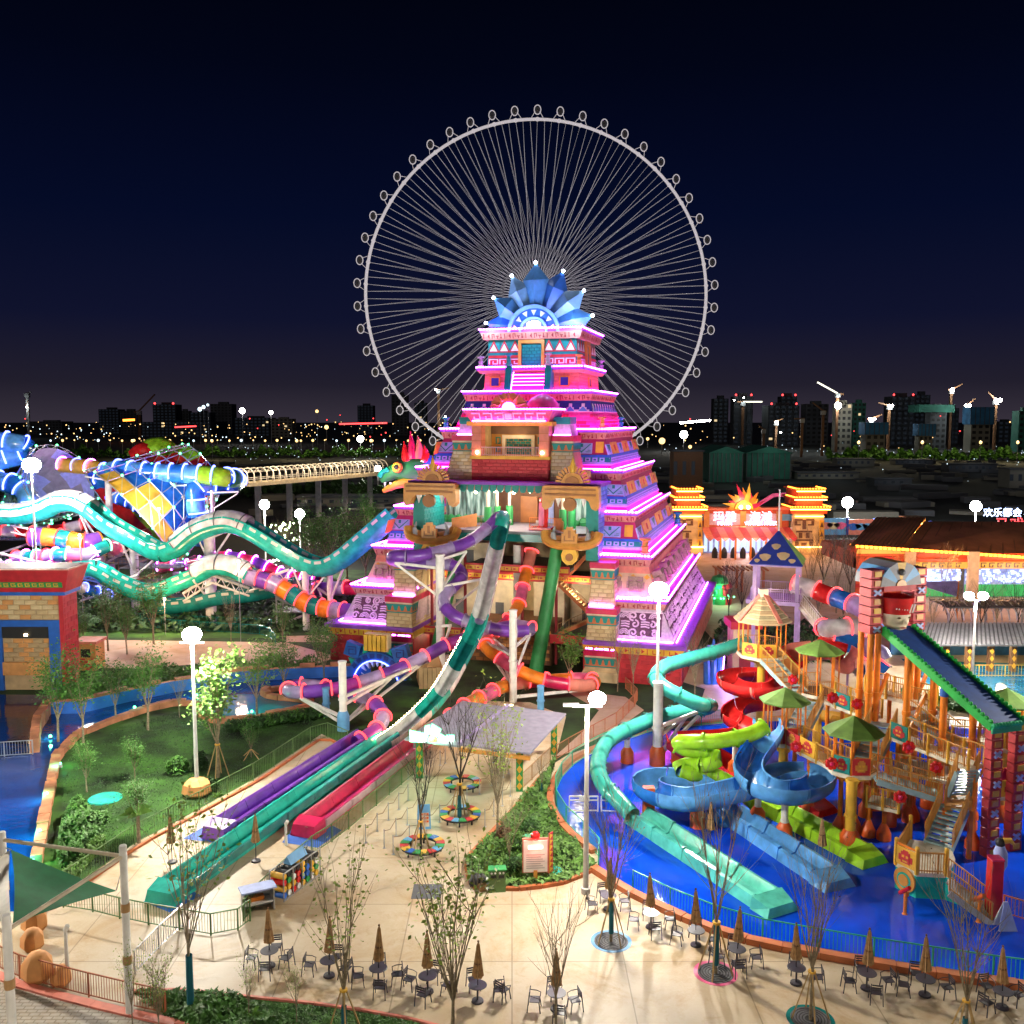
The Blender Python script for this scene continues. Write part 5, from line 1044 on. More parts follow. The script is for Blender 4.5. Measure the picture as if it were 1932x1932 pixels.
for i,(x,z,h_) in enumerate(((.0,1.3,2.2),(.6,1.6,3.0),(1.3,1.6,2.5),(1.9,1.2,1.9),(-.2,-.6,1.2),(.3,-1.6,1.5),(.8,-2.4,1.6))):
    up_ = 1 if z > 0 else -.6; MB().tube(spline([(x,-.2,z),(x - .15 + .1 * i,-.2,z + h_ * .5 * up_),(x + .1 * i - .3,-.1,z + h_ * up_)],4),[.5,.52,.5,.45,.38,.3,.2,.1,.03],8).build('plume',['slidered','crimson','salmon'][i % 3],sh,True)
MB().tube(spline([(1.6,.4,.5),(2.4,.3,1.0),(3.4,.3,.3),(3.6,.4,-1.2)],5),1.0,10).build('neck','blue',sh,True)
for x in (-2.3,-1.7): MB().add([(x - .15,-.9,-.9),(x + .15,-.9,-.9),(x,-.7,-.9),(x,-.9,-1.6)],[(0,1,3),(1,2,3),(2,0,3),(0,2,1)]).build('tooth','white',sh)
pointlight((-2,-3.5,1),500,(1,.9,.8),.3,'serpent_lamp',sh)
# blue mouth arch at the foot of the pyramid
ma = thing('mouth_arch','blue monster-mouth arch with white teeth and spiral ears at the pyramid foot','entrance arch',None,g(722,1272),PA)
fr = Fr((0,-1,-.6),(1,0,0),(0,0,1)); b = MB(); n = 12
for i in range(n):
    a0,a1 = math.pi * i / n,math.pi * (i + 1) / n
    b = MB(); b.ext(fr,[(2.3 * math.cos(a0),2.3 * math.sin(a0)),(3.1 * math.cos(a0),3.1 * math.sin(a0)),(3.1 * math.cos(a1),3.1 * math.sin(a1)),(2.3 * math.cos(a1),2.3 * math.sin(a1))],-.5,.5); b.build('arch_block','blue',ma)
    MB().ext(fr,[(2.55 * math.cos(a0 + .05),2.55 * math.sin(a0 + .05)),(2.95 * math.cos(a0 + .05),2.95 * math.sin(a0 + .05)),(2.95 * math.cos(a1 - .05),2.95 * math.sin(a1 - .05)),(2.55 * math.cos(a1 - .05),2.55 * math.sin(a1 - .05))],.5,.58).build('arch_inset','navy',ma)
    if i not in (5,6): am = (a0 + a1) / 2; MB().ext(fr,[(3.1 * math.cos(am) - .3 * math.sin(am),3.1 * math.sin(am) + .3 * math.cos(am)),(3.1 * math.cos(am) + .3 * math.sin(am),3.1 * math.sin(am) - .3 * math.cos(am)),(3.75 * math.cos(am),3.75 * math.sin(am))],-.2,.2).build('spike','slideteal',ma)
for a in range(2,11): a = math.pi * a / 12; c,s = math.cos(a),math.sin(a); MB().ext(fr,[(2.3 * c - .2 * s,2.3 * s + .2 * c),(1.6 * c,1.6 * s),(2.3 * c + .2 * s,2.3 * s - .2 * c)],-.1,.25).build('tooth','white',ma)
MB().tube([fr(2.28 * math.cos(math.pi * i / 16),2.28 * math.sin(math.pi * i / 16),.55) for i in range(17)],.07,5,up=(0,-1,0)).build('arch_light','neonblue',ma)
for s_ in (-1,1): MB().cbox(fr(s_ * 2.4,3.1,.1),(1.5,.8,1.3),ry=-s_ * .3).build('ear','blue',ma); b = MB(); c = fr(s_ * 2.4,3.1,.55); [b.bar(c + Vector(p),c + Vector(q),.08) for p,q in (((-.4,0,.35),(.4,0,.35)),((.4,0,.35),(.4,0,-.35)),((.4,0,-.35),(-.3,0,-.35)),((-.3,0,-.35),(-.3,0,.1)),((-.3,0,.1),(.15,0,.1)))]; b.build('ear_spiral','navy',ma,kind='stuff')
for i in range(5): MB().box(-1.1 + i * .44,-.75 + i * .44,-1.7,-.7,2.6,4.1).build('yellow_rib','yellow',ma)
MB().box(-1.2,1.2,-1.3,-.6,2.5,4.15).build('crown_block','sand2',ma)
for (u,v,s_,l) in ((815,1290,1.0,'tall tan rock with a wooden post front in the grass before the arch'),(845,1288,.75,'rounded grey boulder right of the tan rock')):
    r_ = thing('garden_rock',l,'rock',None,g(u,v)); MB().lathe([(1.3 * s_,0),(1.5 * s_,.8 * s_),(1.3 * s_,2 * s_),(1.0 * s_,2.9 * s_),(.4 * s_,3.4 * s_),(.05,3.5 * s_)],7).build('stone','stone' if s_ < 1 else 'woodtan',r_)
    if s_ == 1: [MB().box(-1 + i * .4,-.65 + i * .4,-1.75,-1.45,0,1.9).build('log','sand2',r_) for i in range(5)]

for uvs,r_,cols,rg,l in ((((-20,1000,116),(50,1004,116),(110,1000,117),(160,990,118),(215,985,120)),.7,['slidered','slidewhite'],'neonred','thin red and white tube running under the first hump'),(((-20,1100,105),(50,1105,105),(110,1098,106),(150,1108,108),(210,1125,112)),.6,['slideblue','slidewhite'],'neonblue','thin blue tube low behind the left building'),(((300,1070,118),(360,1066,118),(420,1050,118),(480,1060,117),(540,1085,116),(600,1095,114)),.7,['crimson','purple'],'neonpink','dark red tube crossing behind the thick white column'),(((210,935,132),(260,955,130),(320,1000,126),(380,1020,122)),.9,['slidesky','slideblue'],'neonblue','sky blue tube dropping from the blue neon tube')):
    slide('tube_slide',l,A(*uvs),r_,cols,1.8,rg)
for k,(u0,v0,u1,v1,Y) in enumerate(((-20,1040,190,1085,110),(-20,1085,190,1040,110),(20,990,190,1030,114),(150,1120,260,1085,112),(345,1120,400,1085,109),(400,1085,470,1110,109),(470,1100,545,1075,107),(520,1105,590,1130,107))):
    p,q = at(u0,v0,Y),at(u1,v1,Y); t = thing('steel_truss','white steel truss bar between the slide columns, ' + ['rising left one of the crossed pair','falling one of the crossed pair','under the first hump','beside the stair tower','left of the thick column','right of the thick column','left of the last dip column','by the packed neon hoops'][k],'truss','white truss bars among the slides'); MB().tube([p,q],.16,8).build('top_chord','white',t); MB().tube([p - Vector((0,0,.9)),q - Vector((0,0,.9))],.12,8).build('bottom_chord','white',t); b = MB(); [b.bar(p.lerp(q,j / 8) - Vector((0,0,.9 * (j % 2))),p.lerp(q,(j + 1) / 8) - Vector((0,0,.9 * ((j + 1) % 2))),.08) for j in range(8)]; b.build('lattice','white',t)
# ================================================================ splash-pool slides
def openlane(name,label,p0,p1,w,h,m,endm,group='splash pool run-out lanes'):
    p0 = Vector(p0); p1 = Vector(p1); d = p1 - p0; L = d.length; d.normalize(); x = d.cross(Vector((0,0,1))).normalized(); n = max(2,round(L / 2.6))
    t = thing(name,label,'slide',group,p0)
    def T(a,s,z): return x * a + d * s + Vector((0,0,z))
    for i in range(n):
        s0,s1 = L * i / n + .015,L * (i + 1) / n - .015; hh = h * (1 - .25 * i / n); ww = w * (1 + .08 * i / n)
        prof = [(-ww / 2 - .3,0),(-ww / 2 - .2,hh),(-ww / 2,hh + .04),(-ww / 2 + .06,hh - .08),(-ww * .26,.2),(0,.14),(ww * .26,.2),(ww / 2 - .06,hh - .08),(ww / 2,hh + .04),(ww / 2 + .2,hh),(ww / 2 + .3,0)]
        b = MB(); b.add([T(a,s0,z) for a,z in prof] + [T(a,s1,z) for a,z in prof],[(j,j + 1,12 + j,11 + j) for j in range(10)] + [tuple(range(11))[::-1],tuple(range(11,22))]); b.build('lane_section',m,t,True)
        MB().add([T(a,s1 - .06,z + .03) for a,z in prof] + [T(a,s1,z + .03) for a,z in prof],[(j,j + 1,12 + j,11 + j) for j in range(10)] + [tuple(range(11))[::-1],tuple(range(11,22))]).build('joint_flange',endm,t)
    MB().hexa([T(-w / 2 - .45,L,0),T(w / 2 + .45,L,0),T(w / 2 + .4,L + 1.2,0),T(-w / 2 - .4,L + 1.2,0),T(-w / 2 - .35,L,h * .75 + .1),T(w / 2 + .35,L,h * .75 + .1),T(w / 2 + .15,L + 1.05,h * .6),T(-w / 2 - .15,L + 1.05,h * .6)]).build('end_block',m,t)
    return t
mat('slidegreenteal',(.05,.42,.34),.25)
slide('tube_slide','sea green tube slide looping round the tall column and along the pool rim',G((1405,1212,6.4),(1356,1228,6.35),(1292,1245,6.2),(1255,1257,6.1),(1238,1274,5.8),(1246,1292,5.4),(1285,1314,4.8),(1322,1330,4.2),(1342,1332,3.7),(1325,1337,3.3),(1290,1341,3.0),(1237,1355,2.75),(1183,1377,2.5),(1148,1398,2.3),(1132,1424,2.1),(1128,1452,1.9),(1140,1482,1.6),(1165,1508,1.3),(1196,1542,.8)),.52,['slidegreenteal'],2.3,None,flange='slidegreenteal')
openlane('run_out_lane','long mint run-out lane stretching across the front of the pool',g(1200,1546),g(1446,1706),1.25,.75,'slidemint','slidegreenteal')
slide('open_slide','blue open bowl slide making two big loops over the pool',G((1446,1362,4.9),(1452,1380,4.7),(1436,1405,4.2),(1416,1432,3.9),(1412,1455,3.6),(1433,1477,3.4),(1480,1490,3.25),(1528,1485,3.1),(1550,1469,3.0),(1530,1455,2.9),(1480,1455,2.8),(1440,1468,2.7),(1406,1482,2.6),(1345,1496,2.45),(1294,1503,2.3),(1243,1494,2.2),(1218,1479,2.1),(1236,1465,2.0),(1294,1468,1.85),(1335,1489,1.55),(1355,1514,1.2),(1378,1542,.75)),.78,['slidesky','slideblue','slidesky'],2.4,None,open_=True,flange='slidesky',a=(math.pi * .9,math.pi * 2.1),th=.09)
openlane('run_out_lane','sky blue run-out lane between the mint and lime lanes',g(1380,1545),g(1556,1660),1.2,.75,'slidesky','slideblue')
slide('tube_slide','lime tube slide folding back under itself beside the blue loops',G((1440,1372,4.9),(1420,1384,4.6),(1385,1393,4.4),(1345,1399,4.2),(1300,1399,4.0),(1277,1402,3.7),(1290,1412,3.4),(1335,1420,3.1),(1354,1432,2.8),(1332,1444,2.5),(1297,1443,2.3),(1280,1449,2.15),(1300,1459,2.0),(1345,1462,1.7),(1380,1480,1.4),(1405,1500,1.05),(1425,1515,.8)),.48,['slidelime','slidelime'],2.0,None,flange='lime')
openlane('run_out_lane','lime green run-out lane ending by the yellow post',g(1428,1516),g(1620,1618),1.15,.75,'slidelime','lime')
slide('open_slide','red open spiral slide winding round the yellow mast',G((1462,1232,6.3),(1490,1262,5.7),(1470,1292,5.2),(1425,1298,4.95),(1380,1288,4.8),(1374,1274,4.7),(1410,1268,4.55),(1455,1272,4.3),(1485,1295,3.9),(1470,1318,3.6),(1420,1322,3.4),(1388,1334,3.2),(1382,1352,3.0),(1410,1368,2.7),(1400,1382,2.5),(1350,1388,2.3),(1300,1390,2.1),(1272,1394,1.9),(1290,1408,1.6),(1335,1416,1.3),(1368,1436,1.0),(1395,1462,.8)),.72,['slidered'],2.4,None,open_=True,flange='salmon',a=(math.pi * .92,math.pi * 2.08),th=.09)
openlane('run_out_lane','red run-out lane mostly hidden beneath the play towers',g(1400,1466),g(1535,1526),1.1,.6,'slidered','red')
slide('tube_slide','red, white and blue tube slide winding behind the mask gate',A((1500,1103,88),(1528,1110,87),(1559,1122,86),(1595,1134,84),(1630,1150,82),(1652,1170,81),(1635,1184,80),(1600,1186,79.5),(1568,1186,79.5),(1552,1190,80.5),(1560,1202,80),(1600,1212,79),(1640,1224,78),(1665,1240,77.5),(1650,1258,77.5),(1620,1262,77)),.85,['slidewhite','slidered','slideblue','purplel','slideblue','slidewhite'],2.1,'neonred',flange='slidewhite')
slide('open_slide','wide red bowl behind the second green roof',A((1500,1240,74),(1500,1228,76),(1530,1222,77),(1575,1222,76.5),(1600,1235,75.5),(1590,1250,74.5)),.95,['slidered','salmon'],2.2,None,open_=True,flange='salmon',a=(math.pi * .9,math.pi * 2.1),th=.1)
slide('open_slide','yellow open chute under the gallery behind the stone steps',G((1560,1345,3.6),(1590,1350,3.3),(1620,1362,3.0),(1640,1385,2.6),(1630,1410,2.2)),.6,['yellow'],2.0,None,open_=True,flange='yellow')
slide('open_slide','yellow bowl slide right of the blue ramp roof',G((1850,1322,6.6),(1885,1312,6.4),(1915,1325,6.2),(1900,1345,5.8),(1930,1370,5.2)),.8,['yellow'],2.0,None,open_=True,flange='yellow')
def ocol(u,v,vt,label,r=.2,m='white',arms=()): return column(u,v,vt,r,label,foot=1,m=m,footm='orangered',footh=.75,footr=2.3,arms=arms)
column(1240,1443,1290,.34,'tall white column in the pool inside the sea green loop',foot=1,footm='orangered',footh=1.0,footr=1.6,arms=[g(1255,1262,5.6),g(1330,1338,3.2),g(1300,1345,2.5)])
for a_ in ((1183,1438,1388,'white column under the sea green tube'),(1386,1462,1405,'white column behind the lime slide'),(1328,1500,1422,'white column with crosshead under the lime tube'),(1316,1560,1515,'short white column under the left blue loop'),(1429,1555,1495,'white column under the middle of the blue slide'),(1479,1585,1508,'white column under the right blue loop')): ocol(*a_[:3],a_[3])
for u,v,z0,l in ((1223,1542,1.9,'orange pier under the left blue loop'),(1277,1438,1.6,'red pier under the red chute')):
    p = g(u,v); t = thing('slide_pier',l,'pier',None,p); MB().box(-.35,.35,-.25,.25,0,z0).build('pier_block','orangered',t); MB().box(-.42,.42,-.32,.32,0,.12).build('pier_base','orangered',t)
# ---------------------------------------------------------------- play towers
_mask = {}
def maskpanel(t,fr,w,h,m):
    """coloured board with a carved face"""
    MB().rect(fr,-w / 2,w / 2,0,h,0,.06).build('mask_board',m,t)
    b = MB(); b.rect(fr,-w * .22,w * .22,h * .2,h * .8,.06,.1); b.rect(fr,-w * .34,-w * .23,h * .3,h * .62,.06,.09); b.rect(fr,w * .23,w * .34,h * .3,h * .62,.06,.09); b.rect(fr,-w * .13,w * .13,h * .81,h * .9,.06,.09); b.build('mask_face','red' if m != 'red' else 'gold',t,kind='stuff')
    b = MB(); b.rect(fr,-w * .16,-w * .05,h * .52,h * .64,.1,.13); b.rect(fr,w * .05,w * .16,h * .52,h * .64,.1,.13); b.rect(fr,-w * .12,w * .12,h * .28,h * .36,.1,.13); b.build('mask_eyes','yellow',t,kind='stuff')
def flower(p,d,label):
    t = thing('spray_flower',label,'water toy','red spray flowers on the railings',p); d = Vector(d).normalized(); fr = Fr((0,0,0),Vector((0,0,1)).cross(d) * -1,(0,0,1))
    if fr.n.dot(d) < 0: fr = Fr((0,0,0),Vector((0,0,1)).cross(d),(0,0,1))
    for i in range(7): a = 2 * math.pi * i / 7; MB().ball(fr(.24 * math.cos(a),.24 * math.sin(a),.05),.15,6,4,(1,1,1)).build('petal','slidered',t,True)
    MB().ball(fr(0,0,.12),.14,6,4).build('flower_heart','crimson',t,True); MB().bar(fr(0,0,0),fr(0,0,-.6),.09).build('pipe','orange',t)
mat('roofgreen',(.15,.28,.05),.7,noise=(1.2,.25),bump=.4); mat('roofshingle',(.4,.32,.18),.7,noise=(2,.2)); mat('deckwhite',(.72,.66,.52),.6); mat('stairblue',(.3,.45,.5),.5); mat('railtan',(.52,.24,.05),.5); mat('railing_orange',(.7,.24,.03),.45)
def ngon(c,R_,n,rot=0): return [(c[0] + R_ * math.cos(2 * math.pi * i / n + rot),c[1] + R_ * math.sin(2 * math.pi * i / n + rot)) for i in range(n)]
def tower(label,c,zf,ze,za,R_,roof='roofgreen',n=8,mast='yellow',boards=((5,'yellow'),),shingle=False,openings=()):
    t = thing('play_tower',label,'play tower','roofed play towers in the pool',(c[0],c[1],0)); o = (0,0); rt = math.pi / n
    MB().prism(ngon(o,R_ * .86,n,rt),zf - .22,zf).build('deck','deckwhite',t); MB().prism(ngon(o,R_ * .8,n,rt),zf + .004,zf + .02).build('deck_mat','brown',t)
    P = [Vector((*p,zf)) for p in ngon(o,R_ * .8,n,rt)]
    for p in P: MB().lathe([(.06,0),(.06,ze - zf + .15)],6,p).build('roof_post','orange',t)
    for i in range(n):
        if i in openings: continue
        p,q = P[i],P[(i + 1) % n]; rail(t,[p,q],1.0,'railtan',.15,r=.05)
    for i,m in boards:
        p,q = P[i % n],P[(i + 1) % n]; mid = (p + q) / 2; nrm = Vector((mid.x,mid.y,0)).normalized(); maskpanel(t,Fr(mid + nrm * .06 + Vector((0,0,.05)),(q - p),(0,0,1)),(q - p).length * .92,.95,m)
    E_ = ngon(o,R_,n,rt); E1 = ngon(o,R_,n,rt)
    for i in range(n):
        p,q = E1[i],E1[(i + 1) % n]
        if not shingle:
            MB().add([(*p,ze),(*q,ze),(*q,ze + .1),(*p,ze + .1),(0,0,za),(0,0,za - .15)],[(0,1,2,3),(3,2,4),(1,0,5)]).build('roof_panel',roof,t)
        else:
            for k in range(6):
                f0,f1 = k / 7,(k + 1) / 7; z0,z1 = ze + (za - ze) * f0,ze + (za - ze) * f1; q4 = [Vector((p[0] * (1 - f0),p[1] * (1 - f0),z0)),Vector((q[0] * (1 - f0),q[1] * (1 - f0),z0)),Vector((q[0] * (1 - f1),q[1] * (1 - f1),z1)),Vector((p[0] * (1 - f1),p[1] * (1 - f1),z1))]; up = Vector((0,0,.12))
                MB().hexa([q4[0],q4[1],q4[2],q4[3],q4[0] + up,q4[1] + up,q4[2] + up * .3,q4[3] + up * .3]).build('shingle','roofshingle' if k % 2 else 'sand3',t)
    if shingle:
        for i in range(0,n,2): p = E1[i]; MB().bar((p[0],p[1],ze + .16),(p[0] * .12,p[1] * .12,za - .1),.34,.08).build('hip_board','salmon',t)
    if shingle: MB().box(-.3,.3,-.3,.3,za - .3,za + .3).build('roof_cap','cream',t)
    if mast:
        MB().lathe([(.3,0),(.3,zf - .9),(.42,zf - .85),(.42,zf - .6),(.3,zf - .5),(.3,zf - .23)],12).build('mast',mast,t,True); MB().lathe([(.62,0),(.62,.5),(.35,1.0)],12).build('mast_foot','orangered',t,True)
        b = MB(); [b.bar((0,0,zf - .9),(R_ * .75 * math.cos(a),R_ * .75 * math.sin(a),zf - .25),.1) for a in (.5,2,3.6,5.2)]; b.build('bracket','yellow',t)
    return t
def cen(u,v,z): p = g(u,v,z); return (p.x,p.y)
tower('tallest play tower with a brown and cream shingle roof',cen(1437,1232,6.5),6.5,9.0,11.1,2.15,shingle=True,boards=((4,'yellow'),(5,'yellow')),openings=(6,3,7))
tower('green roofed play tower farthest back beside the stone steps',cen(1544,1304,5.1),5.1,7.9,8.8,1.65,boards=((2,'teal'),),openings=(6,3,0))
tower('green roofed play tower at the head of the blue and lime slides',cen(1479,1392,3.8),3.8,6.2,7.1,1.6,boards=((5,'red'),),openings=(4,7,2,3))
tower('nearest green roofed play tower on a yellow mast',cen(1608,1448,3.9),3.9,6.0,7.0,1.72,boards=((5,'red'),(4,'teal')),openings=(3,0,7))
tower('green roofed play tower half hidden behind the blue ramp roof',cen(1895,1400,4.8),4.8,7.2,8.1,1.7,boards=((4,'yellow'),),openings=(3,0))
def bridge(label,p,q,w=1.3,boards=(),m='railing_orange',post='yellow'):
    t = thing('play_bridge',label,'play bridge','railed bridges between the play towers'); p = Vector(p); q = Vector(q); d = (q - p); L = d.length; d.normalize(); x = d.cross(Vector((0,0,1))).normalized(); n = max(2,round(L / 1.3))
    MB().bar(p - Vector((0,0,.1)),q - Vector((0,0,.1)),w,.2).build('deck','deckwhite',t)
    for s_ in (-1,1):
        o = x * s_ * w / 2
        for i in range(n + 1): c = p.lerp(q,i / n) + o; MB().bar(c - Vector((0,0,.2)),c + Vector((0,0,1.1)),.12).build('post',post,t)
        for i in range(n):
            a,b_ = p.lerp(q,i / n) + o,p.lerp(q,(i + 1) / n) + o; bm = dict(boards).get(i) if s_ == 1 else None
            if bm: maskpanel(t,Fr((a + b_) / 2 + x * s_ * .03 + Vector((0,0,.05)),(b_ - a) if Vector((b_ - a)).cross(Vector((0,0,1))).dot(x * s_) > 0 else (a - b_),(0,0,1)),(b_ - a).length * .9,.95,bm)
            else: rail(t,[a,b_],1.05,'railtan',.13,r=.06)
    for i in (0,n // 2,n):
        if i == n and L < 4: continue
        c = p.lerp(q,i / n); MB().lathe([(.14,0),(.14,c.z - .2)],8,(c.x,c.y,0)).build('support_post','orange',t); MB().lathe([(.42,0),(.42,.4),(.36,.5),(.16,.95)],10,(c.x,c.y,0)).build('post_foot','orangered',t,True)
    return t
bridge('bridge with red and yellow mask boards between the two lower green towers',g(1500,1403,3.8),g(1588,1448,3.85),1.3,((0,'red'),(1,'yellow')))
bridge('gallery with a teal mask board running right from the back green tower',g(1562,1318,5.1),g(1650,1352,5.0),1.3,((1,'teal'),))
bridge('long gallery with teal mask board passing behind the red pillars',g(1695,1388,4.85),g(1842,1446,4.75),1.3,((0,'teal'),))
bridge('gallery between the tower poles and the far right tower',g(1790,1395,4.85),g(1888,1400,4.85),1.3,())
bridge('low deck with wide view over the orange feet',g(1640,1508,2.2),g(1700,1520,2.2),1.6,())
bridge('right-hand low gallery with yellow posts behind the red pillars',g(1870,1495,2.9),g(2000,1490,2.9),1.4,((0,'yellow'),))
bridge('upper crosswalk behind the orange tower poles',g(1640,1300,6.2),g(1760,1330,6.0),1.3,())
bridge('brown inner deck in the middle of the play towers',g(1690,1440,3.3),g(1800,1462,3.3),2.6,())
def stairs(label,p,q,w=1.2,tread='stairblue',side='railtan',m='railtan',group='steps between the play towers'):
    t = thing('play_stairs',label,'stairs',group); p = Vector(p); q = Vector(q); dz = p.z - q.z; n = max(4,round(dz / .19)); d = q - p; dh = Vector((d.x,d.y,0)); x = dh.normalized().cross(Vector((0,0,1))); run = dh.length / n
    for i in range(n):
        c = p + dh * ((i + .5) / n) + Vector((0,0,-dz * (i + .6) / n)); MB().bar(c - dh.normalized() * run * .62,c + dh.normalized() * run * .62,w,.09).build('tread',tread,t)
    for s_ in (-1,1):
        o = x * s_ * (w / 2 + .05); MB().bar(p + o - Vector((0,0,.15)),q + o - Vector((0,0,.05)),.09,.32).build('stringer',tread,t); rail(t,[p + o,q + o],1.0,m,.14,'handrail',.06)
    return t
stairs('steps from the shingle tower down to the back green tower',g(1448,1240,6.5),g(1508,1306,5.1))
stairs('blue stone steps down from the back green tower',g(1532,1322,5.1),g(1498,1388,3.8),1.4,'stairblue')
stairs('steps from the gallery down to the nearest green tower',g(1668,1362,5.0),g(1636,1432,3.9),1.4)
stairs('long railed steps running down right from the nearest green tower',g(1650,1462,3.9),g(1768,1500,2.95),1.3)
stairs('pale blue steps from the landing down to the low teal deck',g(1802,1520,2.9),g(1770,1596,1.4),1.3,m='railtan')
stairs('dark steps behind the left red pillar up to the gallery',g(1826,1452,4.7),g(1808,1500,2.95),1.2)
stairs('steps behind the orange poles under the ramp',g(1720,1340,6.0),g(1800,1400,4.8),1.2)
t = thing('play_landing','tan landing between the two flights of blue steps','landing'); b = [g(1788,1498,2.9),g(1838,1498,2.9),g(1832,1524,2.9),g(1782,1522,2.9)]
MB().prism([(p.x,p.y) for p in b][::-1],2.7,2.9).build('deck','railtan',t); rail(t,[b[0],b[3]],1,'railtan',.15); [MB().bar((p.x,p.y,0),(p.x,p.y,2.7),.2).build('support_post','orange',t) for p in b]
# low teal deck with the gold disc
dk = thing('teal_deck','low octagonal deck with teal walls and a gold calendar disc','play deck'); b = [g(1688,1675),g(1727,1695),g(1782,1698),g(1800,1668),g(1790,1640),g(1715,1628)]; zz = 1.35
MB().prism([(p.x,p.y) for p in b][::1],0,zz - .2).build('teal_wall','slideteal',dk); MB().prism([(p.x,p.y) for p in off([Vector((p.x,p.y,0)) for p in b],0)],zz - .198,zz).build('deck','deckwhite',dk)
up = Vector((0,0,1))
for p,q in ((0,1),(1,2),(5,0)):
    a_,c_ = b[p] + up * zz,b[q] + up * zz
    if p == 0: maskpanel(dk,Fr((a_ + c_) / 2 + up * .05,c_ - a_,up),(c_ - a_).length * .95,.95,'yellow'); MB().bar(a_ + up * 1.1,c_ + up * 1.1,.09).build('top_rail','orange',dk)
    else: rail(dk,[a_,c_],1.05,'railtan',.12,r=.07)
for p in b[:3] + b[5:]: MB().bar(p + up * (zz - .1),p + up * (zz + 1.2),.16).build('post','yellow',dk); MB().ball(p + up * (zz + 1.25),.12).build('post_cap','yellow',dk)
fr = Fr((b[0] + b[1]) / 2 + up * .72,b[1] - b[0],up)
MB().ext(fr,[(.62 * math.cos(i * math.pi / 12),.62 * math.sin(i * math.pi / 12)) for i in range(24)],.01,.12).build('calendar_disc','gold',dk); MB().ext(fr,[(.4 * math.cos(i * math.pi / 12),.4 * math.sin(i * math.pi / 12)) for i in range(24)],.12,.15).build('disc_ring','slideteal',dk); MB().ext(fr,[(.3 * math.cos(i * math.pi / 12),.3 * math.sin(i * math.pi / 12)) for i in range(24)],.15,.19).build('disc_core','gold',dk)
s0,s1 = g(1790,1668,1.35),g(1868,1728,.1); stairs('grey steps from the teal deck down to the pool edge',s0,s1,1.3,'grey')
w0,w1 = g(1782,1698),g(1868,1730); tag(MB().hexa([w0,w1,w1 + Vector((.1,.12,0)),w0 + Vector((.1,.12,0)),w0 + up * 1.2,w1 + up * .1,w1 + Vector((.1,.12,.1)),w0 + Vector((.1,.12,1.2))]).build('stair_wall','slideteal'),'sloping teal wall beside the grey pool steps','wall')
# gate with the mask and the blue ramp roof
e_ = Vector((.95,.312,0)); d_ = Vector((.312,-.95,0)); Q0 = Vector((23.3,58.5,0)); eg = e_; dg = d_
def block_tower(name,label,o,z0,z1,w,dp,n,crosses,foot=False):
    """stack of red blocks: inset squares on the ramp-facing side, some with a grey cross"""
    t = thing(name,label,'block pillar',None,(o.x,o.y,0)); h = (z1 - z0) / n
    for i in range(n):
        z = z0 + i * h; k = rnd.uniform(-.04,.04)
        a0 = Vector((0,0,z + .03)); b = MB(); A_ = -dg * dp; B_ = eg * w; u_ = Vector((0,0,h - .06)); f = dg * k
        b.hexa([a0 + f,a0 + B_ + f,a0 + B_ + A_,a0 + A_,a0 + f + u_,a0 + B_ + f + u_,a0 + B_ + A_ + u_,a0 + A_ + u_]); b.build('block','blockred',t)
        fr = Fr(a0 + f,eg,(0,0,1))
        if i in crosses: b = MB(); b.bar(fr(w * .25,h * .2,.05),fr(w * .75,h * .75,.05),.12); b.bar(fr(w * .75,h * .2,.051),fr(w * .25,h * .75,.051),.12); b.build('cross_mark','lilac',t,kind='stuff')
        else: MB().rect(fr,w * .25,w * .78,h * .2,h * .78,-.02,.05).build('inset','gold' if i % 2 else 'yellow',t)
    return t
mat('rampblue',(.006,.05,.24),.65); mat('leafgreen',(.01,.36,.05),.4); mat('lavender',(.42,.3,.55),.5); mat('blockred',(.5,.04,.05),.6,noise=(1.5,.2))
block_tower('block_pillar','left red block pillar of the mask gate',Q0 - eg * 1.03,10.6,14.65,.95,1.1,7,(0,4)); block_tower('block_pillar','right red block pillar of the mask gate',Q0 + eg * 2.25,10.6,14.65,.95,1.1,7,(0,4))
Q1 = Q0 + d_ * 8.9
block_tower('block_pillar','left tall red pillar under the foot of the ramp roof',Q1 - e_ * .1 + d_ * .1,0,7.2,.8,.5,13,(1,4,7,10)); block_tower('block_pillar','right tall red pillar under the foot of the ramp roof',Q1 + e_ * 1.75 - d_ * .1,0,7.3,.8,.5,13,(1,4,7,10))
ga = thing('gate_arch','grey and yellow barrel arch with an emblem over the mask gate','arch',None,Q0); fr = Fr((0,0,13.6),eg,up)
for i in range(7):
    a0,a1 = math.pi * i / 7,math.pi * (i + 1) / 7; b = MB(); R0 = 1.25; cx = 1.15
    b.ext(fr,[(cx + .4 * math.cos(a0),.4 * math.sin(a0)),(cx + 1.55 * math.cos(a0),1.5 * math.sin(a0)),(cx + 1.55 * math.cos(a1),1.5 * math.sin(a1)),(cx + .4 * math.cos(a1),.4 * math.sin(a1))],-2.4,.1); b.build('arch_stone','yellow' if i == 3 else ('lightblue' if i % 2 else 'grey'),ga)
MB().ext(fr,[(cx + .38 * math.cos(a * math.pi / 8),.38 * math.sin(a * math.pi / 8)) for a in range(9)],-2.3,.16).build('arch_emblem','gold',ga); MB().ball(fr(cx,.85,.14),.22).build('emblem_knob','greyd',ga)
MB().ext(fr,[(-.1,-.35),(2.35,-.35),(2.35,0),(-.1,0)],-.4,.05).build('lintel','blockred',ga)
mk = thing('mask_bucket','giant tipping bucket shaped as a face with a red headband','tipping bucket',None,Q0 + eg * 1.05 - dg * .2)
cfr = Fr((0,0,10.5),eg,up)
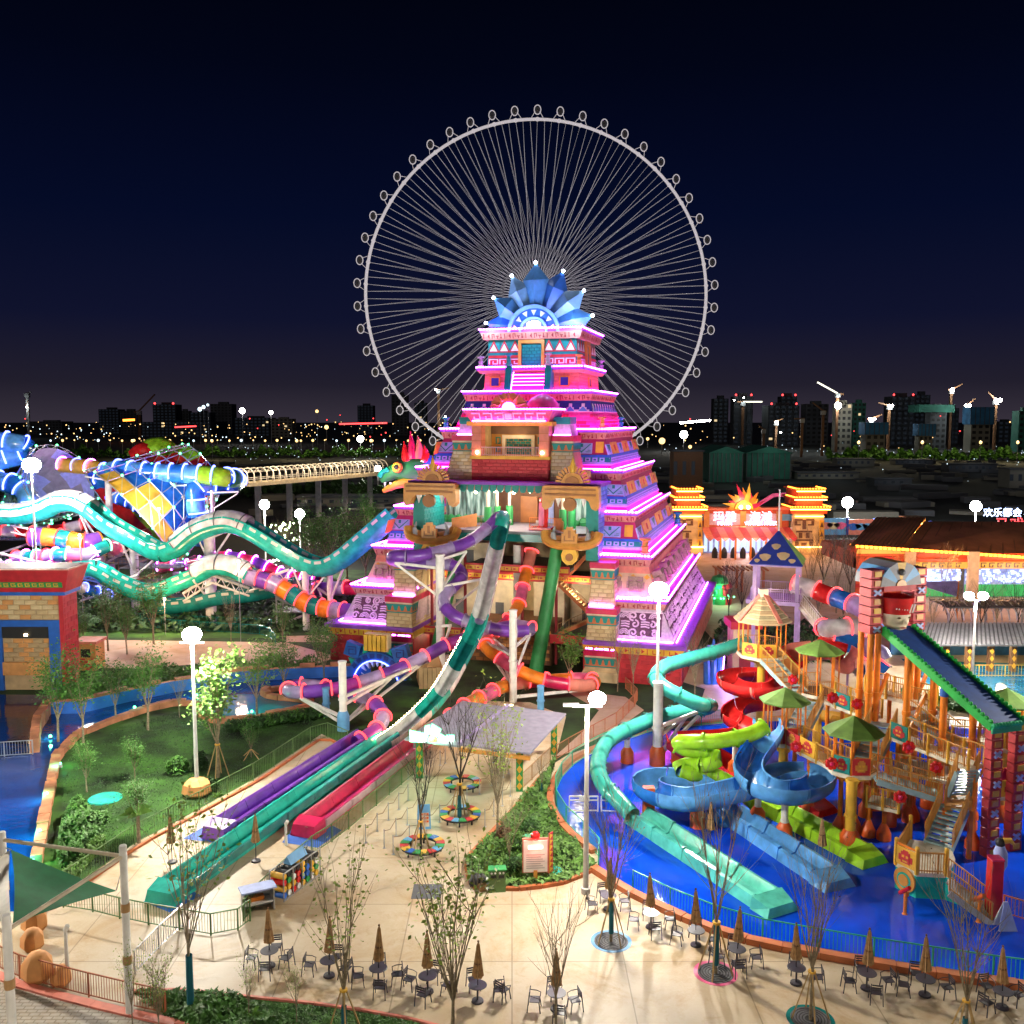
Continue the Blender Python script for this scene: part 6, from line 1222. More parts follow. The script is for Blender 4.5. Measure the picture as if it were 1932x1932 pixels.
MB().lathe([(.12,0),(.45,.12),(.72,.5),(.86,1.0),(.92,1.3)],20,(0,0,10.55)).build('face','cream',mk,True); MB().lathe([(.93,1.3),(1.0,1.75),(1.1,2.35),(1.02,2.35),(.9,1.5)],20,(0,0,10.55),cap=False).build('headband','slidered',mk,True)
MB().lathe([(.9,1.9),(.01,1.88)],16,(0,0,10.55)).build('bucket_floor','darkred',mk)
MB().add([cfr(-.1,1.25,.82),cfr(.1,1.25,.82),cfr(.14,.72,.85),cfr(-.14,.72,.85),cfr(0,.78,1.05)],[(0,1,4),(1,2,4),(2,3,4),(3,0,4)]).build('nose','cream',mk)
for x in (-.36,.36): MB().ball(cfr(x,1.15,.78),.1,8,5,(1.2,1,.6)).build('eye','brown',mk)
MB().ball(cfr(0,.5,.74),.12,8,5,(1.8,1,.5)).build('mouth','salmon',mk)
for i in range(5): MB().ball(cfr(-.62 + i * .17,1.75 - .02 * i,.82 + .04 * i),.05,6,4).build('headband_bead','white',mk)
for x in (.35,.55): MB().bar(cfr(x - .05,1.45,.9),cfr(x + .12,2.0,.95),.07).build('headband_stripe','white',mk)
rp = thing('ramp_roof','steep blue corrugated ramp roof with scalloped green edges','ramp roof'); T0 = Q0 + Vector((0,0,11.65)); T1 = Q1 + Vector((0,0,7.45)) - Q0 + Q0; T0 = Vector((Q0.x,Q0.y,10.85)); T1 = Vector((Q1.x,Q1.y,7.4))
n = 34; W2 = e_ * 2.05
for i in range(n):
    a_,c_ = T0.lerp(T1,i / n),T0.lerp(T1,(i + .86) / n); MB().hexa([a_,a_ + W2,c_ + W2,c_,a_ + up * .12,a_ + W2 + up * .12,c_ + W2 + up * .05,c_ + up * .05]).build('roof_slat','rampblue',rp)
MB().hexa([T0 - up * .12,T0 + W2 - up * .12,T1 + W2 - up * .12,T1 - up * .12,T0 - up * .02,T0 + W2 - up * .02,T1 + W2 - up * .02,T1 - up * .02]).build('roof_base','navy',rp)
for o,nm in ((-e_ * .12,0),(W2 + e_ * .05,1)):
    b = MB(); m_ = 30; sl = (T1 - T0) / m_; nrm = sl.normalized().cross(e_).normalized()
    if nrm.z < 0: nrm = -nrm
    for i in range(m_):
        a_ = T0 + o + sl * i; b.hexa([a_ - nrm * .3,a_ + e_ * .1 - nrm * .3,a_ + sl + e_ * .1 - nrm * .3,a_ + sl - nrm * .3,a_ + nrm * .2,a_ + e_ * .1 + nrm * .2,a_ + sl + e_ * .1 + nrm * .2,a_ + sl + nrm * .2]); b.ball(a_ + sl * .5 + nrm * .22 + e_ * .05,sl.length * .42,6,4)
    b.build('scalloped_edge','leafgreen',rp,kind='stuff')
b = MB()
for i in range(9): p = T1 + d_ * .08 + e_ * (.22 * i); b.ball(p + up * .05,.16,6,4); b.bar(p - e_ * .13 - up * .2,p + e_ * .13 - up * .2,.1,.35)
b.build('front_scallop','fencegreen',rp,kind='stuff')
# orange masts of the gate
mi = 0
for (a_,c_) in ((-.75,-.2),(-.2,-.2),(-.75,-1.1),(2.4,-.2),(2.95,-.2),(2.95,-1.1),(.1,2.2),(1.9,2.4),(.1,5.2),(1.9,5.6)):
    p = Q0 + e_ * a_ + d_ * c_; zt = 10.6 if c_ < 1 else 10.85 - (3.45 * c_ / 8.9) - .3; lab = ['outer left mast under the left block pillar','inner left mast under the left block pillar','rear mast of the left block pillar','inner mast under the right block pillar','outer mast under the right block pillar','rear mast of the right block pillar','mast under the upper left edge of the ramp','mast under the upper right edge of the ramp','blue-capped mast under the lower left edge of the ramp','mast under the lower right edge of the ramp'][mi]
    t = thing('orange_mast','orange ' + lab,'mast','orange masts of the mask gate',(p.x,p.y,0)); MB().lathe([(.2,0),(.2,zt)],12).build('shaft','orange',t,True); MB().lathe([(.26,zt * .62),(.26,zt * .62 + .25)],12).build('collar','orange',t); MB().lathe([(.5,0),(.5,.45),(.42,.55),(.22,1.05)],12).build('mast_foot','orangered',t,True)
    if mi == 8: MB().lathe([(.24,zt - .5),(.24,zt - .02)],10).build('blue_cap','blue',t)
    if mi in (0,3,6): MB().bar((0,0,zt * .45),e_ * 1.4 + up * zt * .75,.18).build('brace','orange',t)
    mi += 1
for u,v,vt,m,l in ((1603,1595,1474,'yellow','yellow post with orange foot below the nearest green tower'),(1678,1557,1476,'orange','orange post with foot under the middle of the towers'),(1714,1550,1500,'orange','short orange post under the long railed steps'),(1632,1540,1478,'orange','orange post behind the yellow one'),(1652,1527,1480,'orange','small orange post farther back under the deck')): column(u,v,vt,.17 if m == 'orange' else .3,l,foot=1,m=m,footm='orangered',footh=.6,footr=2.4 if m == 'orange' else 1.9)
for i,(u,v,z,dx) in enumerate(((1502,1408,4.4,0),(1571,1316,6.3,0),(1617,1328,5.9,0),(1698,1503,3.4,0),(1496,1282,6.1,0),(1569,1440,4.6,0),(1714,1409,5.6,0),(1766,1447,4.2,0))):
    flower(g(u,v,z),(-.2,-1,.1),'red spray flower ' + ['on the mask bridge of the lower towers','left of the teal mask board on the gallery','right of the teal mask board on the gallery','below the long railed steps','beside the steps to the shingle tower','near the nearest green tower','on the long gallery','on a pole right of the long railed steps'][i])
for i,(u,v,z) in enumerate(((1869,1475,4.0),(1902,1467,4.0))):
    t = thing('spinning_disc',['left','right'][i] + ' big magenta flower disc between the red pillars' if False else ('magenta flower disc between the two red pillars' if i == 0 else 'magenta flower disc right of the red pillars'),'water toy',None,g(u,v,z)); fr = Fr((0,0,0),(1,.2,0),up)
    MB().ext(fr,[((.62 if k % 2 else .5) * math.cos(k * math.pi / 8),(.62 if k % 2 else .5) * math.sin(k * math.pi / 8)) for k in range(16)],-.06,.06).build('disc','crimson',t); MB().tube([(.0,.3,0),(-.3,.3,.6),(-.5,.2,.2)],.08,6).build('pipe','orange',t)
# red post with the toucan, spray guns, wet floor sign
rpst = thing('red_post','square red post at the foot of the pool steps','post',None,g(1873,1729)); MB().box(-.28,.28,-.28,.28,0,2.9).build('shaft','slidered',rpst); MB().box(-.3,.3,-.3,.3,2.9,2.98).build('cap','crimson',rpst); MB().box(-.4,.4,-.4,.4,0,.1).build('foot','darkred',rpst)
tc_ = thing('toucan_figure','white and yellow toucan figure perched on the red post','bird figure',None,g(1882,1715) + up * 2.1); MB().tube([(0,0,-.3),(.05,0,.2),(0,0,.8),(-.02,0,1.15)],[.12,.3,.33,.2],10).build('body','lilac',tc_,True); MB().ball((-.03,0,1.3),.24).build('head','black',tc_,True); MB().tube([(.1,-.05,1.4),(.4,-.1,1.45),(.62,-.12,1.2)],[.16,.14,.05],8).build('beak','yellow',tc_,True); MB().tube([(-.1,0,-.2),(-.1,0,-.7)],[.22,.06],6).build('tail','yellow',tc_,True)
for u,v,l in ((1707,1725,'orange water gun standing alone in the pool before the teal deck'),(1846,1740,'orange water gun left of the red post')):
    t = thing('water_gun',l,'water gun','orange water guns',g(u,v)); MB().lathe([(.16,0),(.09,.08),(.09,.95)],8).build('stand','orange',t); MB().tube([(-.15,.3,.95),(.05,-.3,1.5)],.1,8).build('barrel','slidered' if u < 1800 else 'orangered',t); MB().box(-.05,.12,-.1,.25,.95,1.15).build('grip','orange',t)
t = thing('floor_sign','white and blue folding floor sign right of the water gun','floor sign',None,g(1896,1752)); MB().hexa([(-.45,-.3,0),(.45,-.3,0),(.45,-.25,0),(-.45,-.25,0),(-.1,0,1.3),(.1,0,1.3),(.1,.04,1.3),(-.1,.04,1.3)]).build('front_board','lilac',t); MB().hexa([(-.45,.3,0),(.45,.3,0),(.45,.35,0),(-.45,.35,0),(-.1,.05,1.3),(.1,.05,1.3),(.1,.09,1.3),(-.1,.09,1.3)]).build('back_board','white',t)
fence('gate_fence','orange barrier with a white notice right of the red post',G((1893,1725),(1960,1745),(2060,1775)),1.0,'orange',1.8,.16)
for i,(u0,v0,u1,v1) in enumerate(((1074,1532,1128,1532),(1134,1532,1178,1535))):
    t = thing('pool_barrier',['left','right'][i] + ' half' if False else ('white notice barrier at the pool rim beside the railing' if i == 0 else 'white notice barrier touching the sea green tube'),'barrier','white pool barriers'); p,q = g(u0,v0,.0),g(u1,v1,.0); MB().bar(p + up * 1.0,q + up * 1.0,.07).build('top_rail','white',t); MB().bar(p + up * .75,q + up * .75,.06).build('mid_rail','white',t); MB().bar(p + up * .1,q + up * .1,.06).build('foot_rail','white',t); [MB().bar(c,c + up,.06).build('leg','white',t) for c in (p,q)]; MB().bar(p.lerp(q,.35) + up * .85,p.lerp(q,.7) + up * .85,.03,.35).build('notice_board','white',t)
for i,(u,v) in enumerate(((1250,1490),(1340,1600),(1700,1600),(1900,1560),(1500,1430),(1700,1480))):
    pass
# lavender tower behind
lt = thing('lavender_tower','tall lavender slide tower with a blue and green pyramid roof','slide tower',None,at(1462,1262,88).xy.to_3d() + Vector((0,0,0)),R(-20))
for x in (-1.9,1.9):
    for y in (-1.9,1.9): MB().bar((x,y,0),(x,y,10.6),.32).build('post','lavender',lt)
MB().box(-2.6,2.2,-2.4,2.2,7.0,7.35).build('deck','lavender',lt); MB().box(-2.2,2.2,-2.2,2.2,10.5,10.75).build('eave_beam','lavender',lt)
for k in range(4):
    m = ROT[k]; P4 = [m @ Vector(q) for q in ((-2.4,-2.4,10.75),(2.4,-2.4,10.75),(0,0,13.7),(-2.3,-2.3,10.65),(2.3,-2.3,10.65))]; MB().add(P4,[(0,1,2),(1,0,3,4)]).build('roof_panel',('navy','roofgreen','navy','roofgreen')[k],lt)
    rail(lt,[m @ Vector((-2.2,-2.2,7.35)),m @ Vector((2.2,-2.2,7.35))],1.1,'lavender',.18)
fr = Fr((0,-2.42,10.78),(1,0,0),(0,2.4,2.95))
for x,y,r_ in ((-1.0,.7,.5),(.6,.9,.55),(1.4,.4,.3),(-.1,1.9,.4),(-1.7,.3,.25)): MB().ext(fr,[(x + r_ * (1 + .3 * math.sin(3 * a)) * math.cos(a),y + r_ * .8 * math.sin(a)) for a in [2 * math.pi * i / 10 for i in range(10)]],.02,.05).build('camouflage_patch','sand',lt)
MB().bar((0,0,13.6),(0,0,17.5),.14).build('spire','white',lt)
MB().bar((2.2,-1,7.1),(6.5,-4,2.6),1.2,.3).build('stair_flight','deckwhite',lt); rail(lt,[(2.2,-1.6,7.1),(6.5,-4.6,2.6)],1.0,'white',.3); rail(lt,[(2.2,-.4,7.1),(6.5,-3.4,2.6)],1.0,'white',.3)
MB().box(6.3,9.5,-5.2,-2.6,2.3,2.6).build('landing','deckwhite',lt); rail(lt,[(6.3,-5.2,2.6),(9.5,-5.2,2.6),(9.5,-2.6,2.6)],1.0,'white',.3); [MB().bar((x,y,0),(x,y,2.3),.18).build('support_post','lavender',lt) for x in (6.5,9.3) for y in (-5,-2.8)]
pointlight((-1,-2.9,8.2),120,(1,.8,.5),.2,'tower_lamp',lt)
# ================================================================ plaza furniture
mat('parasolcloth',(.4,.23,.1),.8,noise=(6,.2)); mat('chairmetal',(.04,.035,.05),.4); mat('tabletop',(.06,.055,.075),.3); mat('bark',(.24,.19,.12),.85,noise=(5,.3)); mat('barkdark',(.05,.04,.03),.85,noise=(5,.3)); mat('wrap',(.0,.1,.14),.8); mat('bamboo',(.42,.27,.1),.6)
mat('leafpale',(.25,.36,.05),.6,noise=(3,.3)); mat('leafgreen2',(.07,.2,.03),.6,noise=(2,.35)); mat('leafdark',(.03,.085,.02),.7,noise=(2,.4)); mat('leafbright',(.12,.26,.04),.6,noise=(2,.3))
def make_table():
    t = thing('cafe_table','x','table','round tables under the closed parasols'); MB().lathe([(.38,.72),(.4,.735),(.38,.75)],18).build('tabletop','tabletop',t); MB().lathe([(.04,.05),(.04,.72)],8).build('stem','chairmetal',t); MB().lathe([(.24,0),(.22,.05),(.05,.07)],12).build('base','chairmetal',t); return t
def make_parasol(n=8):
    t = thing('parasol','x','parasol','closed brown parasols'); MB().lathe([(.025,0),(.022,2.55)],6).build('pole','chairmetal',t); MB().lathe([(.26,0),(.24,.08),(.05,.1)],12).build('base','chairmetal',t)
    b = MB(); P = []
    prof = [(.02,2.62),(.07,2.5),(.13,2.0),(.2,1.5),(.25,1.15),(.2,1.1)]
    k = 16
    for r,z in prof: P += [(r * (1 if i % 2 else .66) * math.cos(2 * math.pi * i / k),r * (1 if i % 2 else .66) * math.sin(2 * math.pi * i / k),z) for i in range(k)]
    b.add(P,[(a * k + i,a * k + (i + 1) % k,a * k + k + (i + 1) % k,a * k + k + i) for a in range(len(prof) - 1) for i in range(k)] + [tuple(range(k))[::-1]]); b.build('folded_canopy','parasolcloth',t); MB().lathe([(.14,1.75),(.17,1.7)],10).build('tie_band','brown',t); MB().ball((0,0,2.66),.05,6,4).build('finial','brown',t); return t
def make_chair():
    t = thing('cafe_chair','x','chair','dark metal chairs round the tables'); MB().box(-.22,.22,-.21,.21,.43,.46).build('seat','chairmetal',t)
    for z in (.6,.7,.8): MB().box(-.19,.19,.2,.225,z,z + .06).build('back_slat','chairmetal',t)
    for x in (-.22,.22):
        MB().bar((x * 1.15,-.24,0),(x,-.18,.45),.035).build('leg','chairmetal',t); MB().bar((x * 1.15,.3,0),(x,.2,.88),.035).build('leg','chairmetal',t); MB().tube([(x,.2,.72),(x * 1.2,-.05,.68),(x * 1.15,-.22,.62),(x,-.2,.45)],.018,5).build('armrest','chairmetal',t)
    return t
T0_,P0_,C0_ = make_table(),make_parasol(),make_chair(); used_ = set()
def put(o,loc,rz,label):
    r = put0(o,loc,rz,label)
    if o is P0_: r.rotation_euler = (rnd.uniform(-.035,.035),rnd.uniform(-.035,.035),rz)
    return r
def put0(o,loc,rz,label):
    if o.name not in used_: used_.add(o.name); o.location = loc; o.rotation_euler = (0,0,rz); o['label'] = label; return o
    return dup(o,loc,rz,label)
SETS = [(509,1823,'the first front row table',4),(621,1842,'the second front row table',3),(714,1857,'the third front row table',4),(807,1872,'the fourth front row table',4),(901,1890,'the fifth front row table',2),(1050,1905,'the table behind the bottom bare tree',4),
        (1148,1716,'the table nearest the planting bed',3),(1228,1750,'the second table along the pool railing',4),(1313,1784,'the third table along the pool railing',3),(1390,1820,'the fourth table along the pool railing',4),(1502,1856,'the fifth table along the pool railing',2),(1635,1866,'the sixth table along the pool railing',4),(1745,1878,'the seventh table along the pool railing',3),(1891,1902,'the last table at the right edge',3)]
for u,v,wh,nc in SETS:
    p = g(u,v); put(T0_,p,0,'round dark cafe table, ' + wh); put(P0_,p + Vector((0,.01,0)),rnd.random() * 3,'closed brown parasol over ' + wh)
    a0 = rnd.random() * .5 - .25
    for k in range(nc):
        a = a0 + k * 2 * math.pi / 4 + rnd.uniform(-.12,.12); r_ = rnd.uniform(.72,.9); put(C0_,p + Vector((r_ * math.cos(a),r_ * math.sin(a),0)),a - math.pi / 2 + rnd.uniform(-.3,.3),'dark chair on the ' + ['right','far','left','near'][int(((a + math.pi / 4) % (2 * math.pi)) / (math.pi / 2)) % 4] + ' side of ' + wh)
put(C0_,g(948,1885),2.4,'lone dark chair pulled away to the right of the fifth front table')
for u,v,z,l in ((483,1625,0,'closed parasol standing alone between the teal lane and the float rack'),(325,1627,0,'closed parasol beside the purple lane seen through the leafy tree'),(1340,1600,0,'slim closed parasol in the pool beside the mint lane'),(1551,1633,0,'half open parasol in the pool before the lime lane')): put(P0_,g(u,v,z) + Vector((0,0,.02 if u > 1300 else 0)),rnd.random(),l)
# round ring benches
def ring_bench(loc,label,first):
    t = thing('ring_bench',label,'bench','rainbow ring benches round the plaza trees',loc); cols = ['red','yellow','blue','green','yellow','red','lightblue','green']
    for i in range(16):
        a0,a1 = 2 * math.pi * i / 16 + .02,2 * math.pi * (i + 1) / 16 - .02; b = MB()
        for k in range(4):
            c0,c1 = a0 + (a1 - a0) * k / 4 + .006,a0 + (a1 - a0) * (k + 1) / 4 - .006; b.hexa([(r * math.cos(c),r * math.sin(c),z) for z in (.42,.46) for r,c in ((.78,c0),(1.25,c0),(1.25,c1),(.78,c1))])
        b.build('seat_segment',cols[(i + first) % 8],t,kind='stuff')
        if i % 2 == 0: MB().bar((1.02 * math.cos(a0),1.02 * math.sin(a0),0),(1.02 * math.cos(a0),1.02 * math.sin(a0),.42),.1,.1).build('leg','black',t)
    MB().lathe([(.8,.3),(1.22,.3),(1.22,.41),(.8,.41)],24,cap=False).build('frame','black',t); return t
ring_bench(g(797,1606),'nearest rainbow ring bench with the dark bare tree',0); ring_bench(g(868,1547),'middle rainbow ring bench turned pale green on its left',3); ring_bench(g(872,1487),'farthest rainbow ring bench close to the canopy',5)
# queue stanchions and ropes
qn = 0
for r_,(ua,va,ub,vb) in enumerate(((690,1590,770,1510),(725,1600,800,1525),(742,1612,960,1460),(915,1560,965,1500),(770,1470,840,1440),(860,1450,960,1440))):
    P = resample([g(ua,va),g(ub,vb)],1.6)
    for i,p in enumerate(P):
        t = thing('queue_post','thin steel queue post in the ' + ['first','second','third','fourth','fifth','sixth'][r_] + ' rope line, number %s along' % ['one','two','three','four','five','six','seven','eight','nine','ten','eleven','twelve','thirteen','fourteen','fifteen'][i % 15],'queue post','queue posts before the canopy',p); MB().lathe([(.1,0),(.1,.02),(.03,.03),(.03,1.1)],8).build('post','steel',t)
        if i + 1 < len(P): q = P[i + 1] - p; MB().tube([(0,0,1.0),Vector((q.x * .5,q.y * .5,.75)),(q.x,q.y,1.0)],.018,4).build('rope','brown',t)
# canopy with patterned posts and neon sign
cp = thing('queue_canopy','pale flat canopy roof over the slide queue with patterned posts','canopy'); N1,N2,R1_,F1 = g(763,1394,3.0),g(1000,1424,3.0),g(1068,1349,3.0),g(873,1322,3.0); m1 = N1.lerp(N2,.45); m2 = F1.lerp(R1_,.45); dz = Vector((0,0,.12))
mat('canopycloth',(.27,.25,.32),.6); MB().hexa([N1 - dz,m1 - dz,m2 - dz,F1 - dz,N1,m1,m2,F1]).build('roof_sheet','canopycloth',cp); u3 = Vector((0,0,.12)); MB().hexa([m1 - dz + u3,N2 - dz + u3,R1_ - dz + u3,m2 - dz + u3,m1 + u3,N2 + u3,R1_ + u3,m2 + u3]).build('roof_sheet','canopycloth',cp); MB().bar(m1 + u3,m2 + u3,.25,.2).build('ridge_gutter','purplel',cp); MB().bar(m1 - dz * 2,N2 - dz * 2,.12,.25).build('front_beam','gold',cp)
for u,v in ((792,1466),(980,1491),(1045,1422)):
    p = g(u,v); MB().box(p.x - .22,p.x + .22,p.y - .22,p.y + .22,0,2.9).build('post','green',cp); b = MB()
    for k in range(5):
        for fr in (Fr((p.x,p.y - .22,.1 + k * .56),(1,0,0),(0,0,1)),Fr((p.x + .22,p.y,.1 + k * .56),(0,1,0),(0,0,1))): b.ext(fr,[(-.18,.26),(0,.0),(.18,.26),(0,.52)],0,.03)
    b.build('diamond_pattern','yellow',cp)
for u,v in ((880,1400),(960,1395)): q = g(u,v); pointlight((q.x,q.y,2.4),220,(1,.75,.42),.3,'canopy_lamp',cp); MB().box(q.x - .3,q.x + .3,q.y - .06,q.y + .06,2.62,2.68).build('lamp_tube','bulb',cp)
sg = thing('neon_sign','glaring white and green lit sign shapes on the front corner of the canopy','neon sign',None,g(778,1398,3.0)); glow('signwhite',(.8,1,.85),6); fr = Fr((0,0,0),(1,0,0),(0,0,1))
for P in ([(-.1,0),(.95,-.05),(.98,.42),(-.12,.62)],[(.8,.55),(1.1,.5),(1.15,1.0),(.85,.95)],[(1.15,.5),(1.6,.3),(1.85,.75),(1.3,1.05)],[(1.7,.0),(2.2,-.25),(2.25,.2),(1.75,.45)],[(2.25,-.1),(2.7,-.05),(2.72,.32),(2.27,.35)]): MB().ext(fr,P,0,.1).build('lit_letter','signwhite',sg); cx = sum(p[0] for p in P) / 4; cy = sum(p[1] for p in P) / 4; MB().ext(fr,[(cx + (x - cx) * 1.12,cy + (y - cy) * 1.25) for x,y in P],-.08,-.01).build('green_halo_panel','neongreen',sg)
MB().ball((1.35,.0,.1),.3,8,6).build('sign_figure','salmon',sg); pointlight((1.2,-.8,.4),160,(.3,1,.5),.2,'sign_lamp',sg)
for x in (.1,2.4): MB().bar((x,.1,-.5),(x,.1,0),.08).build('bracket','greyd',sg)
# aframe, bins, bags, notice, rack, counter
t = thing('a_frame_sign','blue framed folding sign beside the nearest ring bench','sign',None,g(800,1560),R(8)); MB().hexa([(-.4,-.35,0),(.4,-.35,0),(.4,-.31,0),(-.4,-.31,0),(-.36,0,1.35),(.36,0,1.35),(.36,.04,1.35),(-.36,.04,1.35)]).build('front_board','lightblue',t); MB().hexa([(-.3,-.33,.15),(.3,-.33,.15),(.3,-.29,.15),(-.3,-.29,.15),(-.28,-.06,1.1),(.28,-.06,1.1),(.28,-.02,1.1),(-.28,-.02,1.1)]).build('notice_sheet','cream',t); MB().hexa([(-.4,.31,0),(.4,.31,0),(.4,.35,0),(-.4,.35,0),(-.36,.05,1.35),(.36,.05,1.35),(.36,.08,1.35),(-.36,.08,1.35)]).build('back_board','lightblue',t)
b = MB(); fr = Fr((0,-.27,.4),(1,0,0),(0,.25,1)); [b.rect(fr,x,x + .12,y,y + .1,.08,.1) for x in (-.2,-.02,.14) for y in (0,.2,.42)]; b.build('pictogram','orangered',t,kind='stuff')
t = thing('recycling_bin','green twin litter bin with two face openings at the bed corner','litter bin',None,g(938,1680),R(6)); MB().box(-.42,.42,-.22,.22,0,1.15).build('body','fenceolive',t); [MB().box(x - .14,x + .14,-.25,-.225,.75,.92).build('slot','black',t) for x in (-.2,.2)]; [MB().ball((x,-.22,1.02),.06,6,4).build('eye','white',t) for x in (-.3,-.12,.12,.3)]; MB().box(-.46,.46,-.26,.26,1.15,1.22).build('lid','green',t)
for u,v,c,s_,l,cat in ((897,1672,'black',.38,'black rubbish bag slumped against the bed kerb','rubbish bag'),(908,1668,'black',.3,'second black rubbish bag behind the cardboard box','rubbish bag'),(919,1668,'white',.2,'small white rubbish bag on top of the pile','rubbish bag'),(922,1678,'grey',.2,'grey bundle beside the litter bin','bundle')):
    tag(MB().ball((0,0,s_ * .8),s_,9,6,(1,1,1)).lathe([(s_ * .12,s_ * 1.55),(s_ * .22,s_ * 1.85)],6).build('rubbish_bag' if 'bag' in l else 'bundle',c,None,True),l,cat).location = g(u,v)
t = thing('cardboard_box','brown cardboard box between the rubbish bags','box',None,g(911,1679),.4); MB().box(-.2,.2,-.15,.15,0,.3).build('carton','woodtan',t); MB().box(-.21,-.01,-.2,-.15,.29,.31).build('flap','sand2',t)
nb = thing('lit_notice_board','white notice board with a red lit word and zigzag side in the planting bed','notice board',None,g(1010,1665),R(4)); MB().box(-.1,.1,-.1,.1,0,.7).build('post','gold',nb); MB().box(-.62,.62,-.06,.0,.6,2.3).build('panel','white',nb); MB().box(-.68,.68,-.02,.08,.55,2.4).build('frame','salmon',nb); MB().hexa([(.69,-.02,.45),(.95,.3,.45),(.95,.36,.45),(.69,.08,.45),(.69,-.02,2.6),(.95,.3,2.6),(.95,.36,2.6),(.69,.08,2.6)]).build('side_panel','red',nb)
b = MB(); fr = Fr((.69,-.02,.5),(.26,.32,0),(0,0,1)); [b.ext(fr,[(.05,k * .3),(.35,k * .3 + .15),(.05,k * .3 + .3)],.0,.03) for k in range(7)]; b.build('zigzag_pattern','yellow',nb,kind='stuff'); MB().ball((0,.05,2.5),.25,8,5).build('crest','slidered',nb); MB().box(-.36,.36,-.085,-.061,1.86,2.02).build('lit_bar','signwhite',nb); pointlight((0,-.4,2.0),25,(1,.15,.1),.1,'sign_lamp',nb)
b = MB(); [b.box(-.48,.48 - .1 * (k % 3),-.066,-.061,.8 + k * .12,.83 + k * .12) for k in range(7)]; b.build('small_print','grey',nb,kind='stuff')
rk = thing('swim_ring_rack','steel rack filled with rolled red, blue, white, orange and black mats','mat rack'); p0,p1 = g(523,1699),g(592,1648); d = (p1 - p0); L = d.length; d.normalize(); x = d.cross(Vector((0,0,1))).normalized(); nn_ = int(L / .36); cl = ['slidered','blue','white','yellow','green','blue','slidered','yellow','black','white']
for i in range(nn_):
    for k in range(4):
        c = p0 + d * (i + .5) * L / nn_ + Vector((0,0,.22 + k * .33)); MB().tube([c - x * .45,c + x * .35],.155,10,up=(0,0,1)).build('rolled_mat',rnd.choice(cl),rk,True)
for q in range(5):
    c = p0 + d * L * q / 4; [MB().bar(c + x * s_ ,c + x * s_ + Vector((0,0,1.5)),.05).build('rack_post','steel',rk) for s_ in (-.42,.42)]
for z in (.06,1.45): [MB().bar(p0 + x * s_ + Vector((0,0,z)),p1 + x * s_ + Vector((0,0,z)),.05).build('rack_rail','steel',rk) for s_ in (-.42,.42)]
t = thing('rack_sign','small blue ridge sign lying on top of the mat rack','sign'); c = p0.lerp(p1,.5) + Vector((0,0,1.5)); MB().add([c - d * .7 - x * .25,c + d * .7 - x * .25,c + d * .7 + x * .25,c - d * .7 + x * .25,c - d * .7 + Vector((0,0,.45)),c + d * .7 + Vector((0,0,.45))],[(3,2,1,0),(0,1,5,4),(2,3,4,5),(0,4,3),(1,2,5)]).build('sign_sheet','lightblue',t)
t = thing('steel_counter','open steel counter box at the end of the railing near the mat rack','counter',None,g(487,1716),R(28)); [MB().box(*q).build('side_panel','steel',t) for q in ((-.75,-.68,-.35,.35,0,1.1),(.68,.75,-.35,.35,0,1.1),(-.67,.67,.3,.35,0,1.1))]; MB().box(-.85,.85,-.42,.42,1.1,1.18).build('top','lilac',t); MB().box(-.5,.3,-.1,.2,.5,.7).build('ring','orange',t); MB().box(-.66,.66,-.34,.29,.42,.47).build('shelf','white',t)
for u,v,l in ((452,1611 - 60,'x'),): pass
for u,v,l in ((540,1595,'white pump post beside the crimson lane end'),(128,1852,'white shower post on the lower left plaza')): t = thing('shower_post',l,'shower post',None,g(u,v)); MB().lathe([(.09,0),(.07,1.3 if u > 300 else 2.4)],8).build('post','white',t); MB().tube([(0,0,1.25 if u > 300 else 2.3),(.12,-.05,1.45 if u > 300 else 2.55)],.1,8).build('head','white',t)
# staff under the canopy
def person(loc,label,rz,shirt,trousers):
    t = thing('person',label,'person',None,loc,rz)
    me = bpy.data.meshes.new('body'); J = [(0,0,.95),(0,0,1.2),(0,0,1.42),(0,0,1.52),(0,-.01,1.6),(0,-.01,1.74),(.19,0,1.4),(.25,-.02,1.12),(.24,-.12,.9),(.25,-.16,.82),(-.19,0,1.4),(-.25,-.02,1.12),(-.24,-.1,.9),(-.25,-.13,.82),(.1,0,.9),(.11,-.02,.5),(.11,.02,.08),(.11,-.14,.04),(-.1,0,.9),(-.11,-.02,.5),(-.12,.03,.08),(-.12,-.13,.04)]
    E = [(0,1),(1,2),(2,3),(3,4),(4,5),(2,6),(6,7),(7,8),(8,9),(2,10),(10,11),(11,12),(12,13),(0,14),(14,15),(15,16),(16,17),(0,18),(18,19),(19,20),(20,21)]; Rr = [.16,.14,.15,.06,.08,.09,.065,.05,.035,.04,.065,.05,.035,.04,.1,.07,.05,.045,.1,.07,.05,.045]
    me.from_pydata(J,E,[]); me.materials.append(M[shirt]); o = bpy.data.objects.new('body',me); COL.objects.link(o); o.parent = t; o.modifiers.new('skin','SKIN')
    for i,r in enumerate(Rr): me.skin_vertices[0].data[i].radius = (r,r * .8)
    me.skin_vertices[0].data[0].use_root = True; s_ = o.modifiers.new('sub','SUBSURF'); s_.levels = s_.render_levels = 1
    MB().ball((0,-.01,1.68),.105,10,7).build('face','skin',t,True); MB().ball((0,.02,1.72),.112,10,7).build('hair','black',t,True)
    for x in (-.105,.105): MB().lathe([(.085,.06),(.1,.5),(.12,.95)],8,(x,0,0)).build('trouser_leg',trousers,t,True)
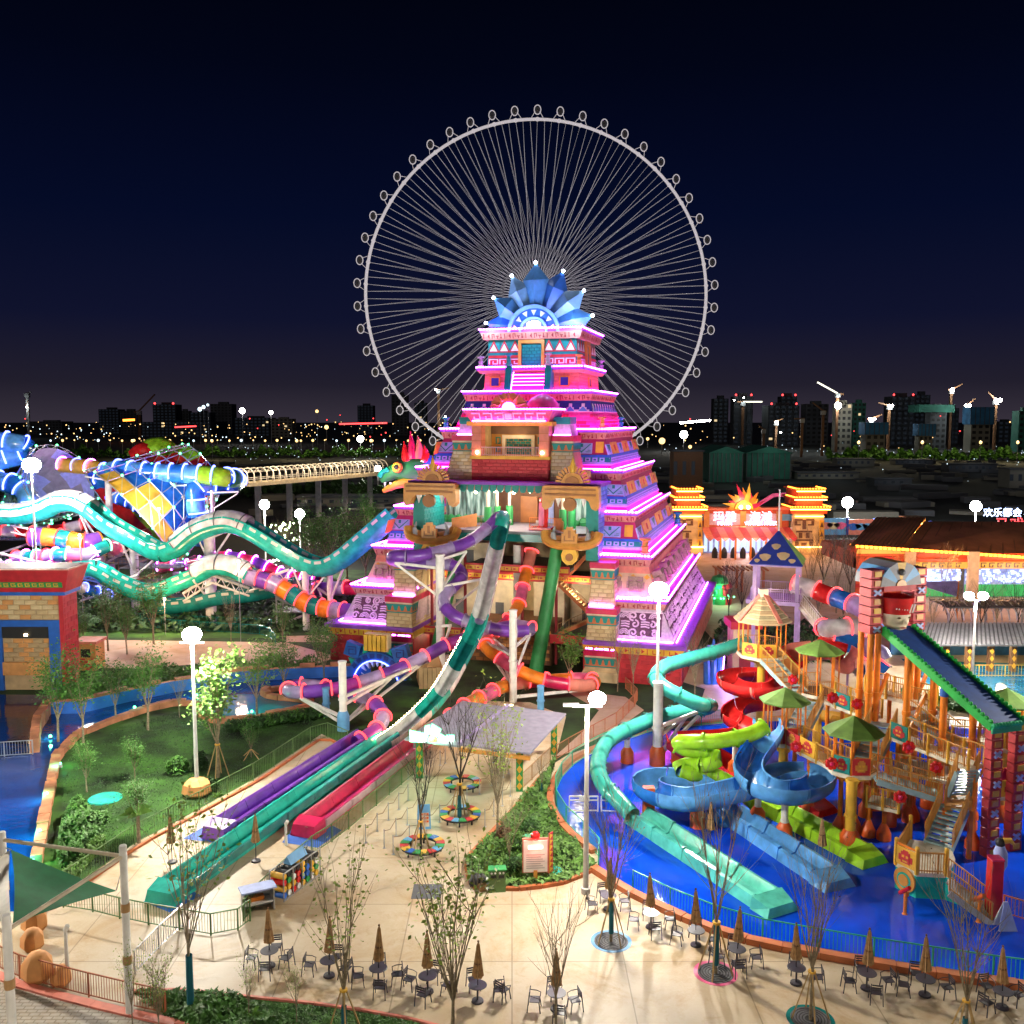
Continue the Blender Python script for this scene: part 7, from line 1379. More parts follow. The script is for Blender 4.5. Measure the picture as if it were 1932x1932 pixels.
mat('skin',(.5,.3,.2),.6); person(g(949,1437),'person in a white shirt standing at the back of the canopy queue',.4,'white','navy'); person(g(934,1440),'person in a light blue shirt beside the one in white',-.5,'lightblue','black')
# shade sail at the lower left
ss = thing('shade_sail','green and tan tensioned shade sail between cream posts','shade sail'); a,b_,c = g(21,1603,6.2),g(219,1680,4.6),g(24,1742,5.7)
def sail(a,b_,c,m,name='sail_cloth',sag=.35,n=8):
    mb = MB(); V = []; idx = {}
    for i in range(n + 1):
        for j in range(n + 1 - i): w = (i / n,j / n,1 - i / n - j / n); ce = w[0] * w[1] * w[2]; p = a * w[0] + b_ * w[1] + c * w[2]; pull = (w[0] * w[1] + w[1] * w[2] + w[2] * w[0] - 3 * ce); ctr = (a + b_ + c) / 3; p = p.lerp(ctr,.28 * pull); idx[(i,j)] = len(V); V.append(p + Vector((0,0,-sag * ce * 9 + .1 * math.sin(9 * w[0] + 5 * w[1]) * ce * 9)))
    F = [(idx[(i,j)],idx[(i + 1,j)],idx[(i,j + 1)]) for i in range(n) for j in range(n - i)] + [(idx[(i + 1,j)],idx[(i + 1,j + 1)],idx[(i,j + 1)]) for i in range(n - 1) for j in range(n - 1 - i)]
    N = len(V); mb.add(V + [v - Vector((0,0,.03)) for v in V],F + [tuple(q + N for q in f)[::-1] for f in F]); return mb.build(name,m,ss,True)
mat('sailgreen',(.0,.17,.05),.85); mat('sailtan',(.5,.44,.34),.6); sail(a,b_,c,'sailgreen'); sail(a + Vector((-.05,0,0)),c + Vector((-.05,0,-.05)),g(-120,1700,5.2),'sailtan')
for u,v,ht,l in ((19.5,1868,6.9,'a'),(31,2088,7.0,'b'),(245,1915,7.1,'c')):
    p = g(u,v); MB().lathe([(.15,0),(.15,ht),(.13,ht + .05)],12,(p.x,p.y,0)).build('post','white',ss,True)
    for z in (2.2,4.4): MB().lathe([(.18,z),(.18,z + .35)],12,(p.x,p.y,0)).build('post_band','woodtan',ss)
q1,q2,q3 = [Vector((p.x,p.y,h_)) for p,h_ in ((g(19.5,1868),6.6),(g(31,2088),6.5),(g(245,1915),6.7))]; [MB().tube([x_,y_],.08,8).build('beam','cream',ss,True) for x_,y_ in ((q1,q3),(q2,q3),(q1,q1 + Vector((-6,-1,.2))),(q2,q2 + Vector((-6,0,.2))))]
for q_,w_ in ((a,q1),(b_,q3),(c,q2)): MB().bar(q_,w_ - Vector((0,0,.3)),.03).build('cable','steel',ss)
for i,(u,v,s_,l) in enumerate(((66,1755,.8,'tall orange rock slab under the shade sail'),(62,1790,.7,'rounded orange boulder below the tall slab'),(72,1848,.9,'striped orange boulder behind the rusty railing'),(116,1856,.6,'low orange rock behind the rusty railing'))): tag(MB().lathe([(.5 * s_,0),(.75 * s_,.3 * s_),(.7 * s_,.9 * s_),(.4 * s_,1.3 * s_),(.05,1.4 * s_)],7).build('boulder','lblock',None,True),l,'rock').location = g(u,v)
for i,(u,v,cc,l) in enumerate(((1153,1776,'lightblue','blue ringed'),(1350,1836,'pink','pink ringed'),(1529,1923,'slidetealdark','green ringed'))):
    t = thing('tree_grate',l + ' round iron grate at the foot of a staked tree','tree grate','round tree grates in the plaza',g(u,v)); MB().lathe([(.78,.002),(.95,.002),(.95,.012),(.78,.012)],28,cap=False).build('painted_ring',cc,t); MB().lathe([(.95,.013),(.78,.013)],28,cap=False).build('ring_top',cc,t)
    for r0 in (.22,.34,.46,.58,.7): MB().lathe([(r0,.0),(r0,.03),(r0 + .07,.03),(r0 + .07,.0)],24,cap=False).build('grate_ring','greyd',t)
    MB().lathe([(.77,.006),(.01,.006)],24,cap=False).build('grate_bed','black',t)
# ================================================================ trees and plants
def grow(seed,h,trunk,nb,spread,tw,r0,depth=2,droop=0,upw=.7):
    """trunk then branches; returns the wood mesh and the twig ends"""
    rr = random.Random(seed); b = MB(); tips = []
    lean = Vector((rr.uniform(-.04,.04),rr.uniform(-.04,.04),1)); T = [lean * (trunk * h * k / 3) for k in range(4)]; b.tube(T,[r0,r0 * .9,r0 * .82,r0 * .75],7)
    def br(p,d,L,r,dep):
        pts = [p]; dd = d.copy()
        for k in range(4): dd = (dd + Vector((rr.uniform(-.12,.12),rr.uniform(-.12,.12),upw * .16 - droop))).normalized(); pts.append(pts[-1] + dd * L / 4)
        b.tube(pts,[r,r * .8,r * .6,r * .42,r * .22],4 if dep else 3,cap=False); tips.append((pts[-1],dd)); tips.append((pts[3],dd)); tips.append((pts[2],dd))
        if dep > 0:
            for k in range(tw): i = rr.choice((1,2,3)); nd = (dd + Vector((rr.uniform(-1,1),rr.uniform(-1,1),rr.uniform(-.2,.6))) * .75).normalized(); br(pts[i],nd,L * rr.uniform(.4,.62),r * .42,dep - 1)
    for k in range(nb):
        a = 2 * math.pi * k / nb + rr.uniform(-.4,.4); e = spread * rr.uniform(.5,1.1); z = T[3] * rr.uniform(.8,1.0); br(z,Vector((math.cos(a) * e,math.sin(a) * e,1)).normalized(),h * (1 - trunk) * rr.uniform(.7,1.0),r0 * .5,depth)
    return b,tips
def leaves(tips,n,size,jit,seed,b=None):
    rr = random.Random(seed); b = b or MB()
    for k in range(n):
        p,d = rr.choice(tips); c = p + Vector((rr.gauss(0,jit),rr.gauss(0,jit),rr.gauss(0,jit * .8))); s_ = size * rr.uniform(.5,1.25)
        x = Vector((rr.uniform(-1,1),rr.uniform(-1,1),rr.uniform(-.5,.5))).normalized(); y = x.cross(Vector((rr.uniform(-1,1),rr.uniform(-1,1),1))).normalized()
        b.add([c - x * s_,c - y * s_ * .6,c + x * s_,c + y * s_ * .6],[(0,1,2,3)])
    return b
TP = {}
def tree(name,label,loc,h,kind,rz=0,cat='tree',group='young plaza trees',stakes=False,wrap=None):
    if kind not in TP:
        k = kind[0]; sd = hash_(kind)
        if k == 'v': wd,tips = grow(sd,10,.27,11,.3,5,.1,1); lv = leaves(tips,620,.13,.3,sd); lm = 'leafpale'; wm = 'bark'
        elif k == 'f': wd,tips = grow(sd,10,.3,7,.28,5,.08,1); lv = leaves(tips,300,.12,.3,sd); lm = 'leafpale'; wm = 'bark'
        elif k == 'b': wd,tips = grow(sd,10,.3,8,.28,4,.09,2); lv = leaves(tips,25,.07,.1,sd); lm = 'brown'; wm = 'bark'
        elif k == 'd': wd,tips = grow(sd,10,.33,6,.42,5,.11,2); lv = leaves(tips,30,.08,.1,sd); lm = 'leafdark'; wm = 'barkdark'
        elif k == 'g': wd,tips = grow(sd,10,.3,6,.45,4,.16,1); lv = leaves(tips,1900,.17,.6,sd); lm = 'leafgreen2'; wm = 'bark'
        elif k == 'l': wd,tips = grow(sd,10,.32,6,.4,4,.15,1); lv = leaves(tips,1500,.2,.45,sd); lm = 'leafbright'; wm = 'bark'
        elif k == 's': wd,tips = grow(sd,10,.08,12,.9,4,.2,1); lv = leaves(tips,1800,.3,.9,sd); lm = 'leafdark'; wm = 'barkdark'
        TP[kind] = (wd.build('trunk',wm),lv.build('crown',lm)); fresh = True
    else: fresh = False
    t = thing(name,label,cat,group,loc,rz); s_ = h / 10 * (1 if kind[0] != 's' else 1.0)
    for o in TP[kind]: q = o if fresh else inst(o.name.split('.')[0],o.data,t); q.parent = t; q.scale = (s_,s_,s_)
    if wrap: MB().lathe([(.15 * s_,wrap[0]),(.14 * s_,wrap[1])],8,cap=False).build('trunk_wrap','wrap',t)
    if stakes:
        for k in range(4): a = k * math.pi / 2 + .5; MB().bar((.75 * math.cos(a),.75 * math.sin(a),0),(.08 * math.cos(a),.08 * math.sin(a),h * .27),.05).build('stake','bamboo',t)
        MB().lathe([(.17 * s_ + .03,h * .26),(.17 * s_ + .03,h * .27)],8).build('tie','yellow',t)
    return t
def hash_(k): return sum(ord(c) * (i + 7) for i,c in enumerate(k))
def tr(u,v,vt,kind,label,**k):
    p = g(u,v); h = at(u,vt,p.y).z
    return tree(k.pop('name','tree'),label,p,h,kind,rnd.random() * 6,**k)
tr(360,1907,1477,'f1','tall thin tree with few pale leaves right of the shade sail post',wrap=(.2,2.4)); tr(650,1962,1600,'f2','thin upright tree with sparse leaves over the second table',stakes=True,wrap=(.2,1.4)); tr(853,1980,1590,'v1','fan-shaped leafy tree over the fourth and fifth tables',stakes=False); tr(1049,1955,1668,'b1','bare vase-shaped tree at bottom centre')
tr(1153,1776,1470,'b2','bare staked tree in the blue ringed grate',stakes=True,wrap=(.4,1.9)); tr(1350,1836,1470,'b3','bare staked tree in the pink ringed grate',stakes=True,wrap=(.4,2.2)); tr(1529,1923,1577,'b4','bare staked tree in the green ringed grate',stakes=True); tr(1819,1975,1640,'b1','bare staked tree at the lower right by the last tables',stakes=True,wrap=(.2,1.2))
tr(794,1608,1385,'d1','dark bare tree growing through the nearest ring bench',stakes=True); tr(867,1546,1290,'d2','dark bare tree growing through the middle ring bench',stakes=True,wrap=(.2,1.5)); tr(938,1582,1320,'v2','green-leaved tree at the left end of the planting bed'); tr(960,1650,1500,'b2','bare shrub-like tree behind the rubbish bags'); tr(1022,1500,1420,'b4','small pale bare tree near the canopy corner',wrap=(.1,.8)); tr(1000,1640,1560,'f1','thin sapling behind the lit notice board')
for q in ((470,1925,1800,'f2','sapling with yellow leaves left in the planting strip'),(560,1932,1810,'f1','sapling with a few leaves in the middle of the planting strip'),(250,1935,1790,'f2','leafy sapling behind the rusty railing end'),(300,1960,1800,'v2','bushy sapling at the bottom of the walk')): tr(*q,group='saplings in the planting strip')
LT = [(157,1402,1245,'g1','many-stemmed tree at the bend of the river'),(110,1400,1238,'g2','dark leafy tree beside the blue building wall'),(219,1361,1248,'g2','second tree along the far side of the lawn'),(279,1378,1230,'g1','tree with a blue wrapped trunk on the lawn edge'),(339,1354,1265,'b2','thin bare tree left of the lawn lamp post'),(412,1467,1228,'l1','brightly lit leafy tree beside the lawn lamp post'),(485,1358,1222,'l2','leafy tree standing at the pond'),(474,1430,1372,'g2','low leafy tree with crossed stakes on the lawn'),(536,1317,1205,'g1','round dark tree by the tongue of rock'),(612,1288,1186,'g2','leafy tree in front of the red pyramid base'),(164,1495,1400,'g1','dark bushy tree near the left bank'),(255,1475,1395,'g1','wide dark bushy tree on the lawn'),(262,1570,1470,'g2','dark low tree beside the round green cover')]
for i,q in enumerate(LT): tr(*q,group='trees round the left lawn',stakes=(i in (5,7)))
for i,(u,v,vt,k,l) in enumerate(((157,1240,1140,'g1','dark tree right of the brick kiosk'),(204,1228,1105,'g2','tree rising between kiosk and garden path'),(240,1235,1130,'g1','leafy tree on the far garden lawn'),(290,1215,1090,'g1','dark slender tree before the stair tower'),(436,1212,1125,'b3','bare tree on the path behind the lawn lamp'),(534,1222,1140,'g2','dark tree by the teal railing end'),(600,1262,1175,'l2','leafy tree left of the blue mouth arch'),(1075,1300,1190,'l1','olive tree before the right pyramid pillar'),(1165,1305,1175,'b2','bare tree before the lower right pyramid pillar'),(1195,1310,1180,'b4','second bare tree before the red pyramid base'),(1310,1325,1170,'b1','bare tree at the corner of the pyramid by the pool'))): tr(u,v,vt,k,l,group='trees in the garden round the pyramid')
BT = [(585,1085,962,140,'g1','leafy tree beyond the last dip of the wave slide'),(620,1080,975,138,'g2','bright tree between wave slide and pyramid'),(655,1085,960,142,'g1','tall dark tree left of the serpent head'),(690,1080,985,135,'g2','tree lit green against the pyramid flank'),(700,1060,940,170,'g1','tree behind the raised end of the wave slide')]
for u,v,vt,Y,k,l in BT: p = at(u,v,Y); p.z = 0; tree('tree',l,p,at(u,vt,Y).z,k,rnd.random() * 6,group='trees behind the slides')
def at0(u,v,Y): p = at(u,v,Y); p.z = 0; return p
p = at0(533,1050,142); lt_ = tree('lit_tree','small tree wrapped in pale fairy lights beside the far lamp posts',p,9,'b3',0,group=None); rr_ = random.Random(3); b = MB(); [b.ball((rr_.gauss(0,1.1),rr_.gauss(0,.8),rr_.uniform(2.5,8.5)),.13,4,3) for _ in range(90)]; b.build('light_dots','bulbgreen' if glow('bulbgreen',(.8,1,.55),8) else 0,lt_)
for i,(u,vb,vt,Y,k) in enumerate(((1530,1075,985,118,'b2'),(1555,1080,1000,122,'d1'),(1580,1085,990,116,'b3'),(1605,1090,1010,120,'d2'),(1545,1150,1060,104,'b4'),(1590,1150,1075,106,'b1'),(1375,1160,1060,108,'d1'),(1400,1150,1075,112,'d2'),(1760,1190,1105,100,'b2'),(1790,1195,1110,102,'d1'),(1815,1190,1100,104,'b3'),(1850,1190,1090,101,'d2'),(1880,1195,1085,103,'b4'),(1920,1190,1080,102,'d1'),(1700,1105,1040,122,'b1'),(1780,1110,1035,120,'b3'))):
    wh = ['just right of the lavender tower roof','second right of the lavender tower','in front of the gate of the market hall','at the left end of the market hall','beside the upper neon tube','between tube and block pillar','left of the lavender tower','at the foot of the lavender tower','behind the grey pavilion roof at its left','second behind the grey pavilion','third behind the grey pavilion left of the twin lamp','right of the twin lamp','second right of the twin lamp','at the right edge behind the pavilion','against the first market arcade','against the second market arcade'][i]
    q = at0(u,vb,Y); tree('tree','bare dark tree ' + wh,q,max(5,at(u,vt,Y).z),k,rnd.random() * 6,group='bare trees before the market hall')
def bush(label,loc,r,m,name='bush',sc=(1,1,1),n=420,ls=.14,cat='bush',group=None):
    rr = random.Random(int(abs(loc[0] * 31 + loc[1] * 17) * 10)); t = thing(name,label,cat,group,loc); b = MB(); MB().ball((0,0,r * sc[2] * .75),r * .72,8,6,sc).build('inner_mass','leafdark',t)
    for k in range(n):
        a,e = rr.uniform(0,6.28),math.acos(rr.uniform(-.5,1)); q = r * rr.uniform(.72,1.08); c = Vector((q * sc[0] * math.sin(e) * math.cos(a),q * sc[0] * math.sin(e) * math.sin(a),q * sc[2] * math.cos(e) + r * sc[2] * .7)); x = Vector((rr.uniform(-1,1),rr.uniform(-1,1),rr.uniform(-.5,1))).normalized(); y = x.cross(Vector((rr.random(),rr.random(),1))).normalized(); s_ = ls * rr.uniform(.6,1.3); b.add([c - x * s_,c - y * s_ * .55,c + x * s_,c + y * s_ * .55],[(0,1,2,3)])
    b.build('foliage',m,t); return t
bush('clipped round green bush left of the lit notice board',g(970,1648),.62,'leafgreen2',n=800,ls=.06); bush('grey green rounded bush in the middle of the bed',g(972,1610),.72,'leafbright',n=600,ls=.1); bush('darker round bush behind the grey green one',g(1000,1578),.66,'leafgreen2',n=600,ls=.09); bush('brownish bush at the left rim of the bed',g(952,1590),.5,'brown',n=400)
bush('ball-shaped bush on the lawn behind the lamp post',g(335,1460),.7,'leafgreen2'); bush('small upright bush right of the ball bush',g(378,1455),.6,'leafdark',sc=(.8,.8,1.4)); bush('small bush near the lamp rock',g(395,1492),.5,'leafdark')
t = thing('utility_box','green utility box among the bed bushes','box',None,g(998,1602)); MB().box(-.3,.3,-.25,.25,0,.7).build('cabinet','fencegreen',t); MB().box(-.34,.34,-.29,.29,.7,.76).build('lid','fencegreen',t)
for i in range(11): u = 440 + i * 16; bush('dark hedge clump ' + ['at the left end','second from the left end','third from the left end','fourth from the left end','left of the middle','in the middle','right of the middle','fourth from the right end','third from the right end','second from the right end','at the right end'][i] + ' of the pond hedge',g(u,1380 - i * 2.6,.0),.75,'leafgreen2' if i % 3 else 'leafdark',sc=(1.1,1,.75),n=260,cat='hedge',group='hedge clumps below the pond')
def ground_cover(name,label,poly,n,size,m,seed,zs=.35,cat='ground cover'):
    rr = random.Random(seed); P = [(p.x,p.y) for p in poly]; xs = [p[0] for p in P]; ys = [p[1] for p in P]; b = MB(); k = 0
    def inside(x,y):
        c = False
        for (x0,y0),(x1,y1) in zip(P,P[1:] + P[:1]):
            if (y0 > y) != (y1 > y) and x < (x1 - x0) * (y - y0) / (y1 - y0) + x0: c = not c
        return c
    while k < n:
        x,y = rr.uniform(min(xs),max(xs)),rr.uniform(min(ys),max(ys))
        if not inside(x,y): continue
        k += 1; z = .03 + zs * rr.random() ** .8 * (.7 + .5 * math.sin(x * 1.7) * math.cos(y * 1.3)); c = Vector((x,y,z)); a = rr.uniform(0,6.28); u_ = Vector((math.cos(a),math.sin(a),rr.uniform(.1,1))).normalized(); w_ = u_.cross(Vector((rr.uniform(-.5,.5),rr.uniform(-.5,.5),1))).normalized(); s_ = size * rr.uniform(.5,1.3)
        b.add([c - u_ * s_,c - w_ * s_ * .45,c + u_ * s_,c + w_ * s_ * .45],[(0,1,2,3)])
    return tag(b.build(name,m,None,kind='stuff'),label,cat)
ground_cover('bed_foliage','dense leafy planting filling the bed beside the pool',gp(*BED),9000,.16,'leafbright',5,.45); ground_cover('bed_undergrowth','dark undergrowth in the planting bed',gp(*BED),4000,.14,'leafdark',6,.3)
ground_cover('strip_foliage','low shrubs and grasses in the bottom planting strip',gp((255,1885),(340,1880),(480,1900),(520,1925),(420,1970),(338,1930)),3500,.16,'leafgreen2',7,.6); ground_cover('bank_shrubs','bright green shrub mass on the lower left lawn',gp((112,1600),(118,1560),(150,1530),(205,1548),(190,1575),(150,1625),(110,1640)),6000,.16,'leafgreen2',8,1.1); ground_cover('bank_shrubs','grey leaved low shrubs beside the bright mass',gp((118,1650),(150,1625),(195,1580),(200,1600),(160,1640),(135,1662)),1800,.14,'leafbright',9,.5)
ground_cover('lawn_grass','short grass blades of the left lawn',gp((106,1480),(219,1375),(330,1345),(474,1375),(590,1350),(600,1385),(485,1462),(346,1536),(255,1583),(160,1650)),16000,.07,'leafdark',10,.05,'grass'); ground_cover('garden_undergrowth','dark planting along the far river bank',[p + Vector((0,1,0)) for p in gp((88,1338),(153,1335),(237,1315),(328,1297),(437,1279),(540,1272),(620,1268),(540,1262),(437,1266),(300,1280),(200,1290),(100,1320))],9000,.25,'leafgreen2',11,1.2)
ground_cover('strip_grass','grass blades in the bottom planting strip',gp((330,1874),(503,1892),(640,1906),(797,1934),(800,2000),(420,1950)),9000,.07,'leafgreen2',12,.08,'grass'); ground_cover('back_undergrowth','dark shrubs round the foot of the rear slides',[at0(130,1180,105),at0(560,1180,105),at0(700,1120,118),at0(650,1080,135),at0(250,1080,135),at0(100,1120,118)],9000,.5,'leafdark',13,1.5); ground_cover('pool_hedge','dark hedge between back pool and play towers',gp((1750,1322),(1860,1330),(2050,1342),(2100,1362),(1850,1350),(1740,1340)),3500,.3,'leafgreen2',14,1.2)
ground_cover('tower_undergrowth','dark shrubs behind the lavender tower',[at0(1330,1210,90),at0(1640,1200,92),at0(1660,1150,108),at0(1360,1150,108)],4000,.4,'leafdark',15,1.3)
for i,(u,v,l) in enumerate(((262,1590,'small palm with drooping fronds on the dark lawn'),(410,1505,'spiky plant right of the lamp rock'),(430,1912,'agave at the left of the bottom planting strip'),(475,1922,'agave in the middle of the bottom planting strip'),(1112,1636,'spiky plant at the right tip of the bed'))):
    t = thing('spiky_plant',l,'plant',None,g(u,v)); h = 1.6 if i == 0 else .0; MB().lathe([(.12,0),(.1,h + .1)],6).build('stem','bark',t)
    for k in range(14): a = k * .9; e = rnd.uniform(.4,1.2); L = 1.0 if i == 0 else .5; c,s = math.cos(a),math.sin(a); MB().add([(-s * .05,c * .05,h),(s * .05,-c * .05,h),(c * L * math.sin(e) * .6,s * L * math.sin(e) * .6,h + L * math.cos(e) * .7 + .08),(c * L * math.sin(e) * 1.1,s * L * math.sin(e) * 1.1,h + L * math.cos(e) * (.5 if i == 0 else 1.0))],[(0,1,2),(1,3,2),(0,2,3),(0,3,1)]).build('frond','leafbright',t)
# ================================================================ entrance gate, market hall, hoardings
mat('facade',(.6,.09,.03),.6,noise=(.8,.2)); mat('facadelight',(.6,.42,.26),.7,noise=(.8,.2)); mat('roofbrown',(.3,.12,.06),.8,noise=(.3,.3)); mat('glyphdark',(.12,.05,.04),.7); mat('awning',(.6,.04,.06),.6)
up = Vector((0,0,1))
def bulbs(t,pts,m='neonorange',sp=.5,r=.12):
    b = MB(); P = resample([Vector(p) for p in pts],sp); [b.cbox(p,(r * 2,r * 2,r * 1.6)) for p in P]; b.build('light_strip',m,t)
YG = 168.0
def gx(u): return (u - 966) / FOC * (YG + 3)
def gz(v): return at(1400,v,YG).z
def gate_tower(label,u0,u1,vt=930):
    x0,x1 = gx(u0),gx(u1); w = x1 - x0; t = thing('gate_tower',label,'gate tower','orange lit towers of the park gate',((x0 + x1) / 2,YG,0)); h = w / 2; z1 = gz(968)
    MB().prism([(-h * .95,-1.5),(h * .95,-1.5),(h * .95,6),(-h * .95,6)],0,z1,[(-h * .85,-1.2),(h * .85,-1.2),(h * .85,6),(-h * .85,6)]).build('wall','facadelight',t)
    zs = [(z1,h * 1.0,.9),(z1 + .9,h * 1.12,.35),(z1 + 1.4,h * .72,1.2),(z1 + 2.6,h * .9,.35),(z1 + 2.95,h * .65,1.2),(z1 + 4.1,h * .8,.35)]
    for z,hw,th in zs: MB().box(-hw,hw,-2.0 if hw > h else -1.5,6,z,z + th).build('tier','facade',t)
    for z,hw in ((z1 + 1.3,h * 1.12),(z1 + 3.0,h * .9),(z1 + 4.5,h * .8)): bulbs(t,[(-hw,3,z),(-hw,-2.15,z),(hw,-2.15,z),(hw,3,z)]); MB().box(-hw,hw,-2.1,-2.02,z - .55,z - .4).build('light_strip','neongold',t)
    MB().box(-h * .8,h * .8,-1.75,-1.65,z1 - .5,z1 - .35).build('light_strip','neongold',t); MB().box(-h,h,-2.1,-1.9,1.4,1.6).build('light_strip','neongold',t)
    g_ = MB(); fr = Fr((-h * .25,-1.45,0),(1,0,0),(0,.03,1)); s_ = z1 / 12
    for q in ((-1.1,-.2,10,10.5),(-1.1,-.8,8.6,9.9),(-.8,-.4,8.6,9),(.2,1.1,10,10.5),(.8,1.1,8.6,9.9),(.4,.8,8.6,9),(-.2,.2,7.5,10.3),(-.9,.9,6.6,7.1),(-.6,-.2,5,6.5),(.2,.6,5,6.5),(-1.0,1.0,4.1,4.6),(-1.0,-.6,2.6,4),(.6,1.0,2.6,4),(-.3,.3,2.6,3.6)): g_.rect(fr,q[0] * h * .5,q[1] * h * .5,q[2] * s_,q[3] * s_,0,.15)
    g_.build('glyph_relief','glyphdark',t,kind='stuff')
    for k in range(3): MB().rect(fr,h * .85,h * 1.1,(2.4 + k * 2.7) * s_,(4.7 + k * 2.7) * s_,.0,.12).build('yellow_panel','yellow',t); MB().ext(fr,[(h * .88,(2.7 + k * 2.7) * s_),(h * 1.07,(2.7 + k * 2.7) * s_),(h * .975,(4.3 + k * 2.7) * s_)],.12,.2).build('panel_mark','glyphdark',t)
    pointlight((0,-6,4),420,(1,.55,.2),.5,'facade_lamp',t); pointlight((0,-4,z1 + 2),220,(1,.5,.15),.5,'facade_lamp',t); return t
gate_tower('left orange lit gate tower partly behind the pyramid',1262,1322); gate_tower('right orange lit gate tower with dark glyph relief',1482,1548)
gt = thing('park_gate','long red park gate with a sun crest and two lit signs over striped awning','park gate'); x0,x1 = gx(1322),gx(1482)
MB().box(x0,x1,YG,YG + 2,gz(1000),gz(962)).build('sign_wall','facade',gt); MB().box(x0 - .3,x1 + .3,YG - .3,YG + 2.2,gz(962),gz(958)).build('coping','salmon',gt)
for u0,u1,s1,s2 in ((1333,1391,'玛雅','MAYA'),(1400,1458,'海滩','WATER PARK')):
    MB().box(gx(u0),gx(u1),YG - .2,YG - .01,gz(990),gz(969)).build('sign_panel','lilacstone',gt); xc = (gx(u0) + gx(u1)) / 2
    text('sign_text',s1,wallm(Vector((xc,YG - .3,gz(976)))),2.1,'neonredw' if 'neonredw' in M else (glow('neonredw',(1,.35,.4),5) and 'neonredw'),gt,.05); text('sign_text',s2,wallm(Vector((xc,YG - .3,gz(987.5)))),.95,'neonbluew' if 'neonbluew' in M else (glow('neonbluew',(.45,.6,1),5) and 'neonbluew'),gt,.05)
for u in (1328,1396,1463): MB().box(gx(u) - .5,gx(u) + .5,YG - .35,YG - .21,gz(996),gz(964)).build('pilaster','lblock',gt)
for u in (1309 + 17,1476): MB().box(gx(u) - .1 - 1,gx(u) + 1.1,YG - .15,YG - .01,gz(982),gz(970)).build('square_panel','lightblue',gt)
n = 12
for i in range(n): a,b_ = gx(1318) + (gx(1482) - gx(1318)) * i / n,gx(1318) + (gx(1482) - gx(1318)) * (i + 1) / n; MB().add([(a,YG - .5,gz(994)),(b_,YG - .5,gz(994)),(b_ - .4,YG - 7,gz(1006)),(a - .4,YG - 7,gz(1006)),((a + b_) / 2 - .4,YG - 7.2,gz(1006) - .55)],[(0,3,4,2,1)]).build('awning_panel','awning' if i % 2 else 'salmon',gt)
for i in range(5): x = gx(1340 + i * 27); MB().bar((x,YG - 6.8,0),(x,YG - 6.8,gz(1007)),.3).build('awning_post','orange',gt)
MB().box(gx(1325),gx(1480),YG + 1,YG + 1.3,0,gz(1003)).build('glass_front','lilac',gt); b = MB(); [b.box(gx(1327 + i * 10),gx(1333 + i * 10),YG + .85,YG + .98,.3,3.2) for i in range(15)]; b.build('lit_window','paleglow' if glow('paleglow',(.6,.75,1),1.0) else 0,gt)
for i in range(8): x = gx(1334 + i * 17); tt = thing('turnstile','black ticket turnstile, ' + ['leftmost in','second in','third in','fourth in','fifth in','sixth in','seventh in','rightmost in'][i] + ' the row under the gate awning','turnstile','turnstiles under the awning',(x,YG - 5,0)); MB().lathe([(.5,0),(.55,.9),(.4,1.5),(.1,1.9)],8).build('housing','black',tt,True); MB().bar((0,-.3,.9),(.9,-.3,.9),.08).build('arm','steel',tt)
for u in (1350,1400,1450): pointlight((gx(u),YG - 9,4.5),500,(1,.6,.45),.5,'gate_lamp',gt)
pointlight((gx(1400),YG - 2.5,3.5),1200,(.8,.85,1),.8,'gate_lamp',gt)
sc_ = thing('sun_crest','yellow half sun crest with flame rays on top of the gate','sun crest',None,(gx(1396),YG,gz(960))); fr = Fr((0,-.4,0),(1,0,0),up)
for i in range(13):
    a = math.pi * (.02 + .96 * i / 12); c,s = .62 * math.cos(a),.62 * math.sin(a); r1_ = 5.0 + 1.4 * (i % 2) + (1.2 if 4 < i < 8 else 0); k = .35
    MB().ext(fr,[(c * 2.3 + s * .65,s * 2.3 - c * .65),(c * 3.6 + s * .75 + s * k,s * 3.6 - c * .75),(c * r1_ - s * k,s * r1_ + c * k),(c * 3.6 - s * .5,s * 3.6 + c * .5),(c * 2.3 - s * .65,s * 2.3 + c * .65)],-.2,.15 + .02 * (i % 2)).build('flame_ray',('orange','crimson','yellow')[i % 3],sc_)
MB().ext(fr,[(1.6 * math.cos(math.pi * i / 12),1.6 * math.sin(math.pi * i / 12)) for i in range(13)],-.3,.5).build('sun_disc','yellow',sc_); MB().ext(fr,[(1.15 * math.cos(math.pi * i / 12),1.15 * math.sin(math.pi * i / 12)) for i in range(13)],.5,.62).build('sun_face','gold',sc_); [MB().ball(fr(x,.4,.8),.32,8,5).build('crest_lamp','bulb',sc_) for x in (-.65,.65)]; pointlight((0,-3.5,1.2),500,(1,.8,.45),.4,'crest_floodlight',sc_)
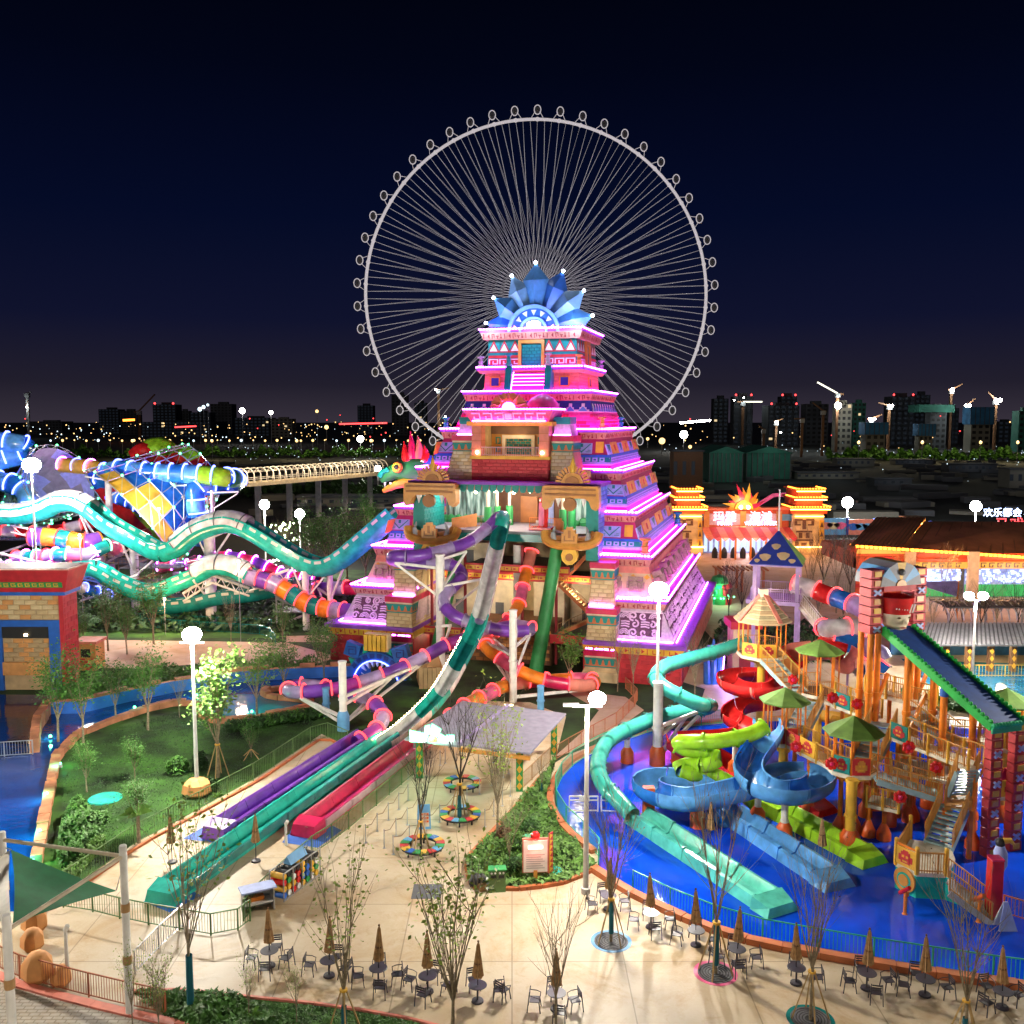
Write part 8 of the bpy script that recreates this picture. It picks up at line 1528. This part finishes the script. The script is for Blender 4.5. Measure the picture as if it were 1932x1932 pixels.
# market hall
YM = 124.0
def mx(u,Y=YM): return (u - 966) / FOC * (Y + 3)
def mz(v,Y=YM): return at(1700,v - 22,Y).z
mh = thing('market_hall','long orange lit market hall with brown tiled roofs and gold meander frieze','market hall')
x0 = mx(1606); xe = mx(2250); zt,zb = mz(1082),0
MB().box(x0,mx(1812),YM - .2,YM + 1.0,mz(1095),mz(1076)).build('upper_wall','facade',mh)
MB().box(mx(1606),mx(1698),YM - .35,YM - .1,mz(1066),mz(1058)).build('gold_frieze','goldglow' if glow('goldglow',(1,.45,.07),.9) else 0,mh)
zl = mz(1066); z_f0,z_f1 = mz(1098),mz(1083)
MB().box(x0,xe,YM,YM + 14,4.3,zl).build('fascia_wall','facade',mh)
for u0,u1 in ((1606,1698),(1708,1738),(1745,1808),(1836,1900),(1906,1968),(1990,2060)): bulbs(mh,[(mx(u0),YM - .35,mz(1052 + (u0 - 1600) * .065)),(mx(u1),YM - .35,mz(1052 + (u1 - 1600) * .065))],'neonorange',.6,.2)
for u0,u1 in ((1708,1812),(1832,1985),(2000,2200)):
    MB().box(mx(u0),mx(u1),YM - .3,YM - .01,mz(1094),mz(1082)).build('gold_frieze','goldglow' if 'goldglow' in M else (glow('goldglow',(1,.45,.07),.9) and 'goldglow'),mh); b = MB(); fr = Fr((0,YM - .3,mz(1094)),(1,0,0),up); x = mx(u0) + .3
    while x < mx(u1) - 1: [b.rect(fr,x + q[0],x + q[1],q[2],q[3],0,.06) for q in ((0,.75,.68,.8),(0,.12,.15,.67),(.13,.55,.15,.27),(.43,.55,.28,.5))]; x += 1.1
    b.build('frieze_meander','glyphdark',mh)
for u in (1704,1822,1988): MB().box(mx(u) - .7,mx(u) + .7,YM - .6,YM - .02,0,zl + .3).build('pier','facadelight',mh)
for u0,u1 in ((1712,1816),(1830,1982),(1996,2200)):
    MB().box(mx(u0),mx(u1),YM + 3,YM + 3.2,0,4.3).build('back_wall','lilac',mh); MB().box(mx(u0),mx(u1),YM + 2.8,YM + 2.95,.1,1.7).build('green_panel','greenglow' if 'greenglow' in M else (glow('greenglow',(.06,.5,.12),.8) and 'greenglow'),mh)
    b = MB(); rr_ = random.Random(u0)
    for _ in range(170): x = rr_.uniform(mx(u0),mx(u1)); z = rr_.uniform(1.8,4.0); b.box(x,x + rr_.uniform(.1,.5),YM + 2.75,YM + 2.9,z,z + rr_.uniform(.08,.4))
    b.build('lit_window','stallglow' if 'stallglow' in M else (glow('stallglow',(.55,.65,1),1.8) and 'stallglow'),mh)
bricks(mh,Fr((mx(1668),YM - .01,0),(1,0,0),up),mx(1606) - mx(1668),mx(1700) - mx(1668),.2,6.0,1.2,.55,['facade','red'],d=.08)
MB().box(mx(1606),mx(1700),YM - .01,YM,0,6.4).build('brick_wing','facade',mh)
for (u0,v0),(u1,v1),(u2,v2),(u3,v3) in (((1604,1030),(1700,1036),(1745,996),(1655,988)),((1700,1039),(1990,1052),(1960,994),(1745,988)),((1990,1052),(2250,1064),(2200,1004),(1960,994))):
    P = [at(u0,v0,YM - .4),at(u1,v1,YM - .4),at(u2,v2,YM + 12),at(u3,v3,YM + 12)]; P[2].z = P[3].z = max(P[0].z + 2.5,P[2].z)
    MB().hexa([p - up * .2 for p in P] + P).build('roof','roofbrown',mh)
    bb = MB(); [bb.bar(P[0].lerp(P[1],k / 12) + up * .03,P[3].lerp(P[2],k / 12) + up * .03,.14,.1) for k in range(13)]; bb.build('roof_seams','brown',mh,kind='stuff')
bulbs(mh,[at(1606,1028,YM + 1),at(1645,1012,YM + 7)],'neonorange',.6,.14); bulbs(mh,[at(1632,1010,YM + 14),at(1695,1016,YM + 12),at(1675,1026,YM + 9)],'neonorange',.6,.15)
for u in (1660,1760,1880,1960): pointlight((mx(u),YM - 5,6.5),800,(1,.5,.18),.5,'market_lamp',mh)
for u in (1765,1900): pointlight((mx(u),YM - 2,3.5),500,(.75,.85,1),.6,'market_lamp',mh)
lt_ = thing('lantern_turret','small tiered turret with bands of green and orange lights above the roof','turret',None,at0(1719,1020,150)); z0 = at(1719,1022,150).z
MB().box(-1.2,1.2,-1.2,1.2,0,z0).build('shaft','facade',lt_)
for k in range(3): z = z0 + k * 1.35; MB().box(-2 + .15 * k,2 - .15 * k,-2,2,z,z + .35).build('tier','facade',lt_); MB().box(-1.5,1.5,-1.5,1.5,z + .35,z + 1.35).build('tier_wall','facadelight',lt_); bulbs(lt_,[(-2,-2.1,z + .4),(2,-2.1,z + .4)],'neongold' if k else 'neongreen',.3,.13)
# hoarding panels
pal = ['lightblue','salmon','blue','sand2','lightblue','pink','lightblue','orange','lightblue']
hb = thing('hoarding','long row of painted hoarding panels behind the market roofs','hoarding')
for i in range(12):
    u0,u1 = 1548 + i * 52,1596 + i * 52; p,q = at(u0,1000 + i * 1.6,196),at(u1,1001 + i * 1.6,196); MB().box(p.x,q.x,196,196.3,0,at(u0,978 + i * 2.2,196).z).build('panel',pal[i % 9],hb); MB().box(q.x + .05,q.x + .5,195.8,196.4,0,at(u0,976 + i * 2.2,196).z).build('post','navy',hb)
    for k in range(3): MB().ball((p.x + (q.x - p.x) * (.2 + .3 * k),195.98,at(u0,990,196).z),1.0 + .3 * (k % 2),9,5,(1.5,1,.8)).build('painted_blob',pal[(i + k * 2 + 1) % 9],hb) if False else MB().ext(Fr((p.x + (q.x - p.x) * (.22 + .28 * k),195.99,at(u0,992 + i * 1.8,196).z),(1,0,0),up),[(1.3 * math.cos(a) * (1 + .3 * math.sin(3 * a + i)),.75 * math.sin(a)) for a in [math.pi * j / 6 for j in range(12)]],.0,.05).build('painted_blob',pal[(i + k * 2 + 1) % 9],hb)
for u in (1600,1750,1900): p = at(u,985,190); pointlight((p.x,186,8),2200,(1,.9,.8),.5,'hoarding_lamp',hb)
ns = thing('neon_script','white blue neon Chinese script standing above the hoarding at the right edge','neon sign',None,at(1900,968,194)); text('sign_text','欢乐都会',wallm(Vector((-.9,0,0))),2.0,'neonbluew',ns,.06); text('sign_text','欢',wallm(Vector((5.6,0,.8))),4.4,'neonbluew',ns,.06); MB().bar((-9,.2,-2.2),(11,.2,-2.2),.3).build('sign_rail','greyd',ns); [MB().bar((x,.3,-2.2),(x,.3,-9),.2).build('sign_leg','greyd',ns) for x in (-8,0,8)]
rs = thing('neon_script','red neon lettering over the right end of the hoarding','neon sign',None,at(1895,991,193)); text('sign_text','马戏世界',wallm(Vector((4,0,0))),3.0,'neonred',rs,.06); MB().bar((-8,.2,-1.6),(9,.2,-1.6),.25).build('sign_rail','greyd',rs)
for u,vb,vt,l in ((1597,1010,948,'distant lamp post behind the hoarding left of the turret'),(1838,1020,955,'distant lamp post behind the hoarding near the neon script')):
    p = at0(u,vb,200); z = at(u,vt,200).z; t = thing('lamp_post',l,'lamp post','tall floodlight posts',p); MB().bar((0,0,0),(0,0,z),.2).build('post','white',t); MB().ball((0,0,z),1.15,12,8).build('lamp_head','lampwhite',t); pointlight((0,-1.5,z - 2),5000,(.9,1,.95),.5,'lamp_light',t)
# corrugated pavilion by the back pool, lavender walk
pv = thing('pavilion','low pavilion with pale corrugated roof and yellow patterned posts by the back pool','pavilion',None,(0,0,0)); YP = 88.0; P = [at(1738,1204,YP),at(2120,1214,YP),at(2080,1180,YP + 7),at(1752,1172,YP + 7)]; P[0].z = P[1].z = 2.75; P[2].z = P[3].z = 3.3
MB().hexa([p - up * .15 for p in P] + P).build('roof','greyd',pv)
for k in range(46): a,b_ = P[0].lerp(P[1],k / 45),P[3].lerp(P[2],k / 45); MB().bar(a + up * .06,b_ + up * .06,.22,.12).build('roof_rib','grey',pv)
for k in range(9): c = P[0].lerp(P[1],(k + .3) / 9); MB().box(c.x - .25,c.x + .25,YP + .5,YP + 1,0,2.7).build('post','brown',pv); b = MB(); fr = Fr((c.x,YP + .5,.3),(1,0,0),up); [b.ext(fr,[(0,j * .7),(.2,j * .7 + .3),(0,j * .7 + .6),(-.2,j * .7 + .3)],0,.05) for j in range(3)]; b.build('diamond_pattern','yellow',pv)
MB().box(P[0].x,P[1].x,YP + 7,YP + 7.3,0,3.0).build('back_wall','duskbrick',pv); rail(pv,[(P[0].x,YP - 1.5,.1),(P[1].x,YP - 1.5,.1)],1.1,'yellow',.3)
for u in (1790,1900): pointlight((mx(u,YP),YP + 2,2.2),300,(1,.75,.35),.4,'pavilion_lamp',pv)
ar = thing('hoop_arbour','dark hooped arbour roof behind the pavilion','arbour',None,(0,0,0))
for k in range(16): c = at0(1770 + k * 14,1180,104); MB().tube([c + Vector((0,-2.5 * math.cos(a),2.2 + 1.7 * math.sin(a))) for a in [math.pi * j / 7 for j in range(8)]],.08,4,up=(1,0,0)).build('hoop','steel',ar)
c0,c1 = at0(1770,1180,104),at0(1985,1180,104); MB().box(c0.x,c1.x,101.6,106.4,3.5,3.6).build('netting','greyd',ar); [MB().bar((c0.x + i * 4,101.6,0),(c0.x + i * 4,101.6,3),.15).build('leg','steel',ar) for i in range(4)]
t = thing('tarpaulin','purple triangular tarpaulin strung before the market stalls','tarpaulin'); a,b_,c = at(1715,1098,112),at(1808,1096,112),at(1805,1125,110); MB().add([a,b_,c,a - up * .05,b_ - up * .05,c - up * .05],[(0,1,2),(3,5,4),(0,3,4,1),(1,4,5,2),(2,5,3,0)]).build('cloth','purplel',t); [MB().bar((p.x,p.y,0),p,.15).build('pole','orange',t) for p in (a,b_)]
t = thing('wooden_pergola','small reddish wooden pergola on the entrance court','pergola',None,at0(1395,1085,132)); [MB().box(x - .15,x + .15,y - .15,y + .15,0,3).build('post','terracotta',t) for x in (-3,0,3) for y in (-1.5,1.5)]; [MB().box(-3.4 + i * .68,-3.2 + i * .68,-2,2,3,3.2).build('beam','terracotta',t) for i in range(11)]
for u,v,m,l,s_ in ((1358,1070,'green','green carousel figure on the entrance court',1),(1352,1110,'fencegreen','small green ride figure by the pyramid corner',.8),(1368,1100,'red','red ride car by the dark trees',.8)): t = thing('ride_figure',l,'ride figure',None,at0(u,v,122)); MB().lathe([(1.1 * s_,0),(1.2 * s_,.9 * s_),(.5 * s_,1.2 * s_),(.5 * s_,2.4 * s_),(1.3 * s_,2.8 * s_),(.9 * s_,3.6 * s_),(.1,3.9 * s_)],9).build('body',m,t,True); b = MB(); [b.ball((1.2 * math.cos(k),1.2 * math.sin(k),.9),.12,4,3) for k in range(6)]; b.build('light_dots','neongreen',t); pointlight((0,-2,2),120,(.5,1,.6),.3,'ride_lamp',t)
# sea-blue figure near right pyramid arch
t = thing('side_arch','yellow and red block porch on the right flank of the pyramid','porch',None,g(1400,1262)); MB().box(-1.2,1.2,-1.2,1.2,0,4.2).build('porch_block','sand2',t); MB().box(-1.5,1.5,-1.5,1.5,4.2,4.9).build('porch_cap','red',t); MB().box(-.6,.6,-1.35,-1.21,0,3.2).build('porch_door','darkred',t)
t = thing('blue_totem','tall blue feathered totem with violet light beside the pyramid corner','totem',None,g(1345,1290)); [MB().tube([(x,0,0),(x * 1.2,-.1,2),(x * .9,0,3.6 + .5 * (x == 0))],[.35,.32,.1],8).build('feather','blue',t,True) for x in (-.5,0,.5)]; MB().bar((.75,-.3,.2),(.95,-.3,3.2),.08).build('light_tube','neonviolet',t); pointlight((1.2,-1,1.2),260,(.45,.3,1),.3,'totem_lamp',t)
# ================================================================ far city
mat('citygrey',(.09,.095,.11),.9,noise=(.05,.3)); mat('citydark',(.035,.04,.05),.9,noise=(.05,.3)); mat('cityconcrete',(.2,.19,.16),.9,noise=(.05,.2)); mat('netblue',(.03,.16,.36),.8,noise=(.2,.2)); mat('netgreen',(.03,.16,.12),.8,noise=(.2,.2)); glow('citywarm',(1,.6,.22),2.2); glow('citycool',(.7,.9,1),2.2); glow('cityred',(1,.05,.05),3.5); glow('citywin',(1,.75,.4),.7); glow('citydim',(.4,.55,.8),.012)
def building(label,u0,u1,vt,Y,m,win=.0,net=None,litrow=0,red=False,group='far city blocks'):
    x0,x1 = (u0 - 966) / FOC * Y,(u1 - 966) / FOC * Y; h = at(u0,vt,Y).z; w = x1 - x0; t = thing('city_block',label,'building',group,((x0 + x1) / 2,Y,0)); d = w * .8
    hb_ = h * (.62 if net else 1); MB().box(-w / 2,w / 2,0,d,0,hb_).build('wall',m,t)
    if net: MB().box(-w / 2 - 1.5,w / 2 + 1.5,-1.5,d,hb_,h).build('safety_net',net,t); b = MB(); [b.box(-w / 2 - 1.6 + k * (w + 3) / 5,-w / 2 - 1.2 + k * (w + 3) / 5,-1.7,-1.52,hb_,h) for k in range(6)]; b.build('scaffold_lines','citygrey',t,kind='stuff')
    else:
        k = rnd.random(); MB().box(-w * .2,w * .25,d * .3,d * .6,h,h + h * .05 + 1).build('roof_plant',m,t)
    nfl = max(3,int(hb_ / 4)); ncl = max(3,int(w / 5)); dim = MB(); lit = MB()
    for i in range(nfl):
        for j in range(ncl):
            x = -w / 2 + (j + .2) * w / ncl; z = (i + .35) * hb_ / nfl; (lit if rnd.random() < win else dim).box(x,x + w / ncl * .55,-.25,-.05,z,z + hb_ / nfl * .5)
    dim.build('window','black' if m != 'citydark' else 'citydim',t,kind='stuff')
    if lit.v: lit.build('lit_window','citywin',t)
    if red: [MB().ball((x,0,h + 1.5),1.0 * Y / 900,6,4).build('warning_light','cityred',t) for x in (-w * .4,w * .4)]
    return t
BL = [(190,228,772,1500,'grey slab left of the pink lit roof'),(230,262,775,1450,'dark slab beside the first slab'),(292,335,763,1400,'tower with red lights on its corners'),(340,360,775,1500,'narrow tower right of the red lit one'),(362,400,778,1350,'wide dark block under three white lamps'),(400,440,762,1500,'tall dim block behind the wide one'),(445,510,788,1300,'long pale block with lit upper rows'),(513,553,790,1250,'sandy block with a grid of windows'),(676,706,765,1500,'dark block left of the ferris wheel foot'),(740,770,745,1400,'dim tower seen through the wheel'),(783,806,760,1450,'second dim tower through the wheel'),(60,120,795,1500,'low block at the far left'),(270,400,796,1250,'long low block along the embankment')]
for i,(u0,u1,vt,Y,l) in enumerate(BL): building('far city ' + l,u0,u1,vt,Y,'cityconcrete' if i == 7 else ('citygrey' if i % 2 else 'citydark'),.04 if i in (6,7,12) else .008,red=(i in (2,)))
RB = [(1344,1372,752,950,'citydark',None,'dark tower left of the crane with two lights'),(1382,1418,748,900,'citydark',None,'dark tower under the crane with two lights'),(1447,1505,765,850,'citydark',None,'broad dark tower right of the gate tower'),(1470,1500,748,950,'citydark',None,'red lit top rising behind the broad tower'),(1518,1560,762,900,'citygrey',None,'teal grey tower behind the orange crane mast'),(1575,1604,762,700,'cityconcrete',None,'pale unfinished tower under the brightest lamp'),(1607,1630,760,850,'netgreen',None,'green netted tower right of the pale one'),(1632,1668,797,650,'cityconcrete','netblue','pale block with blue net crown, left'),(1677,1722,748,850,'citydark',None,'black twin tower, left half'),(1722,1750,745,870,'citydark',None,'black twin tower, right half'),(1732,1757,800,640,'cityconcrete','netblue','small pale block with blue net crown'),(1752,1782,768,750,'citygrey',None,'grey tower topped with green netting'),(1785,1805,770,900,'citydark',None,'slim dark tower right of the green netting'),(1829,1865,768,680,'cityconcrete','netblue','tall pale block with big blue net crown'),(1918,1950,775,700,'netgreen',None,'green netted tower at the right edge'),(1880,1912,795,950,'citydark',None,'low dark block between the netted towers')]
for u0,u1,vt,Y,m,n_,l in RB: building('far ' + l,u0,u1,vt,Y,m,.006,n_,red=(vt in (748,765)),group='towers of the building site')
tag(MB().box(-14,14,-1,20,0,6).build('net_cap','netgreen'),'bright green net cap on the grey far tower','safety net').location = (at(1767,768,750).x,750,at(1767,778,750).z)
def crane(label,u,vt,Y,jib,lights=(),lit=False,m='brown'):
    p = at0(u,840,Y); h = at(u,vt,Y).z; s_ = Y / 700; t = thing('tower_crane',label,'crane','tower cranes of the building site',p)
    MB().bar((0,0,0),(0,0,h),1.7 * s_).build('mast',m,t); b = MB(); [b.bar((-.9 * s_,-.95 * s_,k * 4 * s_),(.9 * s_,-.95 * s_,(k + 1) * 4 * s_),.25 * s_) for k in range(int(h / 4 / s_))]; b.build('lattice','brown',t)
    MB().bar((0,0,h),(jib[0] * s_,0,h + jib[1] * s_),.9 * s_).build('jib','jibglow' if lit and glow('jibglow',(1,.95,.75),2) else m,t); MB().bar((0,0,h),(-jib[0] * .3 * s_,0,h - jib[1] * .1 * s_),1.2 * s_).build('counter_jib',m,t); MB().box(-1.5 * s_,1.5 * s_,-1.5 * s_,1.5 * s_,h - 3 * s_,h).build('cab','grey',t)
    for (x,z,r_) in lights: MB().ball((x * s_,-2.2 * s_,h + z * s_),r_ * s_,8,6).build('work_lamp','lampwhite',t); pointlight((x * s_,-6 * s_,h + z * s_),4500 * r_ * s_ * s_,(.85,1,.95),1,'lamp_light',t)
    return t
crane('crane with two crossed lit bars on the dark towers',1400,758,880,(14,0),((0,3,.5),(-7,1,.4)),True); crane('crane with a bright slanted jib and the brightest lamp',1577,742,690,(-15,8),((0,-9,2.4),),True); crane('red crane mast left of the pale tower',1551,775,620,(-8,6)); crane('dark red crane mast over the green tents',1512,790,600,(-6,0)); crane('crane with two lamps left of the black twin tower',1641,790,720,(8,3),((-1.5,0,.9),(2,0,.9))); crane('crane in front of the black twin tower',1675,765,720,(-8,2),((-1,0,.8),(1.5,0,.8))); crane('tall crane with a lamp above the green net cap',1790,735,760,(8,4),((0,0,1.3),)); crane('crane with two lamps left of the big blue net',1820,765,740,(6,5),((-1.5,0,1.0),(1.5,0,1.0))); crane('crane with two lamps right of the big blue net',1875,755,740,(-6,6),((-1,0,1.3),(2,0,1.3))); crane('thin crane with low lamps by the dark tower',1463,795,760,(5,2),((0,0,.6),(3,-8,.5))); crane('thin orange crane mast at the left',1440,810,640,(-4,3)); crane('faint crane with a red lamp over the left skyline',265,775,1100,(12,12),()); crane('slim latticed tower at the far left',56,742,1200,(3,1),((0,-10,.4),),m='grey'); crane('crane between wheel rim and pyramid',828,735,900,(8,1),((-2,0,.5),(5,-20,.7)))
# lights strewn over the city
rr_ = random.Random(12)
def strew(name,m,n,u0,u1,v0,v1,Y0,Y1,r0,r1,label):
    b = MB()
    for _ in range(n): u = rr_.uniform(u0,u1); Y = rr_.uniform(Y0,Y1); p = at(u,rr_.uniform(v0,v1),Y); p.z = max(p.z,1); b.ball(p,rr_.uniform(r0,r1) * Y / 900,5,3)
    tag(b.build(name,m,None,kind='stuff'),label,'city lights')
strew('city_lights','citywarm',150,0,860,796,832,600,1600,.2,.7,'warm specks of light over the left half of the city'); strew('city_lights','citycool',70,0,860,800,832,600,1500,.2,.6,'cool white specks over the left half of the city'); strew('city_lights','citywarm',60,1230,1932,790,850,600,1300,.3,.8,'warm specks of light over the right half of the city'); strew('city_lights','citycool',90,1230,1932,835,925,330,800,.15,.45,'small cool specks on the dark building site'); strew('city_lights','cityred',26,0,1932,780,830,700,1500,.4,.8,'red specks among the city lights'); strew('city_lights','citycool',60,430,760,838,870,420,700,.15,.4,'cool specks on the dark river bank')
for i in range(34): p = at0(95 + i * 22.5,822,640 + 8 * (i % 3)); t = thing('street_lamp','one of the street lamps strung along the far embankment','street lamp','street lamps along the far embankment',p); MB().bar((0,0,0),(0,0,9),.25).build('post','grey',t); MB().ball((0,0,9.5),.7 + .25 * math.sin(i * 2.1),6,4).build('lamp_head','citywarm' if i % 4 else 'citycool',t)
for i,(u,v,Y,r_,m,l) in enumerate(((377,772,900,2.0,'citycool','lower left of the three white floodlights over the skyline'),(384,768,900,1.7,'citycool','upper of the three white floodlights over the skyline'),(392,764,900,1.2,'citycool','small right one of the three floodlights'),(457,775,900,2.6,'lampwhite','strong white floodlight above the pale block'),(511,778,900,1.8,'lampwhite','white floodlight left of the sandy block'),(598,776,900,1.5,'citywarm','yellowish floodlight right of the sandy block'),(616,806,900,2.0,'citywarm','warm floodlight at the left foot of the wheel'),(680,828,600,2.0,'lampwhite','white floodlight nearer the river bank'),(713,885,300,1.1,'lampwhite','white lamp just left of the serpent head'),(1290,820,700,2.8,'lampwhite','strong floodlight just right of the wheel rim'),(1249,832,650,2.2,'citywarm','warm floodlight under the last wheel capsule'),(1222,828,800,1.3,'citywarm','warm lamp left of the wheel rim end'),(1302,843,650,1.2,'citywarm','warm lamp beside the tents'))):
    p = at(u,v,Y); t = thing('floodlight',l,'floodlight','floodlights over the far city',p); MB().ball((0,0,0),r_,8,6).build('lamp_head',m,t); MB().bar((0,0,0),(0,0,-p.z),.4).build('mast','grey',t)
for u,v,Y,l in ((640,800,800,'long red neon bar left of the pyramid on the skyline'),(330,806,900,'red neon band on the far embankment')): p,q = at(u,v,Y),at(u + (90 if u > 400 else 40),v - 2,Y); tag(MB().bar(p,q,1.2).build('neon_bar','cityred'),l,'neon bar')
tag(MB().bar(at(1283,798,700),at(1340,793,700),1.1).build('lit_bar','lampwhite'),'thin white lit bar low over the city right of the wheel','neon bar'); tag(MB().bar(at(233,793,1000),at(253,792,1000),3,2).build('lit_bar','neonorange'),'small orange lit roof edge at the left skyline','neon bar')
# tents, embankment trees, site sheds
for i,(u0,u1,l) in enumerate(((1338,1400,'left green netted tent on the dark site'),(1408,1490,'right green netted tent on the dark site'))):
    t = thing('site_tent',l,'tent','green netted site tents'); Y = 360 + 20 * i; a,b_ = at0(u0,900,Y),at0(u1,900,Y); h = at(u0,855,Y).z; hp = at(u0,842,Y).z; xm = (a.x + b_.x) / 2; MB().add([(a.x,Y,0),(b_.x,Y,0),(b_.x,Y + 26,0),(a.x,Y + 26,0),(a.x,Y,h),(b_.x,Y,h),(b_.x,Y + 26,h),(a.x,Y + 26,h)],[(0,1,5,4),(1,2,6,5),(2,3,7,6),(3,0,4,7)]).build('side_net','netgreen',t); MB().add([(a.x - 1,Y - 1,h),(b_.x + 1,Y - 1,h),(b_.x + 1,Y + 27,h),(a.x - 1,Y + 27,h),(xm,Y - 1,hp),(xm,Y + 27,hp)],[(0,4,5,3),(4,1,2,5),(0,1,4),(2,3,5)]).build('roof_net','netgreen',t); pointlight((xm,Y - 14,12),1000,(.8,1,.85),1,'site_fill_light',t)  # bare point light added to brighten the tent
    b = MB(); [b.bar((a.x + k * (b_.x - a.x) / 8,Y - .3,0),(a.x + k * (b_.x - a.x) / 8,Y - .3,h),.3) for k in range(9)]; b.build('rib','greyd',t,kind='stuff')
def belt(name,label,u0,u1,Y,h,n,m,seed):
    rr = random.Random(seed); b = MB()
    for _ in range(n):
        u = rr.uniform(u0,u1); y = Y + rr.uniform(-12,12); c = at0(u,840,y); c.z = h * (.2 + .8 * rr.random() ** .7) * (.55 + .2 * math.sin(u * .13) + .16 * math.sin(u * .37 + 1) + .12 * math.sin(u * .051)); s_ = h * .12 * rr.uniform(.5,1.2); x = Vector((rr.uniform(-1,1),rr.uniform(-1,1),rr.uniform(-1,1))).normalized(); w_ = x.cross(Vector((rr.random(),rr.random(),1))).normalized(); b.add([c - x * s_,c - w_ * s_,c + x * s_,c + w_ * s_],[(0,1,2,3)])
    tag(b.build(name,m,None,kind='stuff'),label,'trees')
belt('treeline','dim yellow green tree belt along the left embankment',120,900,600,8,9000,'leafgreen2',1); belt('treeline','yellow green tree belt before the right hand towers',1560,2000,560,9,7000,'leafgreen2',2); belt('treeline','dark scrub between slides and river bank',-50,760,300,7,6000,'leafdark',3)
for u,Y,pw in ((250,570,7e3),(400,570,6e3),(560,570,8e3),(700,570,6e3),(1620,530,6e3),(1740,530,9e3),(1850,530,6e3),(1920,530,8e3)): p = at0(u,840,Y); t = thing('street_lamp','warm street lamp by the far tree belt ' + {250: 'below the first dark slab at the left',400: 'below the wide dark block',560: 'below the sandy block',700: 'left of the ferris wheel foot',1620: 'below the brightest crane lamp',1740: 'below the black twin tower',1850: 'below the big blue net',1920: 'at the right edge'}[u],'street lamp','lamps in front of the far tree belts',p); MB().bar((0,0,0),(0,0,11),.25).build('post','grey',t); MB().ball((0,0,11),.9,6,4).build('lamp_head','citywarm',t); pointlight((0,0,13),pw,(1,.8,.4),.8,'lamp_light',t)
for i,(u0,u1,vb,vt,Y,m,l) in enumerate(((1270,1325,935,862,320,'brown','low brown netted shed left of the gate crest'),(1580,1650,872,858,480,'cityconcrete','pale site hut roof before the tree belt'),(1690,1760,868,860,500,'citygrey','grey site hut under the small blue net'),(1505,1620,900,890,380,'cityconcrete','flat pale slab on the dark site'),(1790,1880,890,875,430,'citygrey','long dim hut on the right of the site'),(1905,1945,905,870,330,'cityconcrete','pale house end at the right edge'),(1650,1720,915,903,340,'citygrey','dim container row in the middle of the site'),(560,760,940,930,260,'cityconcrete','long pale wall below the footbridge'),(1425,1470,850,838,520,'terracotta','reddish hut behind the left tent'))):
    a,b_ = at0(u0,vb,Y),at0(u1,vb,Y); h = max(2.5,at(u0,vt,Y).z - at(u0,vb,Y).z); t = thing('site_building',l,'site hut','huts and walls on the dark site',(0,0,0)); MB().box(a.x,b_.x,Y,Y + 8,0,h).build('wall',m,t); MB().box(a.x - .5,b_.x + .5,Y - .5,Y + 8.5,h,h + .4).build('roof','citygrey',t); b = MB(); [b.box(a.x + k * 3,a.x + k * 3 + 1.2,Y - .1,Y - .02,h * .4,h * .75) for k in range(int((b_.x - a.x) / 3))]; b.build('window','citydim',t,kind='stuff'); pointlight(((a.x + b_.x) / 2,Y - 8,h + 4),350,(.85,.95,1),.8,'site_fill_light',t)  # bare point light added so the dark hut fronts show
ex = thing('excavator','pink lit excavator arm behind the gate crest','excavator',None,at0(1425,960,215)); z = at(1425,955,215).z; MB().box(-3,1,-1.5,1.5,0,z).build('cab','salmon',ex); MB().tube([(0,0,z),(4,0,z + 2.5),(9,0,z + 2.8)],.5,6).build('boom','pink',ex); MB().tube([(9,0,z + 2.8),(8.6,0,z - 1.5)],.4,6).build('stick','pink',ex); pointlight((2,-6,z + 3),500,(1,.4,.4),.5,'site_fill_light',ex)  # bare reddish point light added to tint the excavator

rr = random.Random(21)
for nm,m,lab,n in (('site_clutter','citygrey','scattered grey containers, slabs and stacks on the dark building site',260),('site_clutter','cityconcrete','scattered pale slabs and sheets on the dark building site',90)):
    b = MB()
    for _ in range(n): u,Y = rr.uniform(-100,2050),rr.uniform(215,520); p = at0(u,850,Y); b.cbox(Vector((p.x,Y,.6)),(rr.uniform(2,16),rr.uniform(1,6),rr.uniform(.5,2.6)),rr.uniform(-.5,.5)) if not (860 < u < 1330 and Y < 260) else None
    tag(b.build(nm,m,None,kind='stuff'),lab,'site clutter')
